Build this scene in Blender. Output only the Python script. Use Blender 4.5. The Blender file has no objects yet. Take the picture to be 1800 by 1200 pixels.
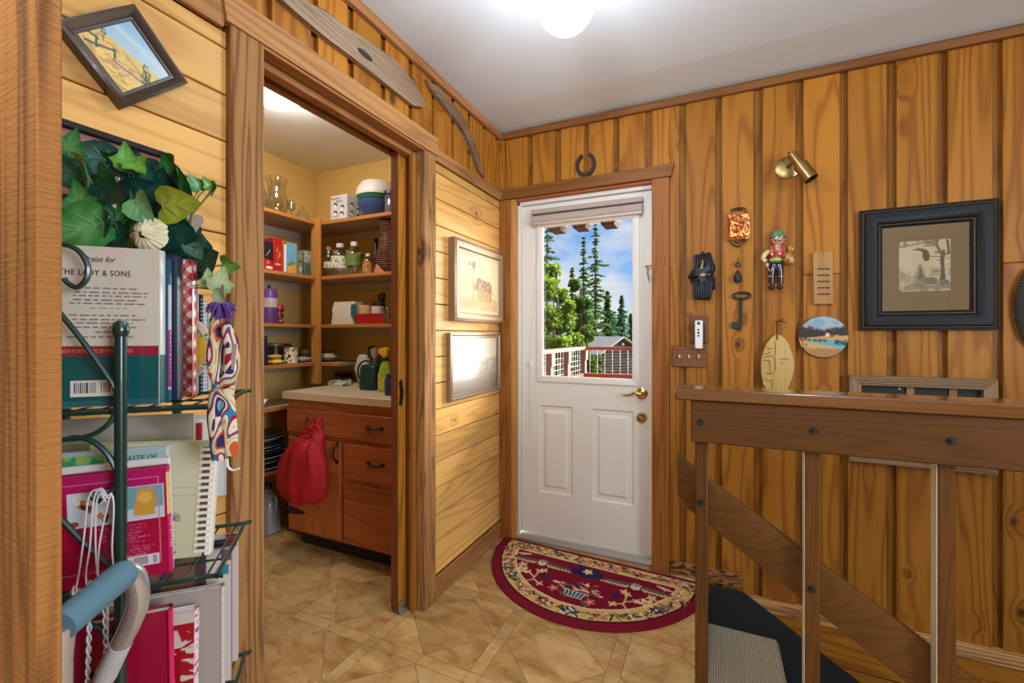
import bpy, bmesh, math, random
import numpy as np
from mathutils import Matrix, Vector
PI = math.pi
rnd = random.Random(7)
sc = bpy.context.scene
COL = sc.collection
R = math.radians

# ------------------------------------------------------------------ camera, world, sun, lamps, exposure
FPX, YAW, HCAM, HORIZON = 779.0, R(24.68), 1.225, 588.5
cd = bpy.data.cameras.new('camera')
cam = bpy.data.objects.new('camera', cd)
COL.objects.link(cam)
cam.location = (0, 0, HCAM)
cam.rotation_euler = (R(90), 0, YAW)
cd.sensor_width = 36.0
cd.lens = FPX / 1800.0 * 36.0
cd.shift_y = -(600.0 - HORIZON) / 1800.0
cd.clip_start = 0.02
cd.clip_end = 400
sc.camera = cam

sc.view_settings.view_transform = 'Standard'
sc.view_settings.look = 'None'
sc.view_settings.gamma = 1
sc.view_settings.use_curve_mapping = False
sc.view_settings.exposure = 0.14
sc.cycles.use_denoising = True
sc.cycles.max_bounces = 10
sc.cycles.diffuse_bounces = 5
sc.cycles.transparent_max_bounces = 16
sc.cycles.sample_clamp_indirect = 6.0

SKY_STRENGTH = 1.0
SUN_STRENGTH = 34.0
GLOBE_EMIT = 46.0
PANTRY_EMIT = 70.0

world = bpy.data.worlds.new('world')
sc.world = world
world.use_nodes = True
wt = world.node_tree
wt.nodes.clear()
def wn(t, **k):
    n = wt.nodes.new(t)
    for a, b in k.items():
        setattr(n, a, b)
    return n
w_out = wn('ShaderNodeOutputWorld')
w_bg = wn('ShaderNodeBackground')
w_bg.inputs['Strength'].default_value = SKY_STRENGTH
w_tc = wn('ShaderNodeTexCoord')
w_sep = wn('ShaderNodeSeparateXYZ')
w_map = wn('ShaderNodeMapping')
w_map.inputs['Scale'].default_value = (1.0, 1.0, 1.9)
w_map.inputs['Location'].default_value = (0.35, 0.1, 0.42)
w_no = wn('ShaderNodeTexNoise')
w_no.inputs['Scale'].default_value = 4.2
w_no.inputs['Detail'].default_value = 7
w_no.inputs['Roughness'].default_value = 0.55
w_cr = wn('ShaderNodeValToRGB')
w_cr.color_ramp.elements[0].position = 0.47
w_cr.color_ramp.elements[1].position = 0.66
w_sky = wn('ShaderNodeValToRGB')
els = w_sky.color_ramp.elements
els[0].position = 0.0; els[0].color = (0.42, 0.62, 0.92, 1)
els[1].position = 0.5; els[1].color = (0.07, 0.24, 0.72, 1)
e = els.new(0.14); e.color = (0.20, 0.47, 0.92, 1)
w_mix = wn('ShaderNodeMixRGB')
w_mix.inputs['Color2'].default_value = (0.80, 0.81, 0.86, 1)
L = wt.links.new
L(w_tc.outputs['Generated'], w_sep.inputs[0])
L(w_sep.outputs['Z'], w_sky.inputs['Fac'])
L(w_tc.outputs['Generated'], w_map.inputs['Vector'])
L(w_map.outputs[0], w_no.inputs['Vector'])
L(w_no.outputs['Fac'], w_cr.inputs['Fac'])
L(w_cr.outputs['Color'], w_mix.inputs['Fac'])
L(w_sky.outputs['Color'], w_mix.inputs['Color1'])
L(w_mix.outputs[0], w_bg.inputs['Color'])
L(w_bg.outputs[0], w_out.inputs[0])

def add_light(name, kind, loc, energy, color=(1, 1, 1), target=None, **k):
    d = bpy.data.lights.new(name, kind)
    d.energy = energy
    d.color = color
    for a, b in k.items():
        setattr(d, a, b)
    o = bpy.data.objects.new(name, d)
    COL.objects.link(o)
    o.location = loc
    if target is not None:
        o.rotation_euler = (Vector(target) - Vector(loc)).to_track_quat('-Z', 'Y').to_euler()
    return o
add_light('added_uplight', 'AREA', (-0.25, -0.45, 1.75), 22, (0.86, 0.97, 1.12), target=(-0.25, 0.2, 2.6), shape='DISK', size=0.3)  # unseen light added behind the camera to brighten the ceiling
# hazy sun standing to the right beyond the door wall; its soft light comes through the door glass
add_light('sun', 'SUN', (14, 28, 10), SUN_STRENGTH, (1.0, 0.94, 0.84), target=(14 - 1.0, 28 - 1.15, 10 - 0.38), angle=R(70))
# two unseen area lights added as fill, behind the camera and at its right
add_light('overhead_fill_light', 'AREA', (0.2, -1.2, 2.40), 12, (0.86, 0.97, 1.12), target=(0.2, -1.2, 0), shape='RECTANGLE', size=1.2, size_y=0.5)
add_light('side_fill_light', 'AREA', (2.55, 0.05, 1.5), 96, (0.86, 0.97, 1.12), target=(-1.0, 0.6, 1.3), shape='RECTANGLE', size=1.5, size_y=1.2)

# ------------------------------------------------------------------ helpers
def ray(x, y):
    u = (x - 900.0) / FPX
    v = (HORIZON - y) / FPX
    s, c = math.sin(YAW), math.cos(YAW)
    return Vector((-s + c * u, c + s * u, v))
CAMV = Vector((0, 0, HCAM))
def atX(x, y, X):
    r = ray(x, y)
    return CAMV + r * (X / r.x)
def atY(x, y, Y):
    r = ray(x, y)
    return CAMV + r * (Y / r.y)
def atZ(x, y, Z):
    r = ray(x, y)
    return CAMV + r * ((Z - HCAM) / r.z)
def atD(x, y, d):
    return CAMV + ray(x, y) * d

def srgb(r, g=None, b=None):
    if g is None:
        h = r
        r, g, b = int(h[0:2], 16), int(h[2:4], 16), int(h[4:6], 16)
    f = lambda q: (q / 255.0 / 12.92) if q / 255.0 <= 0.04045 else ((q / 255.0 + 0.055) / 1.055) ** 2.4
    return (f(r), f(g), f(b), 1.0)

WM = {}
def wmat(o):
    return WM.get(o, Matrix.Identity(4))

def new_bm():
    return bmesh.new()

def add_box(bm, x0, x1, y0, y1, z0, z1, bev=0.0, M=None):
    vs = [bm.verts.new(p) for p in ((x0, y0, z0), (x1, y0, z0), (x1, y1, z0), (x0, y1, z0), (x0, y0, z1), (x1, y0, z1), (x1, y1, z1), (x0, y1, z1))]
    fs = [bm.faces.new([vs[i] for i in q]) for q in ((3, 2, 1, 0), (4, 5, 6, 7), (0, 1, 5, 4), (1, 2, 6, 5), (2, 3, 7, 6), (3, 0, 4, 7))]
    if bev > 0:
        es = list({e for f in fs for e in f.edges})
        r = bmesh.ops.bevel(bm, geom=es, offset=bev, segments=1, affect='EDGES', profile=0.5)
        if M is not None:
            vs = list({v for f in r['faces'] for v in f.verts} | {v for v in vs if v.is_valid})
    if M is not None:
        for v in vs:
            if v.is_valid:
                v.co = M @ v.co
    return bm

def box(x0, x1, y0, y1, z0, z1, bev=0.0):
    return add_box(new_bm(), x0, x1, y0, y1, z0, z1, bev)

def add_lathe(bm, prof, c=(0, 0, 0), seg=20, M=None, arc=(0, 2 * PI)):
    c = Vector(c)
    rings = []
    full = abs(arc[1] - arc[0] - 2 * PI) < 1e-6
    n = seg if full else seg + 1
    for r, z in prof:
        if r < 1e-6:
            p = Vector((0, 0, z))
            p = (M @ p) if M is not None else p
            rings.append([bm.verts.new(p + c)])
        else:
            ring = []
            for i in range(n):
                t = arc[0] + (arc[1] - arc[0]) * i / seg
                p = Vector((r * math.cos(t), r * math.sin(t), z))
                p = (M @ p) if M is not None else p
                ring.append(bm.verts.new(p + c))
            rings.append(ring)
    for a, b in zip(rings[:-1], rings[1:]):
        m = n if full else n - 1
        for i in range(m):
            j = (i + 1) % n
            if len(a) == 1 and len(b) == 1:
                continue
            if len(a) == 1:
                bm.faces.new((a[0], b[j], b[i]))
            elif len(b) == 1:
                bm.faces.new((a[i], a[j], b[0]))
            else:
                bm.faces.new((a[i], a[j], b[j], b[i]))
    return bm

def lathe(prof, c=(0, 0, 0), seg=20, M=None):
    return add_lathe(new_bm(), prof, c, seg, M)

def add_tube(bm, pts, r, seg=8, closed=False, r_end=None):
    pts = [Vector(p) for p in pts]
    n = len(pts)
    rings = []
    up = Vector((0, 0, 1))
    prev = None
    for i, p in enumerate(pts):
        if closed:
            t = pts[(i + 1) % n] - pts[i - 1]
        else:
            t = pts[min(i + 1, n - 1)] - pts[max(i - 1, 0)]
        t = t.normalized() if t.length > 1e-9 else Vector((0, 0, 1))
        if prev is None:
            ref = up if abs(t.z) < 0.9 else Vector((1, 0, 0))
            a = t.cross(ref).normalized()
        else:
            a = (prev - t * prev.dot(t))
            a = a.normalized() if a.length > 1e-6 else t.cross(up).normalized()
        prev = a
        b = t.cross(a)
        rr = r if r_end is None else r + (r_end - r) * i / max(1, n - 1)
        rings.append([bm.verts.new(p + a * rr * math.cos(2 * PI * k / seg) + b * rr * math.sin(2 * PI * k / seg)) for k in range(seg)])
    m = n if closed else n - 1
    for i in range(m):
        A, B = rings[i], rings[(i + 1) % n]
        for k in range(seg):
            bm.faces.new((A[k], A[(k + 1) % seg], B[(k + 1) % seg], B[k]))
    if not closed:
        bm.faces.new(list(reversed(rings[0])))
        bm.faces.new(rings[-1])
    return bm

def tube(pts, r, seg=8, closed=False, r_end=None):
    return add_tube(new_bm(), pts, r, seg, closed, r_end)

def spline(pts, n=8, closed=False):
    pts = [Vector(p) for p in pts]
    out = []
    N = len(pts)
    rng = range(N) if closed else range(N - 1)
    for i in rng:
        if closed:
            p0, p1, p2, p3 = pts[i - 1], pts[i], pts[(i + 1) % N], pts[(i + 2) % N]
        else:
            p0, p1, p2, p3 = pts[max(i - 1, 0)], pts[i], pts[i + 1], pts[min(i + 2, N - 1)]
        for k in range(n):
            t = k / n
            out.append(0.5 * ((2 * p1) + (p2 - p0) * t + (2 * p0 - 5 * p1 + 4 * p2 - p3) * t * t + (3 * p1 - p0 - 3 * p2 + p3) * t ** 3))
    if not closed:
        out.append(pts[-1])
    return out

def add_prism(bm, poly, axis, d0, d1, bev=0.0):
    """poly: 2-D outline; axis 'x': (y,z), 'y': (x,z), 'z': (x,y)"""
    def P(p, d):
        return {'x': (d, p[0], p[1]), 'y': (p[0], d, p[1]), 'z': (p[0], p[1], d)}[axis]
    A = [bm.verts.new(P(p, d0)) for p in poly]
    B = [bm.verts.new(P(p, d1)) for p in poly]
    n = len(poly)
    fs = [bm.faces.new(A), bm.faces.new(list(reversed(B)))]
    for i in range(n):
        fs.append(bm.faces.new((A[i], B[i], B[(i + 1) % n], A[(i + 1) % n])))
    if bev > 0:
        es = list(fs[0].edges) + list(fs[1].edges)
        bmesh.ops.bevel(bm, geom=es, offset=bev, segments=2, affect='EDGES', profile=0.5)
    return bm

def prism(poly, axis, d0, d1, bev=0.0):
    return add_prism(new_bm(), poly, axis, d0, d1, bev)

def finish(name, bm, mat, smooth=True):
    bmesh.ops.recalc_face_normals(bm, faces=bm.faces[:])
    if smooth:
        for f in bm.faces:
            f.smooth = True
        for e in bm.edges:
            if len(e.link_faces) == 2 and e.calc_face_angle(0) > R(38):
                e.smooth = False
    me = bpy.data.meshes.new(name)
    bm.to_mesh(me)
    bm.free()
    for m in (mat if isinstance(mat, (list, tuple)) else [mat]):
        me.materials.append(m)
    return me

def link(name, me, parent=None):
    o = bpy.data.objects.new(name, me)
    COL.objects.link(o)
    if parent is not None:
        o.parent = parent
        WM[o] = wmat(parent)
    return o

def obj(name, bm, mat, parent=None, smooth=True, local=False):
    """geometry is given in world coordinates unless local"""
    if parent is not None and not local:
        m = wmat(parent)
        if m != Matrix.Identity(4):
            bm.transform(m.inverted())
    return link(name, finish(name, bm, mat, smooth), parent)

def tag(o, label, cat, group=None):
    o['label'] = label
    o['category'] = cat
    if group:
        o['group'] = group
    return o

def thing(name, label, cat, loc=(0, 0, 0), rot=None, group=None):
    o = bpy.data.objects.new(name, None)
    COL.objects.link(o)
    o.empty_display_size = 0.05
    o.location = loc
    m = Matrix.Translation(Vector(loc))
    if rot is not None:
        o.rotation_euler = rot
        from mathutils import Euler
        m = m @ Euler(rot).to_matrix().to_4x4()
    WM[o] = m
    tag(o, label, cat, group)
    return o

def struct(name, bm, mat, parent=None, smooth=False):
    o = obj(name, bm, mat, parent, smooth)
    o['kind'] = 'structure'
    return o

# ------------------------------------------------------------------ materials
def nodes_mat(name):
    m = bpy.data.materials.new(name)
    m.use_nodes = True
    t = m.node_tree
    b = t.nodes['Principled BSDF']
    return m, t, b

def plain(name, col, rough=0.6, metal=0.0, spec=0.5, emit=None, estr=0.0, coat=0.0, var=0.0, vscale=20.0, bump=0.0, bscale=200.0, sheen=0.0):
    m, t, b = nodes_mat(name)
    b.inputs['Base Color'].default_value = col
    b.inputs['Roughness'].default_value = rough
    b.inputs['Metallic'].default_value = metal
    b.inputs['Specular IOR Level'].default_value = spec
    b.inputs['Coat Weight'].default_value = coat
    if sheen:
        b.inputs['Sheen Weight'].default_value = sheen
    if emit is not None:
        b.inputs['Emission Color'].default_value = emit
        b.inputs['Emission Strength'].default_value = estr
    N = t.nodes.new
    tc = N('ShaderNodeTexCoord')
    if var > 0:
        no = N('ShaderNodeTexNoise'); no.inputs['Scale'].default_value = vscale; no.inputs['Detail'].default_value = 4
        mp = N('ShaderNodeMapRange'); mp.inputs['To Min'].default_value = 1 - var; mp.inputs['To Max'].default_value = 1 + var
        mx = N('ShaderNodeVectorMath'); mx.operation = 'SCALE'; mx.inputs[0].default_value = col[:3]
        t.links.new(tc.outputs['Object'], no.inputs['Vector'])
        t.links.new(no.outputs['Fac'], mp.inputs['Value'])
        t.links.new(mp.outputs[0], mx.inputs['Scale'])
        t.links.new(mx.outputs[0], b.inputs['Base Color'])
    if bump > 0:
        n2 = N('ShaderNodeTexNoise'); n2.inputs['Scale'].default_value = bscale; n2.inputs['Detail'].default_value = 3
        bp = N('ShaderNodeBump'); bp.inputs['Strength'].default_value = bump; bp.inputs['Distance'].default_value = 0.002
        t.links.new(tc.outputs['Object'], n2.inputs['Vector'])
        t.links.new(n2.outputs['Fac'], bp.inputs['Height'])
        t.links.new(bp.outputs[0], b.inputs['Normal'])
    return m

def clear_glass(name, tint=(1, 1, 1, 1), refl=0.06, rough=0.02):
    m = bpy.data.materials.new(name)
    m.use_nodes = True
    t = m.node_tree
    t.nodes.clear()
    o = t.nodes.new('ShaderNodeOutputMaterial')
    tr = t.nodes.new('ShaderNodeBsdfTransparent'); tr.inputs['Color'].default_value = tint
    gl = t.nodes.new('ShaderNodeBsdfGlossy'); gl.inputs['Roughness'].default_value = rough
    lw = t.nodes.new('ShaderNodeLayerWeight'); lw.inputs['Blend'].default_value = 0.25
    mr = t.nodes.new('ShaderNodeMapRange'); mr.inputs['To Min'].default_value = refl; mr.inputs['To Max'].default_value = min(1.0, refl * 9)
    mx = t.nodes.new('ShaderNodeMixShader')
    t.links.new(lw.outputs['Facing'], mr.inputs['Value'])
    t.links.new(mr.outputs[0], mx.inputs[0])
    t.links.new(tr.outputs[0], mx.inputs[1])
    t.links.new(gl.outputs[0], mx.inputs[2])
    t.links.new(mx.outputs[0], o.inputs[0])
    return m

def wood(name, axis, light, dark, knot=(0.05, 0.02, 0.008, 1), across=7.0, along=0.55, rings=11.0, line=0.55, knots=0.5, rough=0.5, spec=0.22, fiber=0.18, bump=0.08, var=0.16, saw=False, coat=0.0, kscale=(6.5, 4.2)):
    """procedural plank wood; axis is the grain direction in object space"""
    m, t, b = nodes_mat(name)
    N, Lk = t.nodes.new, t.links.new
    def math_(op, a, bb=None, c=None):
        n = N('ShaderNodeMath'); n.operation = op
        for i, q in enumerate((a, bb, c)):
            if q is None: continue
            if isinstance(q, (int, float)): n.inputs[i].default_value = q
            else: Lk(q, n.inputs[i])
        return n.outputs[0]
    tc = N('ShaderNodeTexCoord'); oi = N('ShaderNodeObjectInfo')
    sc_ = N('ShaderNodeVectorMath'); sc_.operation = 'SCALE'; sc_.inputs[0].default_value = (13.7, 7.9, 11.3)
    Lk(oi.outputs['Random'], sc_.inputs['Scale'])
    ad = N('ShaderNodeVectorMath'); ad.operation = 'ADD'
    Lk(tc.outputs['Object'], ad.inputs[0]); Lk(sc_.outputs[0], ad.inputs[1])
    def scaled(ac, al):
        mp = N('ShaderNodeMapping'); mp.vector_type = 'POINT'
        v = [ac, ac, ac]; v['xyz'.index(axis)] = al
        mp.inputs['Scale'].default_value = v
        Lk(ad.outputs[0], mp.inputs['Vector'])
        return mp.outputs[0]
    # knots
    vo = N('ShaderNodeTexVoronoi'); vo.feature = 'F1'; vo.inputs['Scale'].default_value = 1.0
    Lk(scaled(*kscale), vo.inputs['Vector'])
    sp = N('ShaderNodeSeparateColor'); Lk(vo.outputs['Color'], sp.inputs[0])
    pick = math_('GREATER_THAN', sp.outputs[0], 1.0 - knots)
    size = math_('MULTIPLY_ADD', sp.outputs[1], 0.09, 0.045)
    kd = math_('DIVIDE', vo.outputs['Distance'], size)
    kmask = N('ShaderNodeMapRange'); kmask.interpolation_type = 'SMOOTHSTEP'
    kmask.inputs['From Min'].default_value = 0.65; kmask.inputs['From Max'].default_value = 1.3
    kmask.inputs['To Min'].default_value = 1; kmask.inputs['To Max'].default_value = 0
    Lk(kd, kmask.inputs['Value'])
    km = math_('MULTIPLY', kmask.outputs[0], pick)
    halo = N('ShaderNodeMapRange'); halo.interpolation_type = 'SMOOTHSTEP'
    halo.inputs['From Min'].default_value = 0.8; halo.inputs['From Max'].default_value = 4.0
    halo.inputs['To Min'].default_value = 1; halo.inputs['To Max'].default_value = 0
    Lk(kd, halo.inputs['Value'])
    hm = math_('MULTIPLY', halo.outputs[0], pick)
    # growth rings: contour lines of a stretched noise
    n1 = N('ShaderNodeTexNoise'); n1.inputs['Scale'].default_value = 1.0; n1.inputs['Detail'].default_value = 1.5
    n1.inputs['Roughness'].default_value = 0.4
    Lk(scaled(across, along), n1.inputs['Vector'])
    f = math_('MULTIPLY_ADD', hm, 0.10, n1.outputs['Fac'])
    f = math_('MULTIPLY', f, rings * 2 * PI)
    s = math_('SINE', f)
    s = math_('MULTIPLY_ADD', s, 0.5, 0.5)
    s = math_('POWER', s, 2.6)
    # fibres
    n2 = N('ShaderNodeTexNoise'); n2.inputs['Scale'].default_value = 1.0; n2.inputs['Detail'].default_value = 3
    Lk(scaled(170.0, 5.0), n2.inputs['Vector'])
    # broad tone change
    n3 = N('ShaderNodeTexNoise'); n3.inputs['Scale'].default_value = 1.0; n3.inputs['Detail'].default_value = 2
    Lk(scaled(9.0, 1.3), n3.inputs['Vector'])
    g = math_('MULTIPLY', s, line)
    g2 = math_('MULTIPLY_ADD', n3.outputs['Fac'], 0.55, -0.18)
    g = math_('ADD', g, g2)
    g3 = math_('MULTIPLY_ADD', n2.outputs['Fac'], fiber * 2, -fiber)
    g = math_('ADD', g, g3)
    g = math_('MULTIPLY_ADD', hm, 0.30, g)
    cl = N('ShaderNodeClamp'); Lk(g, cl.inputs[0])
    mx = N('ShaderNodeMixRGB'); mx.inputs['Color1'].default_value = light; mx.inputs['Color2'].default_value = dark
    Lk(cl.outputs[0], mx.inputs['Fac'])
    mk = N('ShaderNodeMixRGB'); mk.inputs['Color2'].default_value = knot
    kk = math_('MULTIPLY', km, 0.85)
    Lk(kk, mk.inputs['Fac']); Lk(mx.outputs[0], mk.inputs['Color1'])
    br = math_('MULTIPLY_ADD', oi.outputs['Random'], 2 * var, 1 - var)
    vs = N('ShaderNodeVectorMath'); vs.operation = 'SCALE'
    Lk(mk.outputs[0], vs.inputs[0]); Lk(br, vs.inputs['Scale'])
    Lk(vs.outputs[0], b.inputs['Base Color'])
    b.inputs['Roughness'].default_value = rough
    b.inputs['Specular IOR Level'].default_value = spec
    b.inputs['Coat Weight'].default_value = coat
    b.inputs['Coat Roughness'].default_value = 0.3
    bp = N('ShaderNodeBump'); bp.inputs['Strength'].default_value = min(1.0, bump * 3); bp.inputs['Distance'].default_value = 0.0015
    hgt = math_('MULTIPLY_ADD', s, -0.6, n2.outputs['Fac'])
    if saw:
        n4 = N('ShaderNodeTexNoise'); n4.inputs['Scale'].default_value = 1.0; n4.inputs['Detail'].default_value = 3
        Lk(scaled(40.0, 260.0), n4.inputs['Vector'])
        hgt = math_('MULTIPLY_ADD', n4.outputs['Fac'], 1.5, hgt)
        bp.inputs['Strength'].default_value = 0.7; bp.inputs['Distance'].default_value = 0.002
    Lk(hgt, bp.inputs['Height'])
    Lk(bp.outputs[0], b.inputs['Normal'])
    return m

PL, PD = srgb(174, 114, 36), srgb(120, 66, 15)
pine_z = wood('pine_vertical', 'z', PL, PD, knots=0.45)
pine_y = wood('pine_along_wall', 'y', srgb(222, 172, 96), srgb(174, 118, 58), knots=0.42, line=0.42)
pine_x = wood('pine_across', 'x', PL, PD, knots=0.35)
cedar_x = wood('cedar_trim_across', 'x', srgb(138, 88, 42), srgb(88, 50, 20), knots=0.12, line=0.4, across=14)
shaded_groove_z = wood('shaded_recess_board', 'z', srgb(150, 97, 30), srgb(100, 56, 14), knots=0.3)  # same pine as the boards, darkened for the shade in the grooves
cedar_y = wood('cedar_trim_along', 'y', srgb(172, 118, 70), srgb(112, 68, 36), knots=0.12, line=0.4, across=14)
cedar_z = wood('cedar_trim_upright', 'z', srgb(166, 103, 46), srgb(106, 58, 22), knots=0.25, line=0.45, across=12)
rough_y = wood('rough_sawn_header', 'y', srgb(184, 134, 82), srgb(132, 86, 48), knots=0.1, saw=True, across=10, rough=0.75)
rough_z = wood('rough_sawn_post', 'z', srgb(166, 120, 70), srgb(84, 54, 32), knots=0.18, saw=True, line=0.6, across=22, along=1.2, rings=6, rough=0.8, fiber=0.25)
near_z = wood('near_casing', 'z', srgb(176, 116, 56), srgb(84, 46, 20), knots=0.15, saw=True, line=0.6, across=34, along=1.2, rings=6, rough=0.7)
jamb_z = wood('jamb_wood', 'z', srgb(160, 104, 40), srgb(104, 60, 20), knots=0.1, line=0.4, across=12)
dark_z = wood('dark_jamb', 'z', srgb(120, 68, 34), srgb(80, 42, 20), knots=0.05, line=0.4, across=14)
stain_x = wood('stained_rail', 'x', srgb(90, 52, 14), srgb(60, 35, 8), knots=0.06, line=0.35, across=12, rough=0.32, spec=0.4, coat=0.15)
stain_z = wood('stained_baluster', 'z', srgb(96, 58, 20), srgb(62, 36, 12), knots=0.05, line=0.4, across=16, rough=0.4, coat=0.3)
glossy_x = wood('varnished_cap', 'x', srgb(112, 66, 20), srgb(76, 44, 12), knots=0.06, line=0.35, across=12, rough=0.2, spec=0.6, coat=1.0)
glossy_x.node_tree.nodes['Principled BSDF'].inputs['Coat Roughness'].default_value = 0.12
cab_x = wood('cabinet_wood_across', 'x', srgb(176, 98, 52), srgb(128, 62, 30), knots=0.2, line=0.35, rough=0.4)
cab_z = wood('cabinet_wood_upright', 'z', srgb(176, 98, 52), srgb(128, 62, 30), knots=0.2, line=0.35, rough=0.4)
shelf_y = wood('shelf_wood_y', 'y', srgb(196, 150, 100), srgb(160, 110, 66), knots=0.05, line=0.3)
shelf_x = wood('shelf_wood_x', 'x', srgb(196, 150, 100), srgb(160, 110, 66), knots=0.05, line=0.3)
edge_y = wood('shelf_edge_y', 'y', srgb(190, 124, 60), srgb(150, 90, 40), knots=0.05, line=0.3)
edge_x = wood('shelf_edge_x', 'x', srgb(190, 124, 60), srgb(150, 90, 40), knots=0.05, line=0.3)
gray_x = wood('weathered_wood_across', 'x', srgb(150, 124, 92), srgb(92, 72, 52), knots=0.3, line=0.5, saw=True, rough=0.85, across=16)
gray_z = wood('weathered_wood_upright', 'z', srgb(150, 124, 92), srgb(92, 72, 52), knots=0.2, line=0.5, saw=True, rough=0.85, across=16)
bat_y = wood('boomerang_wood', 'y', srgb(142, 112, 84), srgb(88, 64, 46), knots=0.0, line=0.6, across=16, along=2.5, rings=9, rough=0.5)

ceil_m = plain('ceiling_paint', srgb(219, 226, 230), 0.9, bump=0.25, bscale=90, spec=0.2)
pantry_wall_m = plain('pantry_yellow_paint', srgb(226, 190, 112), 0.8, bump=0.2, bscale=120, spec=0.2)
pantry_ceil_m = plain('pantry_ceiling_paint', srgb(238, 232, 222), 0.9, bump=0.4, bscale=60, spec=0.2)
white_paint = plain('white_door_paint', srgb(226, 222, 212), 0.38, spec=0.4)
white_m = plain('white_plain', srgb(236, 232, 224), 0.5)
cream_m = plain('cream_plain', srgb(226, 214, 184), 0.6)
paper_m = plain('paper', srgb(232, 226, 212), 0.75, var=0.05)
black_m = plain('black_iron', srgb(28, 26, 26), 0.45, spec=0.5)
dull_black = plain('dull_black', srgb(30, 30, 32), 0.75, bump=0.15)
green_wire = plain('dark_green_wire', srgb(12, 52, 46), 0.28, spec=0.6, coat=0.4)
chrome_m = plain('chrome', srgb(206, 210, 216), 0.2, metal=0.72)
wire_m = plain('white_coated_wire', srgb(206, 206, 206), 0.35)
brass_m = plain('polished_brass', srgb(206, 176, 112), 0.18, metal=1.0)
bronze_m = plain('brushed_antique_brass', srgb(160, 136, 90), 0.34, metal=1.0)
steel_m = plain('aluminium', srgb(176, 174, 170), 0.35, metal=0.7)
pane_m = clear_glass('door_glass', (0.97, 0.98, 0.98, 1), 0.03)
vessel_m = clear_glass('thin_clear_glass', (0.93, 0.93, 0.90, 1), 0.10, 0.03)
vinyl_m = None

# ------------------------------------------------------------------ painted flat art (vertex colours) and lettering
def painted_material(name, rough=0.55, spec=0.3, coat=0.0):
    m, t, b = nodes_mat(name)
    a = t.nodes.new('ShaderNodeVertexColor')
    a.layer_name = 'Col'
    t.links.new(a.outputs['Color'], b.inputs['Base Color'])
    b.inputs['Roughness'].default_value = rough
    b.inputs['Specular IOR Level'].default_value = spec
    b.inputs['Coat Weight'].default_value = coat
    return m
print_m = painted_material('printed_paper')
gloss_print = painted_material('glossy_print', 0.3, 0.5, 0.3)
cloth_print = painted_material('woven_pattern', 0.95, 0.1)

def vnoise(x, y, seed=0):
    x = np.asarray(x, float); y = np.asarray(y, float)
    xi, yi = np.floor(x).astype(int), np.floor(y).astype(int)
    fx, fy = x - xi, y - yi
    fx = fx * fx * (3 - 2 * fx); fy = fy * fy * (3 - 2 * fy)
    def h(a, b):
        n = (a * 374761393 + b * 668265263 + seed * 1274126177) & 0x7fffffff
        n = ((n ^ (n >> 13)) * 1274126177) & 0x7fffffff
        return ((n ^ (n >> 16)) & 0xffff) / 65535.0
    return (h(xi, yi) * (1 - fx) + h(xi + 1, yi) * fx) * (1 - fy) + (h(xi, yi + 1) * (1 - fx) + h(xi + 1, yi + 1) * fx) * fy

class Canvas:
    def __init__(self, u, v, base):
        self.u, self.v = u, v
        self.c = np.empty(u.shape + (3,)); self.c[:] = np.array(base, float)
    def put(self, mask, col, a=1.0):
        m = (np.clip(mask, 0, 1) * a)[..., None] if mask.dtype != bool else (mask.astype(float) * a)[..., None]
        self.c = self.c * (1 - m) + np.array(col, float) * m
    def ell(self, cx, cy, rx, ry, ang, col, a=1.0):
        c, s = math.cos(ang), math.sin(ang)
        x, y = self.u - cx, self.v - cy
        self.put(((x * c + y * s) / rx) ** 2 + ((-x * s + y * c) / ry) ** 2 < 1, col, a)
    def line(self, x0, y0, x1, y1, w, col, a=1.0):
        dx, dy = x1 - x0, y1 - y0
        l2 = dx * dx + dy * dy + 1e-12
        t = np.clip(((self.u - x0) * dx + (self.v - y0) * dy) / l2, 0, 1)
        d = np.hypot(self.u - x0 - t * dx, self.v - y0 - t * dy)
        self.put(d < w * 0.5, col, a)
    def rect(self, x0, x1, y0, y1, col, a=1.0):
        self.put((self.u >= x0) & (self.u <= x1) & (self.v >= y0) & (self.v <= y1), col, a)
    def poly(self, pts, col, a=1.0):
        inside = np.zeros(self.u.shape, bool)
        n = len(pts)
        for i in range(n):
            x0, y0 = pts[i]; x1, y1 = pts[(i + 1) % n]
            if y0 == y1: continue
            c = ((y0 > self.v) != (y1 > self.v)) & (self.u < (x1 - x0) * (self.v - y0) / (y1 - y0) + x0)
            inside ^= c
        self.put(inside, col, a)

def lin(c):
    c = np.clip(c / 255.0, 0, 1)
    return np.where(c <= 0.04045, c / 12.92, ((c + 0.055) / 1.055) ** 2.4)

def grid_mesh(name, P, cols, mat):
    """P: (ny,nx,3) points, cols: (ny,nx,3) sRGB 0-255"""
    ny, nx = P.shape[:2]
    idx = np.arange(ny * nx).reshape(ny, nx)
    f = np.stack([idx[:-1, :-1], idx[:-1, 1:], idx[1:, 1:], idx[1:, :-1]], -1).reshape(-1, 4)
    me = bpy.data.meshes.new(name)
    me.vertices.add(ny * nx)
    me.vertices.foreach_set('co', P.reshape(-1).astype(np.float32))
    me.loops.add(f.size)
    me.loops.foreach_set('vertex_index', f.reshape(-1).astype(np.int32))
    me.polygons.add(len(f))
    me.polygons.foreach_set('loop_start', (np.arange(len(f)) * 4).astype(np.int32))
    me.polygons.foreach_set('loop_total', np.full(len(f), 4, np.int32))
    me.update(calc_edges=True)
    at = me.color_attributes.new('Col', 'FLOAT_COLOR', 'POINT')
    rgba = np.ones((ny * nx, 4), np.float32)
    rgba[:, :3] = lin(cols.reshape(-1, 3))
    at.data.foreach_set('color', rgba.reshape(-1))
    me.materials.append(mat)
    return me

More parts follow.
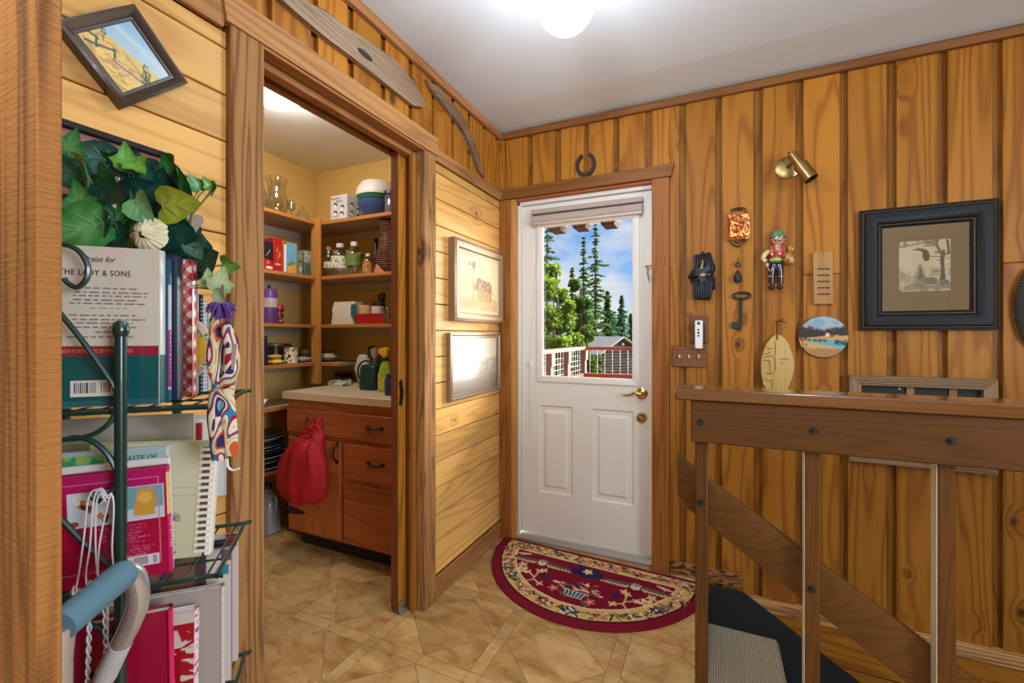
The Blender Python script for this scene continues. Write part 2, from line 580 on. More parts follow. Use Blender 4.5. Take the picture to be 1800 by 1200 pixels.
def picture(name, origin, ux, uy, nx, ny, func, mat, parent, local=False):
    """flat printed face: origin + s*ux + t*uy, s,t in 0..1; func(canvas) paints with u=s, v=t"""
    s, t = np.meshgrid(np.linspace(0, 1, nx), np.linspace(0, 1, ny))
    cv = Canvas(s, t, (255, 255, 255))
    func(cv)
    o, a, b = (np.array(Vector(q)[:]) for q in (origin, ux, uy))
    P = o + s[..., None] * a + t[..., None] * b
    me = grid_mesh(name, P, cv.c, mat)
    if parent is not None and not local:
        me.transform(wmat(parent).inverted())
    return link(name, me, parent)

def lettering(text, size, origin, ux, uy, mat, parent, name='lettering', shear=0.0, align='LEFT', stretch=1.0, local=False, space=1.0):
    c = bpy.data.curves.new('t', 'FONT')
    c.body = text
    c.size = size
    c.shear = shear
    c.align_x = align
    c.space_character = space
    c.resolution_u = 2
    c.extrude = 0.0002
    o = bpy.data.objects.new('t', c)
    COL.objects.link(o)
    bpy.context.view_layer.update()
    me = bpy.data.meshes.new_from_object(o.evaluated_get(bpy.context.evaluated_depsgraph_get()))
    bpy.data.objects.remove(o)
    me.name = name
    me.materials.clear(); me.materials.append(mat)
    x, y = Vector(ux).normalized(), Vector(uy).normalized()
    z = x.cross(y)
    M = Matrix(((x.x * stretch, y.x, z.x, origin[0]), (x.y * stretch, y.y, z.y, origin[1]), (x.z * stretch, y.z, z.z, origin[2]), (0, 0, 0, 1)))
    me.transform(M)
    if parent is not None and not local:
        me.transform(wmat(parent).inverted())
    return link(name, me, parent)
# ------------------------------------------------------------------ room shell
XL, YF, ZC = -1.19, 2.42, 2.44
# floor slab with the stairwell left open
bm = new_bm()
add_box(bm, -2.86, -0.066, -2.4, 2.56, -0.16, -0.002)
add_box(bm, -0.066, 2.7, -2.4, 1.535, -0.16, -0.002)
floor = struct('floor', bm, plain('tile_joint', srgb(150, 122, 82), 0.7))

def tile_mat():
    m, t, b = nodes_mat('travertine_tile')
    N, Lk = t.nodes.new, t.links.new
    tc = N('ShaderNodeTexCoord'); oi = N('ShaderNodeObjectInfo')
    s = N('ShaderNodeVectorMath'); s.operation = 'SCALE'; s.inputs[0].default_value = (23, 17, 9)
    Lk(oi.outputs['Random'], s.inputs['Scale'])
    a = N('ShaderNodeVectorMath'); a.operation = 'ADD'
    Lk(tc.outputs['Object'], a.inputs[0]); Lk(s.outputs[0], a.inputs[1])
    mp = N('ShaderNodeMapping'); mp.inputs['Scale'].default_value = (1, 1.9, 1); mp.inputs['Rotation'].default_value = (0, 0, 0.5)
    Lk(a.outputs[0], mp.inputs['Vector'])
    n1 = N('ShaderNodeTexNoise'); n1.inputs['Scale'].default_value = 5.5; n1.inputs['Detail'].default_value = 6; n1.inputs['Distortion'].default_value = 0.8
    Lk(mp.outputs[0], n1.inputs['Vector'])
    r1 = N('ShaderNodeValToRGB')
    e = r1.color_ramp.elements
    e[0].position = 0.28; e[0].color = srgb(150, 108, 58)
    e[1].position = 0.75; e[1].color = srgb(208, 176, 120)
    q = e.new(0.45); q.color = srgb(184, 144, 86)
    q = e.new(0.56); q.color = srgb(198, 160, 102)
    Lk(n1.outputs['Fac'], r1.inputs['Fac'])
    n2 = N('ShaderNodeTexNoise'); n2.inputs['Scale'].default_value = 26; n2.inputs['Detail'].default_value = 4; n2.inputs['Roughness'].default_value = 0.6
    Lk(mp.outputs[0], n2.inputs['Vector'])
    r2 = N('ShaderNodeMapRange'); r2.inputs['From Min'].default_value = 0.58; r2.inputs['From Max'].default_value = 0.70
    Lk(n2.outputs['Fac'], r2.inputs['Value'])
    f = N('ShaderNodeMath'); f.operation = 'MULTIPLY'; f.inputs[1].default_value = 0.5
    Lk(r2.outputs[0], f.inputs[0])
    mx = N('ShaderNodeMixRGB'); mx.inputs['Color2'].default_value = srgb(112, 72, 36)
    Lk(f.outputs[0], mx.inputs['Fac']); Lk(r1.outputs[0], mx.inputs['Color1'])
    br = N('ShaderNodeMath'); br.operation = 'MULTIPLY_ADD'; br.inputs[1].default_value = 0.22; br.inputs[2].default_value = 0.86
    Lk(oi.outputs['Random'], br.inputs[0])
    vs = N('ShaderNodeVectorMath'); vs.operation = 'SCALE'
    Lk(mx.outputs[0], vs.inputs[0]); Lk(br.outputs[0], vs.inputs['Scale'])
    Lk(vs.outputs[0], b.inputs['Base Color'])
    b.inputs['Roughness'].default_value = 0.42
    b.inputs['Specular IOR Level'].default_value = 0.35
    return m
tile_m = tile_mat()

def clip_poly(p, axis, lim, keep_less):
    out = []
    for i in range(len(p)):
        a, b = p[i - 1], p[i]
        ia = (a[axis] <= lim) == keep_less
        ib = (b[axis] <= lim) == keep_less
        if ia != ib:
            t = (lim - a[axis]) / (b[axis] - a[axis])
            out.append((a[0] + t * (b[0] - a[0]), a[1] + t * (b[1] - a[1])))
        if ib:
            out.append(b)
    return out
def clip_rect(p, x0, x1, y0, y1):
    for ax, lim, less in ((0, x0, False), (0, x1, True), (1, y0, False), (1, y1, True)):
        p = clip_poly(p, ax, lim, less)
        if len(p) < 3:
            return []
    ar = 0.5 * abs(sum(p[i - 1][0] * p[i][1] - p[i][0] * p[i - 1][1] for i in range(len(p))))
    return p if ar > 4e-5 else []
def shrink(p, d):
    cx = sum(q[0] for q in p) / len(p); cy = sum(q[1] for q in p) / len(p)
    out = []
    n = len(p)
    for i in range(n):
        a, b, c = Vector(p[i - 1]), Vector(p[i]), Vector(p[(i + 1) % n])
        e1, e2 = (b - a).normalized(), (c - b).normalized()
        n1, n2 = Vector((-e1.y, e1.x)), Vector((-e2.y, e2.x))
        if n1.dot(Vector((cx, cy)) - b) < 0: n1 = -n1
        if n2.dot(Vector((cx, cy)) - b) < 0: n2 = -n2
        bi = n1 + n2
        if bi.length < 1e-6: bi = n1
        bi.normalize()
        k = d / max(0.35, bi.dot(n1))
        out.append(tuple(b + bi * k))
    return out
PER, SW, SL = 0.455, 0.052, 0.2015
h = SW / 2
def cell_polys():
    """one cross centred on the origin: square, four strips, four corner triangles, and the big diamond up-right of it"""
    T = h + SL
    P = [[(-h, -h), (h, -h), (h, h), (-h, h)],
         [(h, -h), (T, -h), (T, h), (h, h)], [(-T, -h), (-h, -h), (-h, h), (-T, h)],
         [(-h, h), (h, h), (h, T), (-h, T)], [(-h, -T), (h, -T), (h, -h), (-h, -h)]]
    for sx, sy in ((1, 1), (-1, 1), (-1, -1), (1, -1)):
        P.append([(sx * h, sy * h), (sx * T, sy * h), (sx * h, sy * T)])
    c = PER / 2
    q = c - h
    P.append([(c, c - q), (c + q, c), (c, c + q), (c - q, c)])
    return P
cells = cell_polys()
GX, GY = -1.246, 1.376
tile_cache = {}
loose = new_bm()
for i in range(-9, 10):
    for j in range(-9, 4):
        ox, oy = GX + i * PER, GY + j * PER
        for k, poly in enumerate(cells):
            p = [(x + ox, y + oy) for x, y in poly]
            # the rooms' visible floor: tiles one by one
            full = all(-2.70 < x < -0.068 and 0.72 < y < 2.455 for x, y in p)
            if full:
                key = k
                if key not in tile_cache:
                    bmt = prism(shrink(poly, 0.0013), 'z', -0.002, 0.0)
                    tile_cache[key] = finish('tile', bmt, tile_m, False)
                o = link('tile', tile_cache[key], floor)
                o.location = (ox, oy, 0)
                continue
            c = clip_rect(p, -2.70, -0.066, 0.72, 2.455)
            if c:
                obj('tile', prism(shrink(c, 0.0013), 'z', -0.002, 0.0), tile_m, floor, False)
            for rc in ((-2.70, -0.066, -2.3, 0.72), (-0.066, 2.6, -2.3, 1.53)):
                c = clip_rect(p, *rc)
                if c:
                    add_prism(loose, shrink(c, 0.0013), 'z', -0.002, 0.0)
o = obj('outlying_tiles', loose, tile_m, floor, False)
o['kind'] = 'stuff'

# ceiling: flat, with the strip along the door wall tilted up so it shades darker
bm = new_bm()
def quad(bm, *p):
    bm.faces.new([bm.verts.new(q) for q in p])
add_box(bm, -1.345, 2.7, -2.4, 2.56, ZC + 0.03, ZC + 0.16)
quad(bm, (-1.345, -2.4, ZC), (2.7, -2.4, ZC), (2.7, 2.12, ZC), (-1.345, 2.12, ZC))
quad(bm, (-1.345, 2.12, ZC), (2.7, 2.12, ZC), (2.7, 2.56, ZC + 0.024), (-1.345, 2.56, ZC + 0.024))
ceiling = struct('ceiling', bm, ceil_m)
struct('ceiling_pantry', box(-2.86, -1.345, 0.2, 2.56, ZC, ZC + 0.16), pantry_ceil_m)

# ---- door wall (far)
bm = new_bm()
add_box(bm, -1.345, -1.106, 2.438, 2.56, 0, ZC)
add_box(bm, -1.106, -0.288, 2.438, 2.56, 2.045, ZC)
add_box(bm, -0.288, 2.7, 2.438, 2.56, -2.5, ZC)
wall_far = struct('wall_far', bm, shaded_groove_z)
spans = [(-1.154, -1.012, 0, 2.40), (-0.979, -0.842, 0, 2.40), (-0.804, -0.671, 0, 2.40), (-0.642, -0.506, 0, 2.40), (-0.475, -0.336, 0, 2.40),
         (-0.305, -0.169, 0, 2.40), (-0.137, 0.0, 0, 2.40), (0.028, 0.166, 0, 2.40), (0.202, 0.338, 0, 2.40), (0.368, 0.506, 1.502, 2.40), (0.368, 0.506, 0, 1.50),
         (0.535, 0.673, 0, 2.40), (0.706, 0.843, 0, 2.40), (0.873, 1.01, 0, 2.40), (1.04, 1.18, 1.512, 2.40), (1.04, 1.18, 0, 1.51)]
x = 1.212
while x < 2.5:
    spans.append((x, x + 0.138, 0, 2.40)); x += 0.17
for x0, x1, z0, z1 in spans:
    if z0 == 0:
        z0 = 2.10 if x1 < -0.31 else (0.0 if x1 < -0.1 else -0.03)
    if -0.31 < x0 < -0.30:
        obj('board', box(-0.216, x1, 2.42, 2.438, 0, 2.40, 0.002), pine_z, wall_far, False)
        obj('board', box(x0, -0.216, 2.42, 2.438, 2.10, 2.40, 0.002), pine_z, wall_far, False)
        continue
    obj('board', box(x0, x1, 2.42, 2.438, z0, z1, 0.002), pine_z, wall_far, False)
# horizontal boards below the floor line, beside the stairs
z = -0.085
k = 0
while z > -2.3:
    obj('board', box(0.0, 2.6, 2.412 if k % 2 else 2.416, 2.438, z - 0.178, z, 0.003), pine_x, wall_far, False)
    z -= 0.182; k += 1
struct('trim_1', box(-0.06, 2.6, 2.398, 2.438, -0.085, -0.03, 0.003), wood('ledge_trim', 'x', srgb(196, 150, 96), srgb(110, 66, 34), across=26, line=0.7, knots=0.1))
# crown mouldings
struct('trim_2', prism([(2.42, 2.44), (2.402, 2.44), (2.398, 2.43), (2.404, 2.402), (2.42, 2.40)], 'x', -1.19, 2.6), cedar_x)
struct('trim_3', prism([(-1.19, 2.44), (-1.172, 2.44), (-1.168, 2.43), (-1.174, 2.402), (-1.19, 2.40)], 'y', -2.3, 2.402), cedar_y)
struct('trim_4', box(-1.19, -1.158, 2.405, 2.438, 2.10, 2.40, 0.003), pine_z)
# short baseboard beside the door casing
struct('baseboard_far', box(-0.214, 0.117, 2.404, 2.42, 0.002, 0.068, 0.003), wood('wild_grain', 'x', srgb(158, 108, 66), srgb(66, 36, 20), across=30, along=6, rings=7, line=1.0, knots=0.0))

# ---- left wall with the pocket-door opening
YO0, YO1, ZO = 0.852, 1.612, 2.035
bm = new_bm()
add_box(bm, -1.345, -1.208, 0.2, YO0, 0, ZC)
add_box(bm, -1.345, -1.208, YO0, YO1, 2.06, ZC)
add_box(bm, -1.222, -1.208, YO1, 2.438, 0, ZC)
add_box(bm, -1.345, -1.318, YO1, 2.438, 0, ZC)
add_box(bm, -1.318, -1.222, 2.40, 2.438, 0, ZC)
add_box(bm, -1.318, -1.222, YO1, 2.40, 2.06, ZC)
wall_left = struct('wall_left', bm, shaded_groove_z)
P = 0.124
z = 1.99
edges = [2.035, 1.99] + [1.99 - P * i for i in range(1, 16)] + [0.1]
for a, b in zip(edges[:-1], edges[1:]):
    if b < 0.098: b = 0.098
    if a - b < 0.01: continue
    obj('board', box(-1.208, XL, 1.70, 2.42, b + 0.0018, a - 0.0018, 0.0025), pine_y, wall_left, False)
    obj('board', box(-1.208, XL, 0.215, 0.762, b + 0.0018, a - 0.0018, 0.0025), pine_y, wall_left, False)
# upright boards above the header
gaps = [0.34, 0.52, 0.697, 0.866, 1.033, 1.19, 1.362, 1.535, 1.704, 1.873, 2.035, 2.20, 2.36]
for a, b in zip(gaps[:-1], gaps[1:]):
    obj('board', box(-1.208, XL, a + 0.028, b, 2.08, 2.40, 0.002), pine_z, wall_left, False)
obj('board', box(-1.208, XL, 2.388, 2.42, 2.08, 2.40, 0.002), pine_z, wall_left, False)
struct('baseboard_left', box(XL, -1.174, 1.70, 2.40, 0.0, 0.10, 0.003), cedar_y)
struct('trim_5', prism([(-1.19, 2.035), (-1.176, 2.035), (-1.172, 2.05), (-1.164, 2.058), (-1.164, 2.082), (-1.19, 2.082)], 'y', 1.712, 2.42), rough_y)
struct('trim_6', prism([(-1.19, 2.035), (-1.176, 2.035), (-1.172, 2.05), (-1.168, 2.062), (-1.168, 2.095), (-1.19, 2.095)], 'y', 0.215, 0.742), rough_y)
# opening trim: rough post on the left, casing on the right, header board, split jambs
struct('trim_7', box(-1.21, -1.166, 0.757, 0.853, 0, 2.052, 0.004), rough_z)
struct('trim_8', box(-1.21, -1.168, 1.618, 1.706, 0, 2.05, 0.003), rough_z)
struct('trim_9', prism([(0.742, 2.048), (1.712, 2.048), (1.712, 2.128), (0.748, 2.128), (0.732, 2.10)], 'x', -1.19, -1.160, 0.002), rough_y)
struct('trim_10', box(-1.262, -1.222, 0.80, 1.612, 2.020, 2.06, 0.003), cedar_y)
struct('trim_11', box(-1.345, -1.312, 0.80, 1.612, 2.036, 2.06, 0.003), cedar_y)
struct('trim_12', box(-1.216, -1.168, 0.852, 1.618, 2.040, 2.05, 0.002), cedar_y)
struct('trim_13', box(-1.255, -1.232, 1.606, 1.66, 0, 2.035, 0.002), jamb_z)
struct('trim_14', box(-1.232, -1.210, 1.592, 1.65, 0, 2.035, 0.002), jamb_z)
struct('trim_15', box(-1.345, -1.315, 1.606, 1.64, 0, 2.04, 0.002), jamb_z)
struct('trim_16', box(-1.345, -1.21, 0.835, 0.853, 0, 2.02, 0.002), jamb_z)

# ---- near casing at the left edge of the view, with the stub wall behind it
struct('wall_near', box(-1.20, -0.605, 0.183, 0.214, 0, ZC), pine_z)
struct('trim_17', box(-0.66, -0.50, 0.1655, 0.1812, 0, ZC, 0.0012), near_z)

# ---- pantry walls and the unseen walls of the room
struct('wall_pantry_back', box(-2.86, -2.72, 0.2, 2.56, 0, ZC), pantry_wall_m)
struct('wall_pantry_far', box(-2.72, -1.345, 2.42, 2.56, 0, ZC), pantry_wall_m)
struct('wall_pantry_near', box(-2.72, -1.345, 0.2, 0.34, 0, ZC), pantry_wall_m)
struct('wall_right', box(2.6, 2.72, -2.4, 2.56, -2.5, ZC), pine_z)
struct('wall_rear', box(-1.35, 2.72, -2.5, -2.4, 0, ZC), plain('rear_wall_paint', srgb(214, 200, 176), 0.8))
struct('wall_kitchen_left', box(-1.35, -1.20, -2.4, 0.2, 0, ZC), plain('kitchen_wall_paint', srgb(206, 186, 150), 0.8))
struct('wall_stair', box(-0.066, 2.6, 1.40, 1.50, -2.5, -0.16), pine_x)
struct('wall_stair_left', box(-0.16, -0.066, 1.5, 2.56, -2.5, -0.16), pine_x)
struct('floor_lower', box(-0.2, 2.72, 1.4, 2.6, -2.6, -2.5), plain('lower_floor', srgb(150, 130, 100), 0.9))

# ---- entry door
struct('trim_18', box(-1.186, -1.118, 2.402, 2.438, 0, 2.036, 0.003), cedar_z)
struct('trim_19', box(-1.118, -1.084, 2.412, 2.50, 0.0, 2.036, 0.002), wood('pale_casing_edge', 'z', srgb(206, 150, 80), srgb(166, 104, 46), knots=0.05, line=0.3))
struct('trim_20', box(-0.302, -0.216, 2.398, 2.438, 0, 2.036, 0.003), cedar_z)
struct('trim_21', prism([(-1.19, 2.036), (-0.208, 2.036), (-0.192, 2.10), (-1.19, 2.10)], 'y', 2.392, 2.438, 0.003), cedar_x)
struct('trim_22', box(-1.084, -0.302, 2.412, 2.46, 2.022, 2.036, 0.002), wood('red_head_strip', 'x', srgb(176, 98, 50), srgb(128, 62, 30), knots=0.02))
bm = new_bm()
add_box(bm, -1.106, -1.070, 2.445, 2.56, 0.0, 2.022, 0.002)
add_box(bm, -0.306, -0.288, 2.445, 2.56, 0.0, 2.022, 0.002)
add_box(bm, -1.106, -0.288, 2.445, 2.56, 2.002, 2.03, 0.002)
struct('trim_23', bm, white_paint)
struct('trim_24', prism([(2.43, 0.0), (2.43, 0.012), (2.455, 0.028), (2.56, 0.034), (2.56, 0.0)], 'x', -1.106, -0.302), steel_m)

DX0, DX1, DZ0, DZ1, DY = -1.068, -0.307, 0.040, 2.000, 2.470
GX0, GX1, GZ0, GZ1 = -0.945, -0.398, 0.970, 1.875
PZ0, PZ1 = 0.292, 0.808
PAN = [(-0.958, -0.750), (-0.636, -0.405)]
bm = new_bm()
def slab(x0, x1, z0, z1):
    add_box(bm, x0, x1, DY, DY + 0.042, z0, z1)
slab(DX0, DX1, DZ0, PZ0)
slab(DX0, DX1, PZ1, GZ0)
slab(DX0, DX1, GZ1, DZ1)
slab(DX0, GX0, GZ0, GZ1); slab(GX1, DX1, GZ0, GZ1)
slab(DX0, PAN[0][0], PZ0, PZ1); slab(PAN[0][1], PAN[1][0], PZ0, PZ1); slab(PAN[1][1], DX1, PZ0, PZ1)
door = struct('door_1', bm, white_paint)
for x0, x1 in PAN:
    bm = new_bm()
    rings = [(0, 0), (0.008, 0.010), (0.030, 0.010), (0.046, 0.001)]
    prev = None
    for ins, dy in rings:
        r = [bm.verts.new(q) for q in ((x0 + ins, DY + dy, PZ0 + ins), (x1 - ins, DY + dy, PZ0 + ins), (x1 - ins, DY + dy, PZ1 - ins), (x0 + ins, DY + dy, PZ1 - ins))]
        if prev:
            for i in range(4):
                bm.faces.new((prev[i], prev[(i + 1) % 4], r[(i + 1) % 4], r[i]))
        prev = r
    bm.faces.new(prev)
    add_box(bm, x0, x1, DY + 0.012, DY + 0.042, PZ0, PZ1)
    obj('door_panel', bm, white_paint, door, False)
def frame_bm(x0, x1, z0, z1, w, y0, y1, bev=0.003, out=0.0):
    """four mitred rails in the x-z plane; the face at y0 stands toward -y"""
    bm = new_bm()
    for (a, b) in (((x0, z0), (x1, z0)), ((x1, z0), (x1, z1)), ((x1, z1), (x0, z1)), ((x0, z1), (x0, z0))):
        def inn(p):
            return (p[0] + (w if p[0] == x0 else -w), p[1] + (w if p[1] == z0 else -w))
        add_prism(bm, [a, b, inn(b), inn(a)], 'y', y0, y1, bev)
    return bm
obj('glass_bead', frame_bm(GX0 - 0.022, GX1 + 0.022, GZ0 - 0.022, GZ1 + 0.022, 0.036, DY - 0.012, DY + 0.01, 0.004), white_paint, door)
obj('glass_pane', box(GX0, GX1, DY + 0.018, DY + 0.022, GZ0, GZ1), pane_m, door, False)
# lever handle and deadbolt
kn = atY(1128, 691, DY)
bm = lathe([(0, 0.012), (0.020, 0.012), (0.031, 0.006), (0.032, 0.0)], kn, 24, Matrix.Rotation(R(90), 4, 'X'))
add_lathe(bm, [(0.0, 0.040), (0.011, 0.040), (0.013, 0.012)], kn, 16, Matrix.Rotation(R(90), 4, 'X'))
hd = obj('lever_handle', bm, brass_m, door)
obj('lever', tube(spline([kn + Vector((0.004, -0.040, 0)), kn + Vector((-0.03, -0.043, 0.004)), kn + Vector((-0.06, -0.042, -0.008)), kn + Vector((-0.085, -0.040, -0.010)), kn + Vector((-0.105, -0.038, 0.0))], 5), 0.0085, 10, r_end=0.004), brass_m, hd)
kb = atY(1128, 734, DY)
bm = lathe([(0, 0.014), (0.022, 0.014), (0.028, 0.006), (0.029, 0.0)], kb, 24, Matrix.Rotation(R(90), 4, 'X'))
db = obj('deadbolt', bm, brass_m, door)
obj('thumb_turn', add_box(new_bm(), -0.018, 0.018, -0.028, -0.012, -0.005, 0.005, 0.003, Matrix.Translation(kb) @ Matrix.Rotation(R(35), 4, 'Y')), brass_m, db)
# door chain guard
cg = atY(1139, 450, DY)
bm = box(cg.x - 0.016, cg.x + 0.026, DY - 0.026, DY, cg.z - 0.055, cg.z + 0.048, 0.003)
ch = obj('chain_guard', bm, white_m, door)
bm = new_bm()
for i in range(6):
    c = Vector((cg.x + 0.002 + 0.006 * (i > 3), DY - 0.014, cg.z - 0.062 - 0.014 * i))
    M = Matrix.Rotation(R(90 if i % 2 else 20), 3, 'Z')
    add_tube(bm, [c + M @ Vector((0.005 * math.cos(t), 0, 0.009 * math.sin(t))) for t in [2 * PI * q / 10 for q in range(10)]], 0.0014, 5, True)
obj('chain', bm, bronze_m, ch)
# roller blind over the glass, with its cord
bl = thing('roller_blind', 'rolled up taupe fabric blind at the top of the white door window', 'blind', (-0.675, 2.46, 1.90))
taupe = plain('taupe_fabric', srgb(176, 160, 148), 0.8)
obj('head_rail', box(-0.992, -0.352, 2.425, 2.468, 1.935, 1.962, 0.004), taupe, bl)
obj('fabric_roll', lathe([(0.0, -0.318), (0.026, -0.318), (0.026, 0.318), (0.0, 0.318)], (-0.672, 2.438, 1.902), 20, Matrix.Rotation(R(90), 4, 'Y')), taupe, bl)
obj('bottom_bar', box(-0.985, -0.356, 2.420, 2.452, 1.872, 1.884, 0.004), plain('blind_bar', srgb(206, 196, 186), 0.4), bl)
a = atY(949, 405, 2.455); b = atY(933, 640, 2.46); c = atY(935, 757, 2.46)
obj('cord', tube([a, b + Vector((0.004, 0, 0.02)), b, b + Vector((0.003, -0.004, -0.01)), c], 0.0016, 6), white_m, bl)
obj('cord_tassel', lathe([(0, 0.012), (0.004, 0.01), (0.006, -0.012), (0, -0.014)], c, 10), white_m, bl)
bm = box(b.x - 0.005, b.x + 0.005, 2.450, 2.470, b.z - 0.018, b.z + 0.018, 0.003)
obj('cord_cleat', bm, white_m, bl)

# ---- pocket door, nearly all inside the wall
pd = box(-1.300, -1.266, 1.556, 2.38, 0.012, 2.05, 0.002)
pdo = struct('door_2', pd, pine_z)
obj('edge_strip', box(-1.3005, -1.2655, 1.553, 1.558, 0.012, 2.05), dark_z, pdo, False)
pl = atX(704, 690, -1.266)
bm = new_bm()
add_prism(bm, [(pl.y - 0.012, pl.z - 0.05), (pl.y + 0.004, pl.z - 0.06), (pl.y + 0.012, pl.z - 0.035), (pl.y + 0.007, pl.z), (pl.y + 0.012, pl.z + 0.035), (pl.y + 0.004, pl.z + 0.06), (pl.y - 0.012, pl.z + 0.05), (pl.y - 0.006, pl.z)], 'x', -1.266, -1.262)
add_tube(bm, spline([(-1.264, pl.y, pl.z - 0.04), (-1.254, pl.y, pl.z - 0.02), (-1.252, pl.y, pl.z), (-1.254, pl.y, pl.z + 0.02), (-1.264, pl.y, pl.z + 0.04)], 4), 0.003, 6)
obj('pull_handle', bm, black_m, pdo)
bm = box(-1.262, -1.240, 1.555, 1.585, 0.001, 0.010)
add_box(bm, -1.262, -1.256, 1.555, 1.585, 0.001, 0.05)
add_box(bm, -1.310, -1.303, 1.555, 1.585, 0.001, 0.05)
obj('floor_guide', bm, steel_m, pdo)
# ------------------------------------------------------------------ lamps in the rooms
def dome_lamp(name, label, x, y, z, prof, mat, base_r):
    t = thing(name, label, 'lamp', (x, y, ZC))
    if base_r > 0.1:
        obj('lamp_base', lathe([(0, 0), (base_r + 0.008, 0), (base_r + 0.012, -0.026), (base_r + 0.001, -0.028), (base_r + 0.001, -0.002), (0, -0.002)], (x, y, ZC), 36), white_m, t)  # lip shaped to shield the ceiling from the dome's glow
    else:
        obj('lamp_base', lathe([(0, 0), (base_r, 0), (base_r, -0.018), (base_r * 0.92, -0.028), (0, -0.028)], (x, y, ZC), 28), brass_m, t)
        obj('stem', lathe([(0.012, 0), (0.012, z + prof[0][1] - 0.01 - ZC), (0.05, z + prof[0][1] - 0.012 - ZC), (0.05, z + prof[0][1] + 0.02 - ZC), (0.012, z + prof[0][1] + 0.03 - ZC)], (x, y, ZC), 20), brass_m, t)
    obj('lamp_shade', lathe(prof, (x, y, z), 36), mat, t)
    return t
globe_glow = plain('glowing_opal_glass', srgb(250, 246, 236), 0.3, emit=(0.88, 0.97, 1.10, 1), estr=GLOBE_EMIT)
pantry_glow = plain('glowing_dome_glass', srgb(250, 244, 230), 0.3, emit=(0.96, 0.97, 0.96, 1), estr=PANTRY_EMIT)
gl_prof = [(0.048, 0.098), (0.054, 0.083)] + [(0.0865 * math.cos(t), 0.0865 * math.sin(t) * 1.08) for t in [R(q) for q in range(55, -91, -8)]]
gl_prof[-1] = (0.0, gl_prof[-1][1])
dome_lamp('ceiling_globe_lamp', 'lit white opal globe lamp hanging from the white entry ceiling', -0.399, 1.247, 2.205, gl_prof, globe_glow, 0.075)
dm = [(0.116 * math.cos(R(q)), 0.09 * math.sin(R(q))) for q in range(0, -91, -9)]
dm[-1] = (0.0, dm[-1][1])
dome_lamp('pantry_dome_lamp', 'lit dome lamp on the pantry ceiling', -1.970, 1.510, 2.436, dm, pantry_glow, 0.118)

# ------------------------------------------------------------------ stairs going down beside the door wall
carpet_m = plain('grey_loop_carpet', srgb(136, 126, 106), 0.97, var=0.3, vscale=160, bump=1.0, bscale=420, spec=0.1)
def carpet_ribbed():
    m, t, b = nodes_mat('ribbed_carpet')
    N, Lk = t.nodes.new, t.links.new
    tc = N('ShaderNodeTexCoord')
    wv = N('ShaderNodeTexWave'); wv.bands_direction = 'X'; wv.inputs['Scale'].default_value = 32; wv.inputs['Distortion'].default_value = 1.2; wv.inputs['Detail'].default_value = 2
    no = N('ShaderNodeTexNoise'); no.inputs['Scale'].default_value = 300; no.inputs['Detail'].default_value = 3
    Lk(tc.outputs['Object'], wv.inputs['Vector']); Lk(tc.outputs['Object'], no.inputs['Vector'])
    mu = N('ShaderNodeMath'); mu.operation = 'MULTIPLY_ADD'; mu.inputs[1].default_value = 0.55
    Lk(wv.outputs['Fac'], mu.inputs[0]); Lk(no.outputs['Fac'], mu.inputs[2])
    mr = N('ShaderNodeMapRange'); mr.inputs['From Min'].default_value = 0.3; mr.inputs['From Max'].default_value = 1.15
    Lk(mu.outputs[0], mr.inputs['Value'])
    mx = N('ShaderNodeMixRGB'); mx.inputs['Color1'].default_value = srgb(132, 120, 98); mx.inputs['Color2'].default_value = srgb(206, 194, 166)
    Lk(mr.outputs[0], mx.inputs['Fac']); Lk(mx.outputs[0], b.inputs['Base Color'])
    bp = N('ShaderNodeBump'); bp.inputs['Strength'].default_value = 0.8; bp.inputs['Distance'].default_value = 0.004
    Lk(mu.outputs[0], bp.inputs['Height']); Lk(bp.outputs[0], b.inputs['Normal'])
    b.inputs['Roughness'].default_value = 1.0; b.inputs['Specular IOR Level'].default_value = 0.1
    return m
rib_m = carpet_ribbed()
st = new_bm()
add_box(st, -0.066, 0.02, 1.54, 2.378, -2.45, -0.26)
stairs = struct('trim_24_stair_base', st, dull_black)
stairs.name = 'floor_stair_base'
RISE, RUN = 0.1818, 0.27
for k in range(9):
    z = -RISE * (k + 1)
    x1 = 0.263 + RUN * k
    x0 = -0.066 if k == 0 else x1 - RUN - 0.03
    obj('tread', box(x0, x1, 1.54, 2.379, z - 0.045, z, 0.012), rib_m, stairs)
    obj('riser', box(x1 - 0.045, x1 - 0.028, 1.54, 2.379, z - RISE, z - 0.04), carpet_m, stairs, False)
obj('riser', box(-0.066, -0.05, 1.54, 2.379, -RISE, -0.002), carpet_m, stairs, False)
# black skirt board following the stairs along the wall
sk = [(-0.034, -0.004), (0.112, -0.004), (0.135, -0.016), (2.4, -1.452), (2.4, -1.80), (0.33, -0.47), (0.26, -0.24), (-0.034, -0.24)]
struct('trim_25', prism(sk, 'y', 2.379, 2.397, 0.002), dull_black)
struct('trim_26', box(-0.066, -0.058, 1.54, 2.40, -0.19, 0.0), jamb_z)

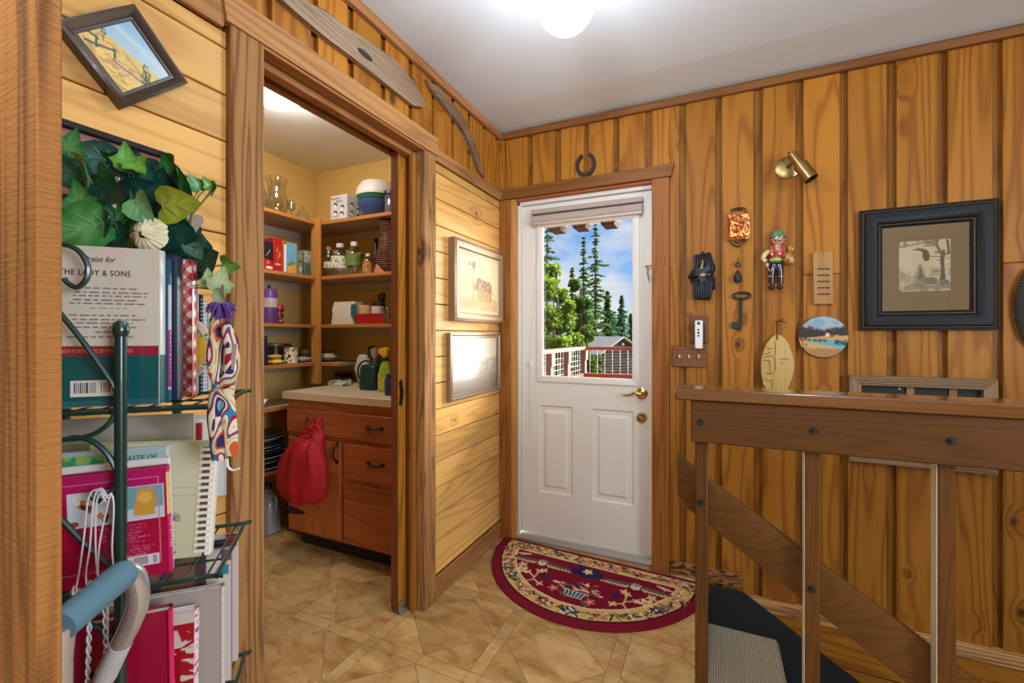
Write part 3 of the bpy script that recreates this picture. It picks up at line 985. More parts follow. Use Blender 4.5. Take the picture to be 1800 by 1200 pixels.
# ------------------------------------------------------------------ guard rail
gr = thing('stair_guard_rail', 'brown stained wooden guard rail with black bolts along the stairwell', 'railing', (-0.06, 1.5, 0))
obj('cap_rail', box(-0.117, 2.5, 1.482, 1.598, 1.021, 1.058, 0.005), glossy_x, gr)
obj('guard_board', box(-0.071, 2.5, 1.500, 1.534, 0.890, 1.0205, 0.003), stain_x, gr)
bolts = []
for i in range(9):
    x0 = -0.060 + 0.2965 * i
    b = obj('baluster', box(x0, x0 + 0.038, 1.535, 1.573, -0.55 if i else -0.40, 1.02, 0.003), stain_z, gr)
    if i == 0: b['label'] = 'newel post at the head of the stairs'
    if i: obj('pale_side', box(x0 - 0.0012, x0 + 0.0002, 1.5365, 1.5715, -0.55, 0.889), plain('pale_cream', srgb(214, 202, 178), 0.6), b, False)  # thin paler strip along the left side of the baluster
    bolts.append((x0 + 0.017, 1.500, 0.953))
def bolt_bm(p, d=(0, -1, 0)):
    M = Matrix.Rotation(R(90), 4, 'X')
    bm = lathe([(0, 0.008), (0.0045, 0.008), (0.0055, 0.0045), (0.0095, 0.0045), (0.0105, 0.0)], p, 16, M)
    return bm
for p in bolts:
    obj('bolt', bolt_bm(p), black_m, gr)

hr = thing('stair_handrail', 'dark brown stained board handrail sloping down the stairs', 'handrail', (-0.1, 1.573, 0.7))
sl = -0.69
p0 = (-0.117, 0.822)
def hz(x, o): return p0[1] + sl * (x - p0[0]) + o
poly = [(-0.117, 0.822), (1.9, hz(1.9, 0)), (1.9, hz(1.9, -0.150)), (-0.085, hz(-0.085, -0.150)), (-0.117, 0.690)]
hb = obj('handrail_board', prism(poly, 'y', 1.574, 1.609, 0.004), None or wood('stained_handrail', 'x', srgb(96, 60, 24), srgb(60, 36, 14), knots=0.1, line=0.35, across=9, along=3, rough=0.3, coat=0.3), hr)
for x, y in ((-0.043, 0), (0.2535, 0)):
    obj('bolt', bolt_bm((x, 1.535, hz(x, -0.080))), black_m, hr)

# ------------------------------------------------------------------ half-round rug at the door
rug_rng = random.Random(4)
NU, NV = 330, 190
RA, RB = 0.566, 0.600
tv = np.linspace(0, 1, NV)
vv = np.sin(tv * PI / 2)[:, None] * RB * np.ones((1, NU))
um = RA * np.sqrt(np.clip(1 - (vv / RB) ** 2, 0, 1))
ww = np.linspace(-1, 1, NU)[None, :]
uu = um * ww
cv = Canvas(uu, vv, (118, 22, 42))
rr = np.sqrt((uu / RA) ** 2 + (vv / RB) ** 2)
ang = np.arctan2(vv / RB, uu / RA)
wob = 0.004 * (vnoise(ang * 16, rr * 3, 5) - 0.5)
edge = (1 - rr) * 0.58 + wob
sed = vv + wob
cv.put((edge > 0.046) & (sed > 0.020), (24, 22, 34))
cv.put((edge > 0.054) & (sed > 0.024), (206, 172, 104))
cv.put((edge > 0.128) & (sed > 0.100), (222, 196, 150))
cv.put((edge > 0.136) & (sed > 0.108), (120, 18, 42))
band_cols = [(20, 60, 66), (44, 66, 70), (168, 84, 76), (196, 128, 104), (34, 46, 84), (120, 120, 76), (226, 210, 170), (24, 34, 40)]
def leaf(cx, cy, L_, W_, a, col):
    cv.ell(cx + math.cos(a) * L_ / 2, cy + math.sin(a) * L_ / 2, L_ / 2, W_ / 2, a, col)
def flower(cx, cy, r, c1, c2, n=5):
    for k in range(n):
        a = k * 2 * PI / n + 0.3
        cv.ell(cx + math.cos(a) * r * 0.6, cy + math.sin(a) * r * 0.6, r * 0.55, r * 0.32, a, c1)
    cv.ell(cx, cy, r * 0.33, r * 0.33, 0, c2)
# border flowers and leaves: round the arc and along the straight edge
for k in range(34):
    t = PI * (k + 0.5) / 34
    q = 0.845 + 0.0 * k
    cx, cy = RA * q * math.cos(t), RB * q * math.sin(t)
    if cy < 0.06: continue
    tg = math.atan2(RB * math.cos(t), -RA * math.sin(t))
    if k % 3 == 1:
        flower(cx, cy, 0.030, [(176, 84, 78), (204, 140, 116), (60, 70, 110)][(k // 3) % 3], (226, 206, 150))
    for s in range(7):
        a = tg + rug_rng.uniform(-1.1, 1.1) + (PI if s % 2 else 0)
        o = 0.016 * rug_rng.uniform(-1, 1)
        leaf(cx + o + rug_rng.uniform(-.02, .02), cy + rug_rng.uniform(-.016, .016), rug_rng.uniform(0.020, 0.042), rug_rng.uniform(0.006, 0.012), a, rug_rng.choice(band_cols))
for k in range(25):
    cx = -0.46 + 0.92 * k / 24
    cy = 0.062
    if k % 4 == 2:
        flower(cx, cy, 0.030, [(180, 90, 80), (206, 150, 120)][(k // 4) % 2], (228, 206, 150))
    for s in range(7):
        a = rug_rng.uniform(-0.7, 0.7) + (PI if s % 2 else 0)
        leaf(cx + rug_rng.uniform(-.018, .018), cy + rug_rng.uniform(-.024, .024), rug_rng.uniform(0.020, 0.044), rug_rng.uniform(0.006, 0.012), a, rug_rng.choice(band_cols))
CRE, OLV, NAV, SAG = (212, 182, 138), (96, 88, 76), (34, 38, 78), (126, 120, 96)
def spray(cx, cy, a, n=7, step=0.020, sgn=1):
    for k in range(n):
        x = cx + math.cos(a) * step * k * sgn; y = cy + math.sin(a) * step * k * sgn
        s = 1 - 0.05 * k
        leaf(x, y, 0.040 * s, 0.012, a + (0.75 if sgn > 0 else PI - 0.75), CRE)
        leaf(x, y, 0.034 * s, 0.016, a + (-0.75 if sgn > 0 else PI + 0.75), OLV)
        cv.ell(x, y, 0.012, 0.005, a, OLV)
def thistle(cx, cy):
    spray(cx + 0.028, cy, 0.06, 7, 0.020, 1); spray(cx - 0.028, cy, -0.06, 7, 0.020, -1)
    cv.ell(cx, cy + 0.004, 0.024, 0.022, 0, (206, 200, 178))
    for k in range(7):
        a = -PI / 2 + (k - 3) * 0.26
        cv.line(cx, cy + 0.006, cx + math.cos(a) * 0.034, cy + math.sin(a) * 0.034, 0.004, [(210, 208, 190), (40, 44, 60)][k % 2])
thistle(-0.245, 0.185); thistle(0.245, 0.185)
for dx, dy in ((0, 0), (-.035, -.012), (.035, -.012), (-.02, .02), (.02, .02), (0, .028), (-.055, .012), (.055, .012)):
    flower(dx, 0.165 + dy, 0.034, NAV, NAV)
flower(0, 0.163, 0.024, (226, 202, 150), (220, 180, 110), 5)
# basket of flowers
for k in range(46):
    a = rug_rng.uniform(0, 2 * PI); r_ = rug_rng.uniform(0.0, 1) ** 0.5
    leaf(0.004 + 0.115 * r_ * math.cos(a), 0.315 + 0.055 * r_ * math.sin(a), 0.034, 0.011, rug_rng.uniform(-0.6, 0.6) + rug_rng.choice((0, PI)), rug_rng.choice([CRE, CRE, NAV, (176, 96, 84), OLV, (226, 204, 160)]))
cv.poly([(-0.062, 0.352), (0.062, 0.352), (0.046, 0.402), (-0.046, 0.402)], (62, 74, 84))
for k in range(6):
    cv.line(-0.05 + 0.02 * k, 0.354, -0.038 + 0.0152 * k, 0.402, 0.006, (190, 200, 190))
cv.line(-0.062, 0.354, 0.062, 0.354, 0.006, (200, 204, 190)); cv.line(-0.044, 0.404, 0.044, 0.404, 0.007, (150, 170, 180))
flower(-0.105, 0.372, 0.026, (190, 96, 88), (222, 180, 150)); flower(0.085, 0.405, 0.026, (190, 96, 88), (222, 180, 150))
leaf(-0.07, 0.385, 0.05, 0.02, 0.6, OLV); leaf(0.05, 0.41, 0.05, 0.02, 0.9, OLV)
for sg in (-1, 1):
    bx, by = sg * 0.225, 0.31
    for (x0, y0, x1, y1) in ((0, 0.05, 0.0, -0.045), (0, 0.02, 0.05, -0.012), (0, 0.035, -0.045, 0.06), (0, 0.04, 0.03, 0.082), (0, -0.03, -0.02, -0.06)):
        cv.line(bx + sg * x0, by + y0, bx + sg * x1, by + y1, 0.008, CRE)
        flower(bx + sg * x1, by + y1, 0.020, CRE, (226, 200, 140), 4)
    flower(sg * 0.315, 0.295, 0.034, (226, 204, 150), (206, 150, 90)); flower(sg * 0.33, 0.245, 0.024, CRE, CRE)
    leaf(sg * 0.345, 0.30, 0.07, 0.024, 0.25 if sg > 0 else PI - 0.25, OLV); leaf(sg * 0.36, 0.275, 0.06, 0.020, 0.0 if sg > 0 else PI, SAG)
    flower(sg * 0.18, 0.300, 0.022, NAV, NAV)
# the little birds in the upper corners
for sg in (-1, 1):
    bx, by = sg * 0.375, 0.140
    cv.ell(bx, by, 0.034, 0.011, 0.2 * sg, CRE); cv.ell(bx - sg * 0.032, by - 0.012, 0.011, 0.009, 0, CRE)
    cv.line(bx + sg * 0.03, by + 0.004, bx + sg * 0.062, by - 0.004, 0.010, CRE); cv.line(bx, by + 0.008, bx - 0.004, by + 0.024, 0.003, CRE)
cols = cv.c * (0.90 + 0.2 * vnoise(uu * 420, vv * 420, 9))[..., None]
z = 0.009 + 0.0015 * vnoise(uu * 90, vv * 90, 2) + 0.004 * np.clip(vnoise(uu * 5, vv * 5, 3) - 0.55, 0, 1)
rot = R(-2.9)
cx0, cy0 = -0.586, 2.388
X = cx0 + uu * math.cos(rot) + vv * math.sin(rot)
Y = cy0 + uu * math.sin(rot) - vv * math.cos(rot)
Pm = np.stack([X, Y, z], -1)
rim = Pm.copy(); rim[..., 2] = 0.001
Pm2 = np.concatenate([rim[:, :1], Pm, rim[:, -1:]], 1)
C2 = np.concatenate([cols[:, :1], cols, cols[:, -1:]], 1)
Pm2 = np.concatenate([Pm2[:1] * np.array([1, 1, 0]) + np.array([0, 0, 0.001]), Pm2], 0)
C2 = np.concatenate([C2[:1], C2], 0)
rug = link('half_round_rug', grid_mesh('half_round_rug', Pm2, C2, cloth_print))
tag(rug, 'crimson half-round floral rug lying in front of the white door', 'rug')

# ------------------------------------------------------------------ things on the door wall (board faces at y = 2.42)
WY = 2.4195
# horseshoe
c = Vector((-0.657, 2.405, 2.172))
pts = []
for k in range(25):
    a = R(-238 + 296 * k / 24 + 0)
    pts.append(a)
bm = new_bm()
def shoe(r_):
    return [(c.x + r_ * 0.92 * math.cos(a), c.z + r_ * 1.08 * math.sin(a)) for a in [R(112 + 316 * k / 26) for k in range(27)]]
o_, i_ = shoe(0.062), shoe(0.043)
add_prism(bm, o_ + list(reversed(i_)), 'y', 2.406, WY, 0.0)
hs = obj('horseshoe', bm, plain('rusty_iron', srgb(58, 50, 46), 0.55, metal=0.6, var=0.3, vscale=60))
tag(hs, 'dark iron horseshoe nailed open end up above the white door', 'horseshoe')
# carved black face
mk = thing('carved_face_mask', 'black carved face with shaggy hair on wall left of the copper plaque', 'carving', (-0.06, WY, 1.52))
def zpx(px, py, Y=2.40):
    q = atY(px, py, Y); return (q.x, q.z)
out = [zpx(1200 + x / 10, 420 + y / 10) for x, y in ((350, 205), (385, 245), (440, 228), (490, 235), (505, 280), (540, 390), (572, 470), (570, 545), (545, 590), (560, 670), (578, 690), (570, 780), (578, 860), (520, 915), (505, 1000), (470, 1075), (400, 1055), (330, 1065), (210, 1045), (190, 940), (165, 870), (170, 790), (135, 760), (130, 715), (185, 690), (100, 690), (88, 665), (135, 590), (195, 480), (205, 400), (205, 280), (270, 270), (325, 270))]
bm = new_bm()
cx_ = sum(p[0] for p in out) / len(out); cz_ = sum(p[1] for p in out) / len(out)
rings = []
for s, y in ((1.0, WY), (1.0, 2.405), (0.86, 2.390), (0.6, 2.380), (0.3, 2.374)):
    rings.append([bm.verts.new((cx_ + (p[0] - cx_) * s, y + (0.004 * math.sin(i * 2.4) if 0 < s < 1 else 0), cz_ + (p[1] - cz_) * s)) for i, p in enumerate(out)])
for a, b in zip(rings[:-1], rings[1:]):
    for i in range(len(out)):
        bm.faces.new((a[i], a[(i + 1) % len(out)], b[(i + 1) % len(out)], b[i]))
bm.faces.new(rings[-1])
ink = plain('blue_black_carving', srgb(24, 30, 38), 0.45, var=0.4, vscale=40, bump=0.6, bscale=50)
obj('head', bm, ink, mk)
q = lambda x, y, Y: Vector((zpx(1200 + x / 10, 420 + y / 10, Y)[0], Y, zpx(1200 + x / 10, 420 + y / 10, Y)[1]))
obj('nose', tube([q(352, 375, 2.372), q(345, 450, 2.364), q(328, 520, 2.366)], 0.0035, 8, r_end=0.006), plain('carved_cream', srgb(176, 140, 92), 0.5), mk)
obj('mouth', add_lathe(new_bm(), [(0, -0.006), (0.012, -0.003), (0.013, 0.003), (0, 0.006)], q(355, 630, 2.374), 14, Matrix.Rotation(R(90), 4, 'X') @ Matrix.Scale(0.55, 4, (0, 1, 0))), plain('carved_lip', srgb(190, 140, 100), 0.5), mk)
for x, y in ((252, 372), (300, 385), (478, 385)):
    obj('eye', lathe([(0, -0.003), (0.0052, 0), (0, 0.003)], q(x, y, 2.381), 10), plain('eye_white', srgb(170, 160, 140), 0.4), mk)
for k in range(9):
    x0 = 215 + k * 36
    bm = new_bm()
    add_tube(bm, [q(x0, 300 + 10 * (k % 3), 2.386), q(x0 + 12 * math.sin(k), 400, 2.378), q(x0 - 26 + 5 * k, 560, 2.384)], 0.0042, 6)
    obj('carved_strand', bm, ink, mk)
for k in range(8):
    x0 = 180 + k * 45
    bm = new_bm()
    add_tube(bm, [q(x0, 730, 2.386), q(x0 + 8, 860, 2.378), q(x0 + 18 - k * 4, 1040, 2.392)], 0.0048, 6)
    obj('carved_strand', bm, ink, mk)
# copper plaque
cp = thing('copper_plaque', 'square embossed copper plaque with small iron handles above the hanging weight', 'plaque', (0.1, WY, 1.75))
x0, z1 = zpx(1278, 374); x1, z0 = zpx(1319, 418)
x1, z0 = zpx(1318, 419)
copper = plain('copper', srgb(206, 126, 74), 0.28, metal=1.0, var=0.15, vscale=40)
def relief(cvs):
    pass
nx = 40
xs = np.linspace(0, 1, nx); S, T = np.meshgrid(xs, xs)
bul = 0.006 * vnoise(S * 6, T * 6, 3) + 0.005 * vnoise(S * 13, T * 13, 8) + 0.01 * np.exp(-((S - .5) ** 2 + (T - .5) ** 2) / 0.06)
PP = np.stack([x0 + (x1 - x0) * S, 2.402 - bul * np.minimum(1, 8 * np.minimum(np.minimum(S, 1 - S), np.minimum(T, 1 - T))), z0 + (z1 - z0) * T], -1)
me = grid_mesh('embossed_face', PP, np.full((nx, nx, 3), 200.0), copper)
for p in me.polygons: p.use_smooth = True
me.transform(wmat(cp).inverted())
link('embossed_face', me, cp)
obj('plaque_body', box(x0, x1, 2.4025, WY, z0, z1, 0.002), copper, cp)
for zz_, nm in ((z1, 1), (z0, -1)):
    xm = (x0 + x1) / 2
    pts = spline([(xm - 0.028, 2.41, zz_ - 0.002 * nm), (xm - 0.03, 2.408, zz_ + 0.014 * nm), (xm, 2.406, zz_ + (0.020 if nm > 0 else 0.034) * nm), (xm + 0.03, 2.408, zz_ + 0.014 * nm), (xm + 0.028, 2.41, zz_ - 0.002 * nm)], 5)
    bm = tube(pts, 0.0032, 6)
    add_tube(bm, spline([(xm - 0.018, 2.408, zz_ + 0.006 * nm), (xm, 2.408, zz_ + 0.014 * nm), (xm + 0.018, 2.408, zz_ + 0.006 * nm)], 5), 0.0026, 6)
    obj('handle', bm, plain('dark_bronze', srgb(84, 66, 46), 0.4, metal=0.7), cp)
# teardrop weight on a nail
tw = thing('teardrop_weight', 'small dark teardrop weight hanging from a nail above the old key', 'weight', (0.097, WY, 1.54))
iron = plain('old_iron', srgb(58, 56, 52), 0.6, metal=0.5, var=0.25, vscale=80)
wc = zpx(1297, 486)
obj('weight_body', lathe([(0, -0.030), (0.012, -0.027), (0.019, -0.014), (0.018, 0.0), (0.010, 0.018), (0.004, 0.030), (0, 0.032)], (wc[0], 2.40, wc[1]), 18), iron, tw)
ec = zpx(1297, 465)
obj('eye_ring', tube([(ec[0] + 0.010 * math.cos(t), 2.402, ec[1] + 0.010 * math.sin(t)) for t in [2 * PI * k / 16 for k in range(16)]], 0.0035, 7, True), iron, tw)
obj('nail', tube([(ec[0], WY + 0.004, ec[1] + 0.010), (ec[0], 2.398, ec[1] + 0.004), (ec[0] - 0.001, 2.400, ec[1] + 0.032)], 0.002, 6), iron, tw)
# large key
ky = thing('old_iron_key', 'large old iron key with an oval bow hung below the weight', 'key', (0.11, WY, 1.35))
kc = zpx(1304, 519)
obj('bow', tube([(kc[0] + 0.037 * math.cos(t), 2.408, kc[1] + 0.015 * math.sin(t)) for t in [2 * PI * k / 24 for k in range(24)]], 0.0055, 8, True), iron, ky)
k0, k1 = zpx(1303, 527), zpx(1301, 580)
obj('shank', tube([(k0[0], 2.408, k0[1]), (k1[0], 2.408, k1[1])], 0.007, 10), iron, ky)
a_, b_ = zpx(1286, 566), zpx(1301, 577)
obj('bit', box(a_[0], b_[0], 2.403, 2.413, b_[1], a_[1], 0.002), iron, ky)
# ceramic figurine of a moustached man (wall plaque)
fg = thing('ceramic_man_figurine', 'glazed ceramic man in green hat and red vest holding a tan sack and a hook', 'figurine', (0.262, WY, 1.57))
def F(x, y, Y=2.40):
    q = atY(1320 + x * 90 / 831.0, 390 + y * 130 / 1200.0, Y); return Vector((q.x, Y, q.z))
def glaze(n, c): return plain(n, c, 0.18, spec=0.6, coat=0.5)
skin_g, cream_g, red_g = glaze('glazed_skin', srgb(206, 160, 122)), glaze('glazed_cream', srgb(212, 192, 120)), glaze('glazed_red', srgb(168, 40, 32))
navy_g, green_g, tan_g, hat_g = glaze('glazed_navy', srgb(26, 28, 44)), glaze('glazed_sash', srgb(92, 150, 90)), glaze('glazed_tan', srgb(160, 116, 46)), glaze('glazed_hat', srgb(84, 128, 92))
def blob(bm, c, rx, ry, rz, rot=0.0, seg=16):
    M = Matrix.Rotation(rot, 4, 'Y') @ Matrix.Diagonal((rx, ry, rz, 1))
    add_lathe(bm, [(0, -1)] + [(math.cos(R(a)), math.sin(R(a))) for a in range(-75, 76, 15)] + [(0, 1)], c, seg, M)
    return bm
px = 0.000217 * 1.0
u_ = abs(F(100, 0).x - F(0, 0).x) / 100.0
bm = new_bm()
blob(bm, F(435, 290, 2.396), 95 * u_, 0.020, 100 * u_)
blob(bm, F(430, 400, 2.402), 60 * u_, 0.014, 60 * u_)
blob(bm, F(425, 312, 2.374), 16 * u_, 0.006, 20 * u_)
blob(bm, F(335, 285, 2.402), 16 * u_, 0.008, 26 * u_); blob(bm, F(540, 280, 2.402), 16 * u_, 0.008, 26 * u_)
head = obj('head', bm, skin_g, fg)
bm = new_bm()
for sx in (-1, 1):
    add_tube(bm, spline([F(440 + sx * 5, 290, 2.373), F(440 + sx * 40, 300, 2.374), F(440 + sx * 68, 278, 2.379)], 4), 13 * u_, 7, r_end=5 * u_)
obj('moustache', bm, navy_g, head)
for sx in (-1, 1):
    obj('eye', blob(new_bm(), F(437 + sx * 42, 248, 2.378), 9 * u_, 0.003, 7 * u_), navy_g, head)
bm = lathe([(128, -14), (130, 0), (112, 14), (104, 30), (98, 70), (66, 108), (0, 124)], (0, 0, 0), 24, Matrix.Diagonal((u_, u_ * 0.62, u_ * 1.05, 1)))
bm.transform(Matrix.Translation(F(432, 245, 2.398)))
obj('hat', bm, hat_g, fg)
bm = new_bm()
blob(bm, F(425, 510, 2.400), 125 * u_, 0.024, 120 * u_)
blob(bm, F(405, 610, 2.402), 105 * u_, 0.020, 50 * u_)
obj('shirt', bm, cream_g, fg)
bm = new_bm()
add_prism(bm, [(F(300, 400).x, F(300, 400).z), (F(345, 395).x, F(345, 395).z), (F(420, 480).x, F(420, 480).z), (F(430, 560).x, F(430, 560).z), (F(350, 595).x, F(350, 595).z), (F(310, 570).x, F(310, 570).z)], 'y', 2.372, 2.40, 0.003)
add_prism(bm, [(F(500, 395).x, F(500, 395).z), (F(555, 400).x, F(555, 400).z), (F(545, 570).x, F(545, 570).z), (F(480, 595).x, F(480, 595).z), (F(425, 555).x, F(425, 555).z), (F(425, 480).x, F(425, 480).z)], 'y', 2.372, 2.40, 0.003)
obj('vest', bm, red_g, fg)
bm = new_bm()
blob(bm, F(400, 645, 2.400), 105 * u_, 0.022, 32 * u_)
obj('sash', bm, green_g, fg)
bm = tube(spline([F(300, 480, 2.395), F(225, 530, 2.392), F(200, 590, 2.390), F(240, 650, 2.386)], 5), 0.013, 12, r_end=0.010)
obj('sleeve', bm, cream_g, fg)
obj('hand', blob(new_bm(), F(260, 695, 2.384), 36 * u_, 0.009, 40 * u_), skin_g, fg)
bm = new_bm()
blob(bm, F(650, 600, 2.376), 42 * u_, 0.009, 46 * u_)
for k in range(4):
    add_tube(bm, spline([F(635 + 18 * k, 590 + 6 * k, 2.370), F(640 + 20 * k, 630, 2.366), F(620 + 22 * k, 665, 2.372)], 3), 0.0022, 6)
obj('hand', bm, skin_g, fg)
bm = new_bm()
for sx, x in ((-1, 310), (1, 480)):
    add_tube(bm, [F(405 + sx * 45, 690, 2.400), F(405 + sx * 70, 840, 2.398), F(405 + sx * 70, 1000, 2.400)], 0.0170, 14, r_end=0.0115)
    blob(bm, F(400 + sx * 62 + sx * 8, 1060, 2.394), 52 * u_, 0.018, 42 * u_)
blob(bm, F(400, 740, 2.402), 130 * u_, 0.020, 75 * u_)
obj('trousers', bm, navy_g, fg)
bm = new_bm()
for x in (312, 490):
    add_tube(bm, [F(x - 40, 883, 2.379), F(x + 36, 882, 2.379)], 0.0018, 6)
obj('knee_band', bm, cream_g, fg)
obj('hook', tube(spline([F(262, 700, 2.374), F(290, 775, 2.372), F(330, 790, 2.372), F(375, 750, 2.372)], 5), 0.0030, 7), glaze('hook_grey', srgb(160, 150, 130)), fg)
bm = new_bm()
blob(bm, F(640, 440, 2.400), 78 * u_, 0.020, 90 * u_); blob(bm, F(600, 590, 2.398), 92 * u_, 0.022, 120 * u_)
obj('sack', bm, tan_g, fg)

# board with five rows of holes
hb = thing('holed_cribbage_board', 'small pale board drilled with five rows of holes, left of the black framed picture', 'game board', (0.44, WY, 1.48))
A = [zpx(1429, 443), zpx(1464, 441), zpx(1465, 534), zpx(1431, 534)]
obj('board_body', prism([(p[0], p[1]) for p in A], 'y', 2.402, WY, 0.002), wood('pale_board', 'z', srgb(176, 136, 84), srgb(140, 100, 56), knots=0.0, line=0.3), hb)
bm = new_bm()
for r_ in range(5):
    for c_ in range(5):
        p = zpx(1160 + (930 + 15 * c_) * 0.3, 340 + (441 + 37 * r_) * 0.3)
        add_lathe(bm, [(0, -0.001), (0.0036, -0.001), (0.0036, 0.001), (0, 0.001)], (p[0], 2.4015, p[1]), 10, Matrix.Rotation(R(90), 4, 'X'))
p = zpx(1447, 445.5)
add_lathe(bm, [(0, -0.001), (0.003, 0)], (p[0], 2.4015, p[1]), 8, Matrix.Rotation(R(90), 4, 'X'))
obj('peg_holes', bm, plain('hole_dark', srgb(16, 12, 8), 0.9), hb)

# triple switch plate and the white remote in front of its plate
walnut = wood('walnut_plate', 'x', srgb(124, 80, 48), srgb(84, 50, 28), knots=0.0, line=0.4, across=14)
sw = thing('triple_switch_plate', 'brown wooden plate with three cream light switches below the white remote', 'light switch', (-0.12, WY, 1.115))
a_, b_ = zpx(1181, 608), zpx(1241, 646)
obj('plate', box(a_[0], b_[0], 2.408, WY, b_[1], a_[1], 0.003), walnut, sw)
for k, (x, y) in enumerate(((1194.3, 627), (1211, 626.5), (1228, 626.5))):
    p = zpx(x, y)
    up = -1 if k == 0 else 1
    M = Matrix.Translation((p[0], 2.404, p[1])) @ Matrix.Rotation(R(22 * up), 4, 'X')
    obj('toggle', add_box(new_bm(), -0.004, 0.004, -0.009, 0.006, -0.008, 0.008, 0.002, M), cream_m, sw)
    for dy in (-10.5, 10.5):
        s_ = zpx(x, y + dy)
        obj('screw', lathe([(0, 0.0015), (0.003, 0.001), (0.0032, 0)], (s_[0], 2.408, s_[1]), 8, Matrix.Rotation(R(90), 4, 'X')), plain('brown_screw', srgb(70, 46, 28), 0.4), sw)
rp = thing('remote_holder_plate', 'brown wooden wall plate behind the white remote', 'plate', (-0.075, WY, 1.25))
a_, b_ = zpx(1213, 555), zpx(1245, 603.5)
obj('plate', box(a_[0], b_[0], 2.410, WY, b_[1], a_[1], 0.003), walnut, rp)
a2, b2 = zpx(1219, 567), zpx(1239, 605)
obj('cradle', box(a2[0], b2[0], 2.398, 2.411, b2[1], a2[1], 0.004), plain('black_plastic', srgb(30, 40, 46), 0.4), rp)
rm = thing('remote_control', 'slim white remote control with round dark buttons in its wall cradle', 'remote', (-0.076, 2.39, 1.23))
a_, b_ = zpx(1221, 563, 2.39), zpx(1235.5, 613, 2.39)
obj('remote_body', box(a_[0], b_[0], 2.380, 2.398, b_[1], a_[1], 0.005), white_m, rm)
btn = plain('button_blue_black', srgb(22, 36, 48), 0.35)
for x, y, r_ in ((1228, 568.0, 0.0078), (1227.6, 579.5, 0.0048), (1227.7, 584.8, 0.006), (1227.6, 590, 0.0048)):
    p = zpx(x, y, 2.38)
    obj('button', lathe([(0, 0.0025), (r_ * 0.8, 0.0022), (r_, 0)], (p[0], 2.380, p[1]), 16, Matrix.Rotation(R(90), 4, 'X')), btn, rm)

# wood slice with a carved face, hanging by a thong
fs = thing('carved_wood_slice', 'pale pointed oval wood slice with a carved old face hanging behind the rail', 'carving', (0.264, WY, 1.09))
pts = [zpx(1320 + x / 8, 540 + y / 8) for x, y in ((365, 375), (430, 395), (490, 445), (545, 530), (590, 670), (612, 790), (612, 850), (590, 980), (545, 1090), (500, 1190), (440, 1260), (360, 1285), (290, 1250), (220, 1180), (180, 1080), (150, 960), (138, 820), (150, 720), (175, 610), (220, 510), (290, 420))]
slice_m = wood('pale_slice', 'z', srgb(196, 164, 98), srgb(158, 124, 66), knots=0.0, line=0.25, across=9)
obj('slice', prism(pts, 'y', 2.402, WY, 0.004), slice_m, fs)
q = lambda x, y, Y=2.401: Vector((zpx(1320 + x / 8, 540 + y / 8, 2.40)[0], Y, zpx(1320 + x / 8, 540 + y / 8, 2.40)[1]))
bm = new_bm()
for line_ in (((220, 545), (245, 580), (310, 575)), ((190, 655), (240, 650), (280, 620)), ((180, 710), (240, 690), (330, 700), (345, 900)), ((255, 745), (270, 850), (262, 930), (300, 925), (320, 905)), ((210, 930), (262, 940)), ((190, 1000), (240, 1030), (320, 1020)), ((180, 750), (225, 745), (250, 760)), ((400, 740), (460, 720), (540, 740)), ((330, 480), (345, 560), (340, 680)), ((430, 760), (440, 800)), ((285, 1040), (300, 1100), (290, 1140))):
    add_tube(bm, spline([q(*p) for p in line_], 4), 0.0013, 5)
obj('carved_lines', bm, plain('carved_line_brown', srgb(96, 70, 38), 0.8), fs)
bm = tube([q(368, 455, 2.399), q(366, 330, 2.404), q(362, 200, 2.404)], 0.0028, 7)
add_tube(bm, spline([q(362, 200, 2.404), q(420, 185, 2.402), q(455, 160, 2.400)], 4), 0.0028, 6)
add_tube(bm, spline([q(362, 200, 2.404), q(430, 195, 2.402), q(490, 215, 2.400)], 4), 0.0024, 6)
obj('thong', bm, plain('leather_thong', srgb(74, 34, 26), 0.7), fs)

# oval painting on a slab of wood
op = thing('oval_landscape_painting', 'oval painting of a river, bare trees and house right of the carved wood slice', 'painting', (0.44, WY, 1.218))
oc = (0.4405, 1.217)
OA, OB = 0.0945, 0.0935
N = 60
th = np.linspace(0, 2 * PI, N + 1)
obj('slab', prism([(oc[0] + OA * math.cos(t), oc[1] + OB * math.sin(t)) for t in th[:-1]], 'y', 2.405, WY, 0.002), wood('bark_edge', 'x', srgb(120, 84, 52), srgb(70, 44, 26)), op)
rad = np.linspace(0, 1, 40)[:, None]
U = rad * np.cos(th)[None, :]; V = rad * np.sin(th)[None, :]
cv = Canvas(U, V, (126, 160, 176))
cv.put(np.clip((0.9 - V) * 0.8, 0, 1), (170, 186, 186), 0.6)
cv.put(vnoise(U * 4, V * 6, 2) > 0.62, (190, 196, 190), 0.5)
tr = 0.28 + 0.22 * np.abs(U - 0.05) + 0.14 * vnoise(U * 14, V * 2, 4)
cv.put((V < tr) & (V > -0.1), (84, 62, 56)); cv.put((V < tr - 0.16 + 0.1 * vnoise(U * 22, V * 9, 1)) & (V > -0.1), (44, 40, 46))
cv.put(V < 0.02 + 0.06 * np.sin(U * 3 + 0.4), (196, 152, 92)); cv.put(V < -0.06 + 0.05 * np.sin(U * 4), (150, 108, 62), 0.7)
cv.put((V < -0.10 + 0.18 * U) & (V < 0.04), (206, 164, 104), 0.8)
cv.poly([(0.10, 0.0), (0.10, 0.12), (0.18, 0.20), (0.27, 0.14), (0.27, 0.0)], (222, 196, 160)); cv.rect(0.27, 0.44, 0.0, 0.12, (110, 72, 60))
riv = -0.17 - 0.22 * (U + 0.2) * (U > -0.6)
cv.put((np.abs(V - (-0.22 - 0.16 * (U + 0.4))) < 0.05 + 0.11 * (U + 0.6)) & (U > -0.6), (96, 170, 180))
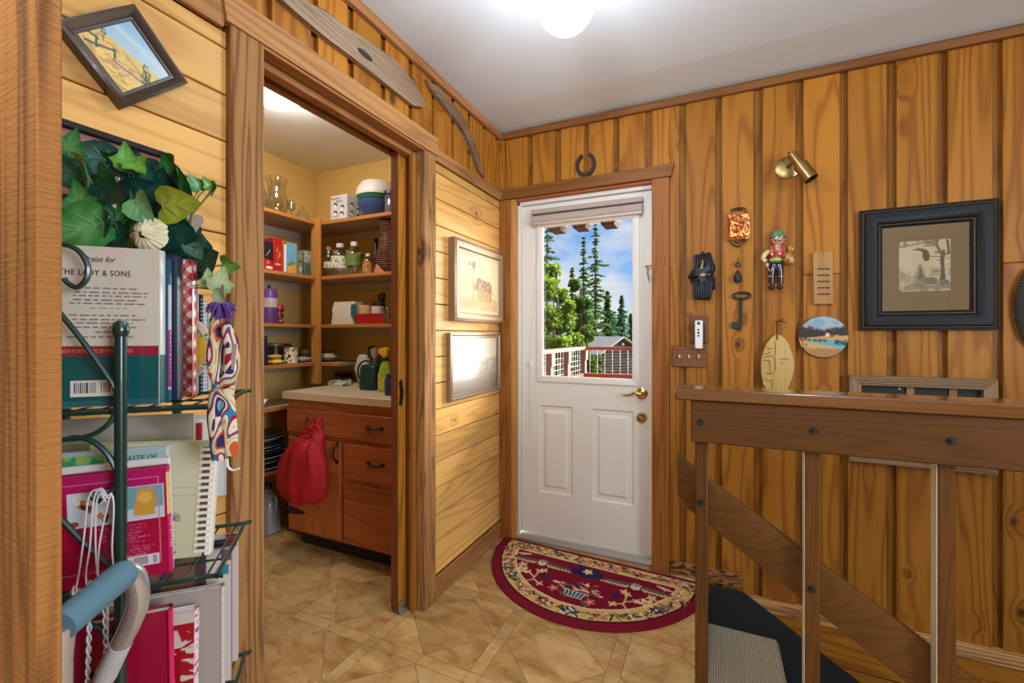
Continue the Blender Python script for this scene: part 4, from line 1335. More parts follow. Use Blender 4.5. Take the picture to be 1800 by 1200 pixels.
cv.put((np.abs(V - (-0.17 - 0.10 * (U + 0.4))) < 0.04 + 0.05 * (U + 0.6)) & (U > -0.6) & (vnoise(U * 9, V * 16, 3) > 0.42), (18, 78, 84))
cv.put((V < -0.42 - 0.20 * (U - 0.1)) & (U < 0.62), (204, 160, 100)); cv.put((V < -0.62 + 0.1 * vnoise(U * 9, V * 9, 6)), (150, 112, 76), 0.7)
for l in ((-.9, -.1, -.78, -.55), (-.8, -.2, -.7, .05), (-.8, -.6, -.66, -.35), (-.66, -.35, -.52, -.28), (-.86, -.2, -.96, .0), (-.72, -.1, -.56, .02)):
    cv.line(*l, 0.035, (54, 36, 26))
Pp = np.stack([oc[0] + OA * 0.985 * U, np.full(U.shape, 2.4042), oc[1] + OB * 0.985 * V], -1)
me = grid_mesh('painted_scene', Pp, cv.c, gloss_print); me.transform(wmat(op).inverted())
link('painted_scene', me, op)

# black framed eagle picture
ep = thing('black_framed_picture', 'black framed sepia picture of an eagle flying past pine trees', 'picture', (0.795, WY, 1.506))
X0, X1, Z0, Z1 = 0.574, 1.019, 1.246, 1.767
def mitred(prof, x0, x1, z0, z1):
    """prof: list of (inset, y) swept round the rectangle"""
    bm = new_bm()
    prev = None
    for ins, y in prof:
        r = [bm.verts.new(p) for p in ((x0 + ins, y, z0 + ins), (x1 - ins, y, z0 + ins), (x1 - ins, y, z1 - ins), (x0 + ins, y, z1 - ins))]
        if prev:
            for i in range(4):
                bm.faces.new((prev[i], prev[(i + 1) % 4], r[(i + 1) % 4], r[i]))
        prev = r
    return bm
blackwood = plain('black_lacquer', srgb(20, 21, 24), 0.55, spec=0.3)
gilt = plain('worn_gilt', srgb(150, 124, 84), 0.5, metal=0.4, var=0.5, vscale=300)
obj('frame', mitred([(0, WY), (0, 2.396), (0.008, 2.394), (0.012, 2.398), (0.020, 2.388), (0.040, 2.384), (0.058, 2.392), (0.066, 2.404), (0.072, 2.402), (0.080, 2.408), (0.082, 2.414)], X0, X1, Z0, Z1), blackwood, ep)
obj('outer_bead', mitred([(0.0100, 2.3965), (0.0115, 2.3925), (0.0135, 2.3955)], X0, X1, Z0, Z1), gilt, ep)
obj('inner_bead', mitred([(0.068, 2.4035), (0.0695, 2.3995), (0.0715, 2.4025)], X0, X1, Z0, Z1), gilt, ep)
obj('outer_edge', mitred([(0, 2.4175), (-0.0012, 2.402), (0.004, 2.3925)], X0, X1, Z0, Z1), plain('brown_edge', srgb(84, 56, 36), 0.4), ep)
mx0, mx1, mz0, mz1 = X0 + 0.081, X1 - 0.081, Z0 + 0.081, Z1 - 0.081
obj('mat_board', box(mx0 - 0.004, mx1 + 0.004, 2.4125, 2.416, mz0 - 0.004, mz1 + 0.004), plain('brown_mat', srgb(128, 106, 74), 0.8), ep, False)
def eagle(cv):
    u, v = cv.u, cv.v
    cv.c[:] = (196, 178, 146)
    n = vnoise(u * 5, v * 5, 3)
    cv.put(n > 0.5, (206, 190, 158), 0.5)
    cv.put(np.clip(0.5 - v, 0, 0.5), (150, 132, 104), 0.7)
    cv.put((v < 0.45) & (v > 0.30) & (vnoise(u * 7, v * 9, 5) > 0.45), (150, 134, 104), 0.5)
    for k in range(24):
        x, y = (k * 0.37) % 1, 0.22 + 0.16 * ((k * 0.61) % 1)
        if x < 0.4: cv.poly([(x - 0.03, y - 0.12), (x, y + 0.1), (x + 0.03, y - 0.12)], (140, 126, 100), 0.45)
    cv.poly([(0.36, 0.22), (0.40, 0.40), (0.42, 0.56), (0.45, 0.42), (0.52, 0.22)], (112, 98, 76))
    for k in range(6):
        w = 0.03 + 0.016 * k; y = 0.52 - 0.045 * k
        cv.line(0.42 - w, y - 0.015, 0.42 + w, y - 0.015, 0.018, (112, 98, 76))
    cv.poly([(0.78, 0.14), (0.82, 0.4), (0.80, 0.62), (0.84, 0.80), (0.90, 0.78), (0.88, 0.55), (0.90, 0.3), (0.90, 0.14)], (98, 84, 64))
    for l in ((.84, .70, .72, .92, .05), (.74, .9, .76, 1, .035), (.86, .68, .98, .74, .035), (.97, .72, .94, .98, .05), (.84, .66, .62, .68, .018), (.84, .60, .74, .60, .012), (.86, .72, .72, .76, .03), (.82, .38, .66, .38, .012), (.9, .5, .97, .52, .012), (.9, .62, 1, .64, .012), (.55, .97, .1, .90, .02), (.75, .98, .5, .95, .03)):
        cv.line(*l[:4], l[4], (108, 92, 70))
    cv.put((v > 0.88) & (vnoise(u * 16, v * 16, 7) > 0.52) & (u < 0.75), (140, 120, 92), 0.8)
    cv.ell(0.52, 0.24 - 0.04, 0.16, 0.07, 0.1, (134, 120, 94)); cv.ell(0.30, 0.10, 0.22, 0.07, 0.2, (150, 138, 110)); cv.ell(0.64, 0.20, 0.12, 0.07, 0, (120, 106, 82)); cv.ell(0.88, 0.16, 0.10, 0.06, 0, (120, 104, 80))
    cv.put((v < 0.16) & (vnoise(u * 8, v * 12, 9) > 0.5), (120, 116, 96), 0.7)
    cv.poly([(0.24, 0.81), (0.36, 0.85), (0.46, 0.84), (0.56, 0.80), (0.61, 0.72), (0.60, 0.62), (0.55, 0.585), (0.50, 0.60), (0.47, 0.66), (0.47, 0.76), (0.42, 0.80), (0.34, 0.815)], (96, 80, 60))
    cv.ell(0.62, 0.72, 0.025, 0.02, 0, (214, 200, 170))
ix0, ix1, iz0, iz1 = 0.712, 0.879, 1.408, 1.622
picture('printed_scene', (ix0, 2.4120, iz0), (ix1 - ix0, 0, 0), (0, 0, iz1 - iz0), 90, 110, eagle, print_m, ep)
obj('picture_glass', box(mx0, mx1, 2.4095, 2.4105, mz0, mz1), clear_glass('picture_glass', (0.98, 0.98, 0.97, 1), 0.04, 0.01), ep, False)
obj('hanging_nail', tube([(0.70, WY, 1.79), (0.70, 2.405, 1.795)], 0.003, 6), iron, ep)

# swivelling brass spotlight
sp = thing('brass_wall_spotlight', 'brushed brass swivel spotlight on the board wall above the black framed picture', 'lamp', (0.304, WY, 2.005))
bc = atY(1385, 294, 2.412)
obj('wall_plate', lathe([(0, 0.012), (0.040, 0.010), (0.052, 0.004), (0.0535, 0)], (bc.x, WY, bc.z), 32, Matrix.Rotation(R(90), 4, 'X')), bronze_m, sp)
p0, p1 = atY(1340 + 690 * 0.075, 250 + 275 * 0.075, 2.345), atY(1340 + 1150 * 0.075, 250 + 860 * 0.075, 2.315)
d = (p1 - p0)
Ln = d.length
M = d.to_track_quat('Z', 'Y').to_matrix().to_4x4()
M.translation = p0
bm = new_bm()
add_lathe(bm, [(0, 0), (0.018, 0), (0.0205, 0.003), (0.0205, Ln * 0.42), (0.0285, Ln * 0.43), (0.0285, Ln), (0.026, Ln), (0.026, Ln * 0.6), (0.0, Ln * 0.5)], (0, 0, 0), 28)
bm.transform(M)
obj('lamp_housing', bm, bronze_m, sp)
mid = p0 + d * 0.3
obj('swivel_arm', tube([(bc.x, 2.41, bc.z), (bc.x + 0.01, 2.375, bc.z + 0.004), mid], 0.008, 10), bronze_m, sp)
for x, y in ((490, 420), (650, 580), (620, 245)):
    s_ = atY(1340 + x * 0.075, 250 + y * 0.075, 2.409)
    obj('screw', lathe([(0, 0.003), (0.0035, 0.002), (0.004, -0.002)], s_, 10, Matrix.Rotation(R(90), 4, 'X')), black_m, sp)

# weathered shadow box behind the rail
cr = thing('weathered_shadow_box', 'weathered grey wood shadow box with slats behind the guard rail', 'wall decor', (0.775, WY, 0.86))
X0, X1, Z0, Z1 = 0.534, 1.012, 0.672, 1.048
w = 0.042
for (a, b, m_) in (((X0, Z0), (X1, Z0), gray_x), ((X1, Z0), (X1, Z1), gray_z), ((X1, Z1), (X0, Z1), gray_x), ((X0, Z1), (X0, Z0), gray_z)):
    inn = lambda p: (p[0] + (w if p[0] == X0 else -w), p[1] + (w if p[1] == Z0 else -w))
    obj('frame_board', prism([a, b, inn(b), inn(a)], 'y', 2.385, WY, 0.0015), m_, cr)
obj('back_panel', box(X0 + w, X1 - w, 2.410, 2.4185, Z0 + w, Z1 - w), plain('dark_back', srgb(36, 36, 36), 0.7), cr, False)
for x in (0.735, 0.872):
    obj('slat', box(x, x + 0.024, 2.402, 2.4095, Z0 + w, Z1 - w), gray_z, cr, False)
obj('screw', lathe([(0, 0.004), (0.004, 0.003), (0.006, 0)], (0.712, 2.410, 0.995), 12, Matrix.Rotation(R(90), 4, 'X')), steel_m, cr)

# dark woven hanging at the right edge of the view
wh = thing('dark_woven_hanging', 'dark woven reed ornament partly seen at the right end of the wall', 'wall decor', (1.16, WY, 1.33))
bm = new_bm()
add_lathe(bm, [(0, -0.175), (0.04, -0.17), (0.072, -0.12), (0.086, -0.04), (0.088, 0.04), (0.070, 0.12), (0.034, 0.17), (0, 0.18)], (1.155, 2.405, 1.335), 28, Matrix.Diagonal((1, 0.18, 1, 1)))
reed = plain('dark_reed', srgb(52, 46, 40), 0.7, var=0.4, vscale=90)
obj('backing', bm, reed, wh)
bm = new_bm()
for k in range(24):
    z = 1.335 - 0.15 + 0.0128 * k
    t = (z - 1.335) / 0.18
    r_ = 0.088 * math.sqrt(max(0.05, 1 - t * t))
    add_tube(bm, [(1.155 + r_ * math.cos(a), 2.405 - 0.019 * math.sin(a) * (r_ / 0.088), z + 0.004 * math.sin(a * 9)) for a in [PI * q / 14 for q in range(15)]], 0.0045, 5)
obj('woven_reeds', bm, reed, wh)

# ------------------------------------------------------------------ left wall: pictures and carvings
WX = XL + 0.0005
def yz_prism(pts, x0, x1, bev): return prism(pts, 'x', x0, x1, bev)
# long weathered wooden blade above the doorway
sb = [atX(x, y, WX) for x, y in ((455, -30), (560, 18), (600, 52), (645, 78), (690, 108), (722, 148), (736, 172), (741, 186), (736, 191), (720, 187), (690, 164), (650, 133), (610, 102), (566, 70), (520, 32), (470, -12), (430, -40), (440, -58))]
sb = [(p.y, p.z) for p in sb]
s_ = yz_prism(sb, WX, WX + 0.022, 0.005)
lb = thing('long_wooden_paddle', 'long weathered grey brown wood plank with a dark knot above the pantry doorway', 'carving', (WX, 1.3, 2.28))
obj('plank', s_, wood('silvered_wood', 'y', srgb(150, 126, 100), srgb(92, 74, 58), knots=0.0, line=0.5, across=14, saw=True), lb)
kp = atX(634, 99, WX)
obj('dark_knot', lathe([(0, 0.002), (0.022, 0.001), (0.030, -0.002)], (WX + 0.0225, kp.y, kp.z), 18, Matrix.Rotation(R(90), 4, 'Y') @ Matrix.Diagonal((0.5, 1.5, 1, 1))), plain('burnt_knot', srgb(46, 34, 28), 0.8, var=0.4, vscale=60), lb)
# boomerang
bt = [atX(x, y, WX) for x, y in ((745, 141), (757, 148), (780, 172), (802, 196), (820, 226), (833, 260), (841, 290), (846, 312), (838, 300), (826, 268), (812, 236), (797, 214), (775, 186), (754, 160))]
bm = yz_prism([(p.y, p.z) for p in bt], WX, WX + 0.020, 0.005)
bo = tag(obj('boomerang', bm, bat_y), 'dark wooden boomerang hung on the boards right of the long grey plank', 'boomerang')

def wall_frame(name, label, y0, y1, z0, z1, prof, fmat, cat='picture'):
    """frame on the left wall; prof (inset, height off the wall)"""
    t = thing(name, label, cat, (WX, (y0 + y1) / 2, (z0 + z1) / 2))
    bm = new_bm(); prev = None
    for ins, hgt in prof:
        r = [bm.verts.new(p) for p in ((WX + hgt, y0 + ins, z0 + ins), (WX + hgt, y1 - ins, z0 + ins), (WX + hgt, y1 - ins, z1 - ins), (WX + hgt, y0 + ins, z1 - ins))]
        if prev:
            for i in range(4):
                bm.faces.new((prev[i], prev[(i + 1) % 4], r[(i + 1) % 4], r[i]))
        prev = r
    obj('frame', bm, fmat, t)
    return t
silver_brown = plain('champagne_frame', srgb(138, 110, 80), 0.4, metal=0.3, var=0.15, vscale=60)
t1 = wall_frame('barn_picture', 'bronze framed sepia drawing of a shingled barn and windmill, the upper picture beside the doorway', 1.842, 2.385, 1.295, 1.705, [(0, 0), (0, 0.036), (0.014, 0.042), (0.030, 0.034), (0.040, 0.036), (0.044, 0.026)], silver_brown)
obj('mat_liner', box(WX + 0.014, WX + 0.026, 1.88, 2.347, 1.333, 1.667), plain('linen_liner', srgb(206, 184, 150), 0.85, bump=0.3), t1, False)
def barn(cv):
    u, v = cv.u, cv.v
    cv.c[:] = (214, 190, 146)
    cv.put(vnoise(u * 4, v * 4, 1) > 0.55, (222, 200, 158), 0.6)
    cv.put((v < 0.52 + 0.14 * np.sin(u * 5 + 0.3) - 0.25 * u) & (v < 0.7), (198, 168, 118), 0.8)
    cv.put(v < 0.2 + 0.05 * vnoise(u * 8, v * 8, 3), (184, 150, 100), 0.7)
    D = (110, 82, 54)
    cv.poly([(0.42, 0.36), (0.44, 0.16), (0.84, 0.18), (0.83, 0.36)], (176, 144, 98))
    for k in range(10):
        cv.line(0.45 + 0.04 * k, 0.17, 0.45 + 0.04 * k, 0.36, 0.006, D, 0.8)
    cv.poly([(0.34, 0.38), (0.44, 0.62), (0.80, 0.56), (0.88, 0.34)], (150, 118, 80))
    for k in range(7):
        y0 = 0.40 + 0.033 * k; cv.line(0.35 + 0.015 * k, y0, 0.87 - 0.012 * k, y0 - 0.03, 0.008, D)
    cv.put((u > 0.34) & (u < 0.88) & (v > 0.35) & (v < 0.62) & (vnoise(u * 30, v * 22, 5) > 0.72), (218, 196, 156), 0.6)
    cv.line(0.30, 0.08, 0.33, 0.80, 0.012, D, 0.7); cv.line(0.36, 0.08, 0.33, 0.80, 0.010, D, 0.7)
    for k in range(6): cv.line(0.30, 0.1 + 0.1 * k, 0.36, 0.18 + 0.1 * k, 0.006, D, 0.6)
    cv.ell(0.34, 0.83, 0.045, 0.08, 0, (140, 110, 76), 0.8)
    for k in range(9):
        a = k * 2 * PI / 9; cv.line(0.34, 0.83, 0.34 + 0.05 * math.cos(a), 0.83 + 0.09 * math.sin(a), 0.008, D, 0.8)
    cv.poly([(0.2, 0.88), (0.22, 0.80), (0.30, 0.83)], D, 0.8)
    for k in range(40):
        x = 0.02 + 0.26 * ((k * 0.61) % 1); cv.line(x, 0.03, x + 0.02 * math.sin(k), 0.10 + 0.12 * ((k * 0.37) % 1), 0.006, (150, 116, 72), 0.6)
picture('drawn_scene', (WX + 0.0268, 1.905, 1.358), (0, 0.417, 0), (0, 0, 0.284), 110, 80, barn, print_m, t1)
t2 = wall_frame('misty_picture', 'thin silver framed hazy grey picture, the lower one beside the doorway', 1.820, 2.365, 0.900, 1.235, [(0, 0), (0, 0.026), (0.010, 0.030), (0.016, 0.024), (0.024, 0.026), (0.027, 0.018)], plain('pewter_frame', srgb(140, 120, 98), 0.36, metal=0.4))
def mist(cv):
    u, v = cv.u, cv.v
    cv.c[:] = (214, 204, 188)
    f = np.clip((0.55 + 0.08 * vnoise(u * 4, v * 2, 2) - v) * 2.4, 0, 1)
    cv.put(f, (124, 108, 88))
    cv.put((v < 0.42 + 0.2 * u + 0.06 * vnoise(u * 14, v * 3, 3)) & (vnoise(u * 26, v * 18, 4) > 0.45), (96, 84, 70), 0.35)
    cv.put((v < 0.2) & (vnoise(u * 30, v * 30, 5) > 0.5), (140, 124, 104), 0.4)
picture('photo_print', (WX + 0.0145, 1.846, 0.926), (0, 0.493, 0), (0, 0, 0.283), 90, 60, mist, gloss_print, t2)
obj('picture_glass', box(WX + 0.016, WX + 0.0168, 1.845, 2.340, 0.925, 1.210), clear_glass('picture_glass_b', (0.98, 0.98, 0.97, 1), 0.05, 0.25), t2, False)

# diamond-hung landscape and the black framed picture below it
dp = thing('diamond_hung_painting', 'small dark framed landscape painting hung cornerwise like a diamond', 'painting', (WX, 0.531, 1.836), rot=(R(43), 0, 0))
hw, hh = 0.087, 0.081
bm = new_bm(); prev = None
for ins, hgt in [(0, 0), (0, 0.026), (0.006, 0.029), (0.016, 0.022), (0.019, 0.018), (0.024, 0.018), (0.026, 0.014)]:
    r = [bm.verts.new(p) for p in ((hgt, -hw + ins, -hh + ins), (hgt, hw - ins, -hh + ins), (hgt, hw - ins, hh - ins), (hgt, -hw + ins, hh - ins))]
    if prev:
        for i in range(4):
            bm.faces.new((prev[i], prev[(i + 1) % 4], r[(i + 1) % 4], r[i]))
    prev = r
obj('frame', bm, plain('dark_walnut_frame', srgb(62, 48, 38), 0.3, spec=0.6, coat=0.3), dp, local=True)
def meadow(cv):
    mrng = random.Random(5)
    # upright axes inside the tilted canvas
    x = (cv.u - 0.5) * (hw - 0.024) * 2; y = (cv.v - 0.5) * (hh - 0.024) * 2
    c, s = math.cos(R(43)), math.sin(R(43))
    cv.u, cv.v = (x * c - y * s) / 0.08, (x * s + y * c) / 0.08
    u, v = cv.u, cv.v
    cv.c[:] = (176, 196, 200)
    cv.put(np.clip(v * 1.0 + 0.1, 0, 1), (132, 172, 194)); cv.put(np.clip(1 - np.abs(v - 0.6 + 0.5 * u + 0.1 * vnoise(u * 5, v * 5, 2)) * 6, 0, 1), (190, 208, 212), 0.7)
    hill = 0.14 - 0.42 * u
    cv.put(v < hill, (212, 178, 92)); cv.put((v < hill) & (v > hill - 0.12), (196, 180, 110), 0.6)
    cv.put((v < hill - 0.1) & (vnoise(u * 9 + v * 6, v * 16, 3) > 0.55), (176, 130, 74), 0.7)
    cv.put((v < hill - 0.2) & (vnoise(u * 14, v * 22, 6) > 0.6), (226, 196, 110), 0.8)
    cv.line(-0.3, -0.28, 0.4, -0.55, 0.06, (150, 112, 92)); cv.line(-0.2, -0.36, 0.3, -0.62, 0.03, (206, 180, 150))
    cv.line(0.0, 0.0, 0.35, -0.35, 0.05, (168, 128, 108), 0.8)
    for k in range(60):
        a = mrng.uniform(0, 6.28); r_ = 0.16 * mrng.random() ** 0.5
        cv.ell(0.44 + 0.7 * r_ * math.cos(a), -0.32 + 1.9 * r_ * math.sin(a), 0.022, 0.04, 0, [(74, 92, 52), (110, 124, 66), (44, 60, 44), (150, 150, 80)][k % 4])
    cv.line(0.42, -0.8, 0.44, -0.2, 0.03, (70, 60, 50)); cv.line(0.50, -0.8, 0.46, -0.3, 0.025, (90, 78, 62))
    for k in range(22):
        a = mrng.uniform(0, 6.28); r_ = 0.08 * mrng.random() ** 0.5
        cv.ell(-0.52 + 0.7 * r_ * math.cos(a), 0.34 + 1.6 * r_ * math.sin(a), 0.018, 0.03, 0, [(104, 118, 66), (140, 146, 84), (76, 88, 56)][k % 3])
    cv.line(-0.52, 0.12, -0.52, 0.34, 0.018, (84, 74, 56))
    for l in ((-.95, .22, -.62, .12), (-.66, .16, -.66, -.10), (-.62, -.04, -.26, .0), (-.27, .02, -.27, -.2), (-.62, -.06, -.9, -.06)):
        cv.line(*l, 0.055, (62, 74, 76))
picture('painted_canvas', (0.0150, -hw + 0.024, -hh + 0.024), (0, 2 * hw - 0.048, 0), (0, 0, 2 * hh - 0.048), 110, 100, meadow, gloss_print, dp, local=True)

lp = wall_frame('dark_framed_print', 'black framed print with a dusty pink mat behind the ivy', 0.405, 0.622, 1.395, 1.652, [(0, 0), (0, 0.020), (0.004, 0.024), (0.012, 0.022), (0.015, 0.012)], blackwood)
obj('mat_board', box(WX + 0.006, WX + 0.010, 0.417, 0.610, 1.407, 1.640), plain('rose_mat', srgb(150, 96, 88), 0.8), lp, False)
def plan(cv):
    cv.c[:] = (206, 202, 190)
    for k in range(14): cv.line(0.1, 0.9 - 0.06 * k, 0.1 + 0.8 * ((k * 0.37) % 0.5 + 0.5), 0.9 - 0.06 * k, 0.014, (120, 118, 124), 0.6)
    cv.rect(0.45, 0.8, 0.3, 0.6, (150, 156, 130), 0.6)
picture('printed_page', (WX + 0.0104, 0.445, 1.43), (0, 0.137, 0), (0, 0, 0.17), 40, 50, plan, print_m, lp)
# ------------------------------------------------------------------ pantry shelving
SZ = [1.972, 1.610, 1.293, 1.043]
shv = thing('pantry_shelving', 'built-in corner shelving with honey coloured edges around the pantry walls', 'shelves', (-2.5, 2.3, 0))
under = plain('shelf_panel', srgb(176, 150, 122), 0.7, var=0.08, vscale=8)
for i, z in enumerate(SZ + [0.790, 0.415]):
    bm = box(-2.719, -2.404, 0.45, 2.419, z - 0.019, z)
    s_ = obj('shelf', bm, under, shv, False)
    obj('front_edge', box(-2.404, -2.396, 0.45, 2.112, z - 0.021, z + 0.001, 0.002), edge_y, s_, False)
    obj('cleat', box(-2.719, -2.706, 0.45, 2.419, z - 0.075, z - 0.0195), plain('painted_cleat', srgb(196, 180, 156), 0.7), s_, False)
    if i < 4:
        xe = -1.36 if i < 3 else -2.20
        s2 = obj('shelf', box(-2.403, xe, 2.138, 2.419, z - 0.019, z), under, shv, False)
        obj('front_edge', box(-2.362, xe, 2.130, 2.138, z - 0.021, z + 0.001, 0.002), edge_x, s2, False)
        obj('cleat', box(-2.403, xe, 2.404, 2.419, z - 0.075, z - 0.0195), plain('painted_cleat_b', srgb(196, 180, 156), 0.7), s2, False)
obj('corner_post', box(-2.437, -2.362, 2.112, 2.132, 0.902, 1.995, 0.002), wood('shelf_post', 'z', srgb(196, 136, 62), srgb(150, 94, 40), knots=0.1, line=0.3), shv)

# ------------------------------------------------------------------ cabinet and worktop
CF = 1.79
cb = thing('pantry_cabinet', 'red brown cedar base cabinet with black iron pulls under a beige worktop', 'cabinet', (-1.8, 2.1, 0))
bm = box(-2.245, -1.352, CF, 2.40, 0.105, 0.857)
obj('body', bm, cab_x, cb, False)
obj('shaded_toe_kick', box(-2.225, -1.352, CF + 0.075, 2.40, 0.001, 0.1045), mat0 if False else dull_black, cb, False)  # black colour stands in for the shadow in the toe recess
def pull(p, vertical, parent):
    """forged pull with spade ends; p on the front face"""
    bm = new_bm()
    M = Matrix.Translation(p) @ (Matrix.Rotation(R(90), 4, 'Y') if vertical else Matrix.Identity(4))
    for s in (-1, 1):
        b2 = new_bm()
        add_prism(b2, [(s * 0.033, 0.0), (s * 0.040, 0.010), (s * 0.050, 0.009), (s * 0.063, 0.0), (s * 0.050, -0.009), (s * 0.040, -0.010)], 'y', -0.004, 0.0)
        b2.transform(M); me = bpy.data.meshes.new('t'); b2.to_mesh(me); b2.free(); bm.from_mesh(me); bpy.data.meshes.remove(me)
    b2 = new_bm()
    add_tube(b2, spline([(-0.042, -0.002, 0), (-0.034, -0.016, -0.002), (0, -0.026, -0.004), (0.034, -0.016, -0.002), (0.042, -0.002, 0)], 5), 0.0055, 7)
    b2.transform(M); me = bpy.data.meshes.new('t'); b2.to_mesh(me); b2.free(); bm.from_mesh(me); bpy.data.meshes.remove(me)
    return obj('pull_handle', bm, black_m, parent)
dr = obj('drawer', box(-2.238, -1.36, CF - 0.018, CF, 0.672, 0.808, 0.004), cab_x, cb)
pull(atY(553, 738.5, CF - 0.018), False, dr); pull(atY(659, 752, CF - 0.018), False, dr)
d0 = obj('door', box(-2.222, -1.827, CF - 0.010, CF, 0.125, 0.645, 0.002), cab_z, cb)
xs = [-2.222, -2.105, -1.968, -1.827]
for a, b in zip(xs[:-1], xs[1:]):
    obj('plank', box(a + 0.001, b - 0.001, CF - 0.020, CF - 0.010, 0.125, 0.645, 0.0025), cab_z, d0, False)
pull(atY(593, 796, CF - 0.020), True, d0)
hp = atY(527, 899, CF - 0.021)
obj('strap_hinge', prism([(-2.221, hp.z + 0.024), (-2.20, hp.z + 0.022), (hp.x + 0.03, hp.z + 0.006), (hp.x + 0.042, hp.z), (hp.x + 0.03, hp.z - 0.010), (-2.20, hp.z - 0.022), (-2.221, hp.z - 0.024)], 'y', CF - 0.0225, CF - 0.0195), black_m, d0)
d2 = obj('drawer', box(-1.802, -1.36, CF - 0.018, CF, 0.462, 0.648, 0.004), cab_x, cb)
pull(atY(661, 816, CF - 0.018), False, d2)
d3 = obj('drawer', box(-1.802, -1.36, CF - 0.016, CF, 0.118, 0.436, 0.002), cab_x, cb)
obj('plank', box(-1.801, -1.361, CF - 0.019, CF - 0.016, 0.352, 0.435, 0.0015), cab_x, d3, False)
obj('plank', box(-1.801, -1.361, CF - 0.019, CF - 0.016, 0.119, 0.348, 0.0015), cab_x, d3, False)
tag(obj('worktop', box(-2.272, -1.35, CF - 0.022, 2.419, 0.858, 0.900, 0.003), plain('beige_laminate', srgb(206, 184, 146), 0.45, var=0.06, vscale=60)), 'speckled beige laminate worktop on the pantry cabinet', 'worktop')

# ------------------------------------------------------------------ pantry goods
def wx(px, Y): return atY(px, 600, Y).x
def wy(px, X): return atX(px, 600, X).y
def mat(n, c, rough=0.5, **k): return plain(n, srgb(*c) if not isinstance(c, str) else srgb(c), rough, **k)
def bottle(name, label, cat, x, y, z, r, h, body_m, cap_m, neck=0.35, lab=None, lab_m=None, group=None, shoulder=0.62, caph=0.10, fill=None):
    t = thing(name, label, cat, (x, y, z), group=group)
    nr = r * neck
    obj('body', lathe([(0, 0.001), (r * 0.92, 0.001), (r, 0.006), (r, h * shoulder), (r * 0.86, h * (shoulder + 0.09)), (nr * 1.1, h * (1 - caph) - 0.01), (nr, h * (1 - caph)), (nr * 0.9, h * (1 - caph))], (x, y, z), 20), body_m, t)
    obj('cap', lathe([(nr * 1.18, h * (1 - caph) - 0.006), (nr * 1.18, h - 0.002), (nr * 1.05, h), (0, h)], (x, y, z), 16), cap_m, t)
    if lab:
        obj('label', lathe([(r * 1.012, h * lab[0]), (r * 1.012, h * lab[1])], (x, y, z), 24), lab_m, t)
    if fill:
        obj('contents', lathe([(0, 0.005), (r * 0.93, 0.005), (r * 0.93, h * fill[0]), (0, h * fill[0])], (x, y, z), 18), fill[1], t)
    return t
def ring_label(name, colors):
    """two or three horizontal bands with a round motif, as a printed label"""
    m, t, b = nodes_mat(name)
    N, Lk = t.nodes.new, t.links.new
    tc = N('ShaderNodeTexCoord')
    vo = N('ShaderNodeTexVoronoi'); vo.inputs['Scale'].default_value = 38
    cr = N('ShaderNodeValToRGB'); cr.color_ramp.interpolation = 'CONSTANT'
    e = cr.color_ramp.elements
    e[0].position = 0; e[0].color = srgb(*colors[0]); e[1].position = 0.34; e[1].color = srgb(*colors[1])
    for i, c in enumerate(colors[2:]):
        q = e.new(0.62 + 0.17 * i); q.color = srgb(*c)
    Lk(tc.outputs['Object'], vo.inputs['Vector']); Lk(vo.outputs['Distance'], cr.inputs['Fac']); Lk(cr.outputs['Color'], b.inputs['Base Color'])
    b.inputs['Roughness'].default_value = 0.5
    return m
plastic_clear = clear_glass('clear_plastic', (0.90, 0.89, 0.84, 1), 0.10, 0.08)
def carton(name, label, cat, x0, x1, y0, y1, z0, h, base, front=None, side=None, group=None, rot=0.0, res=(40, 60)):
    """box with printed faces: front = the face turned to -y, side = the face turned to +x"""
    cx, cy = (x0 + x1) / 2, (y0 + y1) / 2
    t = thing(name, label, cat, (cx, cy, z0), rot=(0, 0, rot), group=group)
    hx, hy = (x1 - x0) / 2, (y1 - y0) / 2
    obj('carton', box(-hx, hx, -hy, hy, 0.0005, h, 0.0015), base, t, local=True)
    if front:
        picture('front_print', (-hx + 0.001, -hy - 0.0006, 0.002), (2 * hx - 0.002, 0, 0), (0, 0, h - 0.004), res[0], res[1], front, print_m, t, local=True)
    if side:
        picture('side_print', (hx + 0.0006, -hy + 0.001, 0.002), (0, 2 * hy - 0.002, 0), (0, 0, h - 0.004), res[0], res[1], side, print_m, t, local=True)
    return t

# top shelf, left bank: clear glass ware
z = SZ[0]
def vase(name, label, px, X, prof, group=None, cat='vase'):
    y = wy(px, X)
    o = obj(name, lathe(prof, (X, y, z), 28), vessel_m)
    return tag(o, label, cat, group)
vase('glass_carafe', 'tall slim clear glass carafe with flared lip at left end of top shelf', 452, -2.52, [(0, 0.003), (0.05, 0.003), (0.062, 0.03), (0.055, 0.09), (0.028, 0.18), (0.022, 0.26), (0.036, 0.36), (0.034, 0.36), (0.020, 0.26), (0.026, 0.18), (0.052, 0.09), (0.058, 0.03), (0.046, 0.007), (0, 0.007)])
vase('glass_vase', 'wide clear glass vase with flared rim on top pantry shelf', 486, -2.52, [(0, 0.003), (0.045, 0.003), (0.062, 0.04), (0.072, 0.08), (0.054, 0.15), (0.050, 0.19), (0.066, 0.242), (0.063, 0.242), (0.047, 0.19), (0.051, 0.15), (0.069, 0.08), (0.058, 0.04), (0.040, 0.008), (0, 0.008)])
vase('glass_goblet', 'small clear stemmed glass beside the wide vase on top shelf', 512, -2.50, [(0, 0.002), (0.030, 0.002), (0.006, 0.012), (0.006, 0.05), (0.026, 0.075), (0.030, 0.12), (0.027, 0.12), (0.024, 0.078), (0, 0.056)], cat='glass')
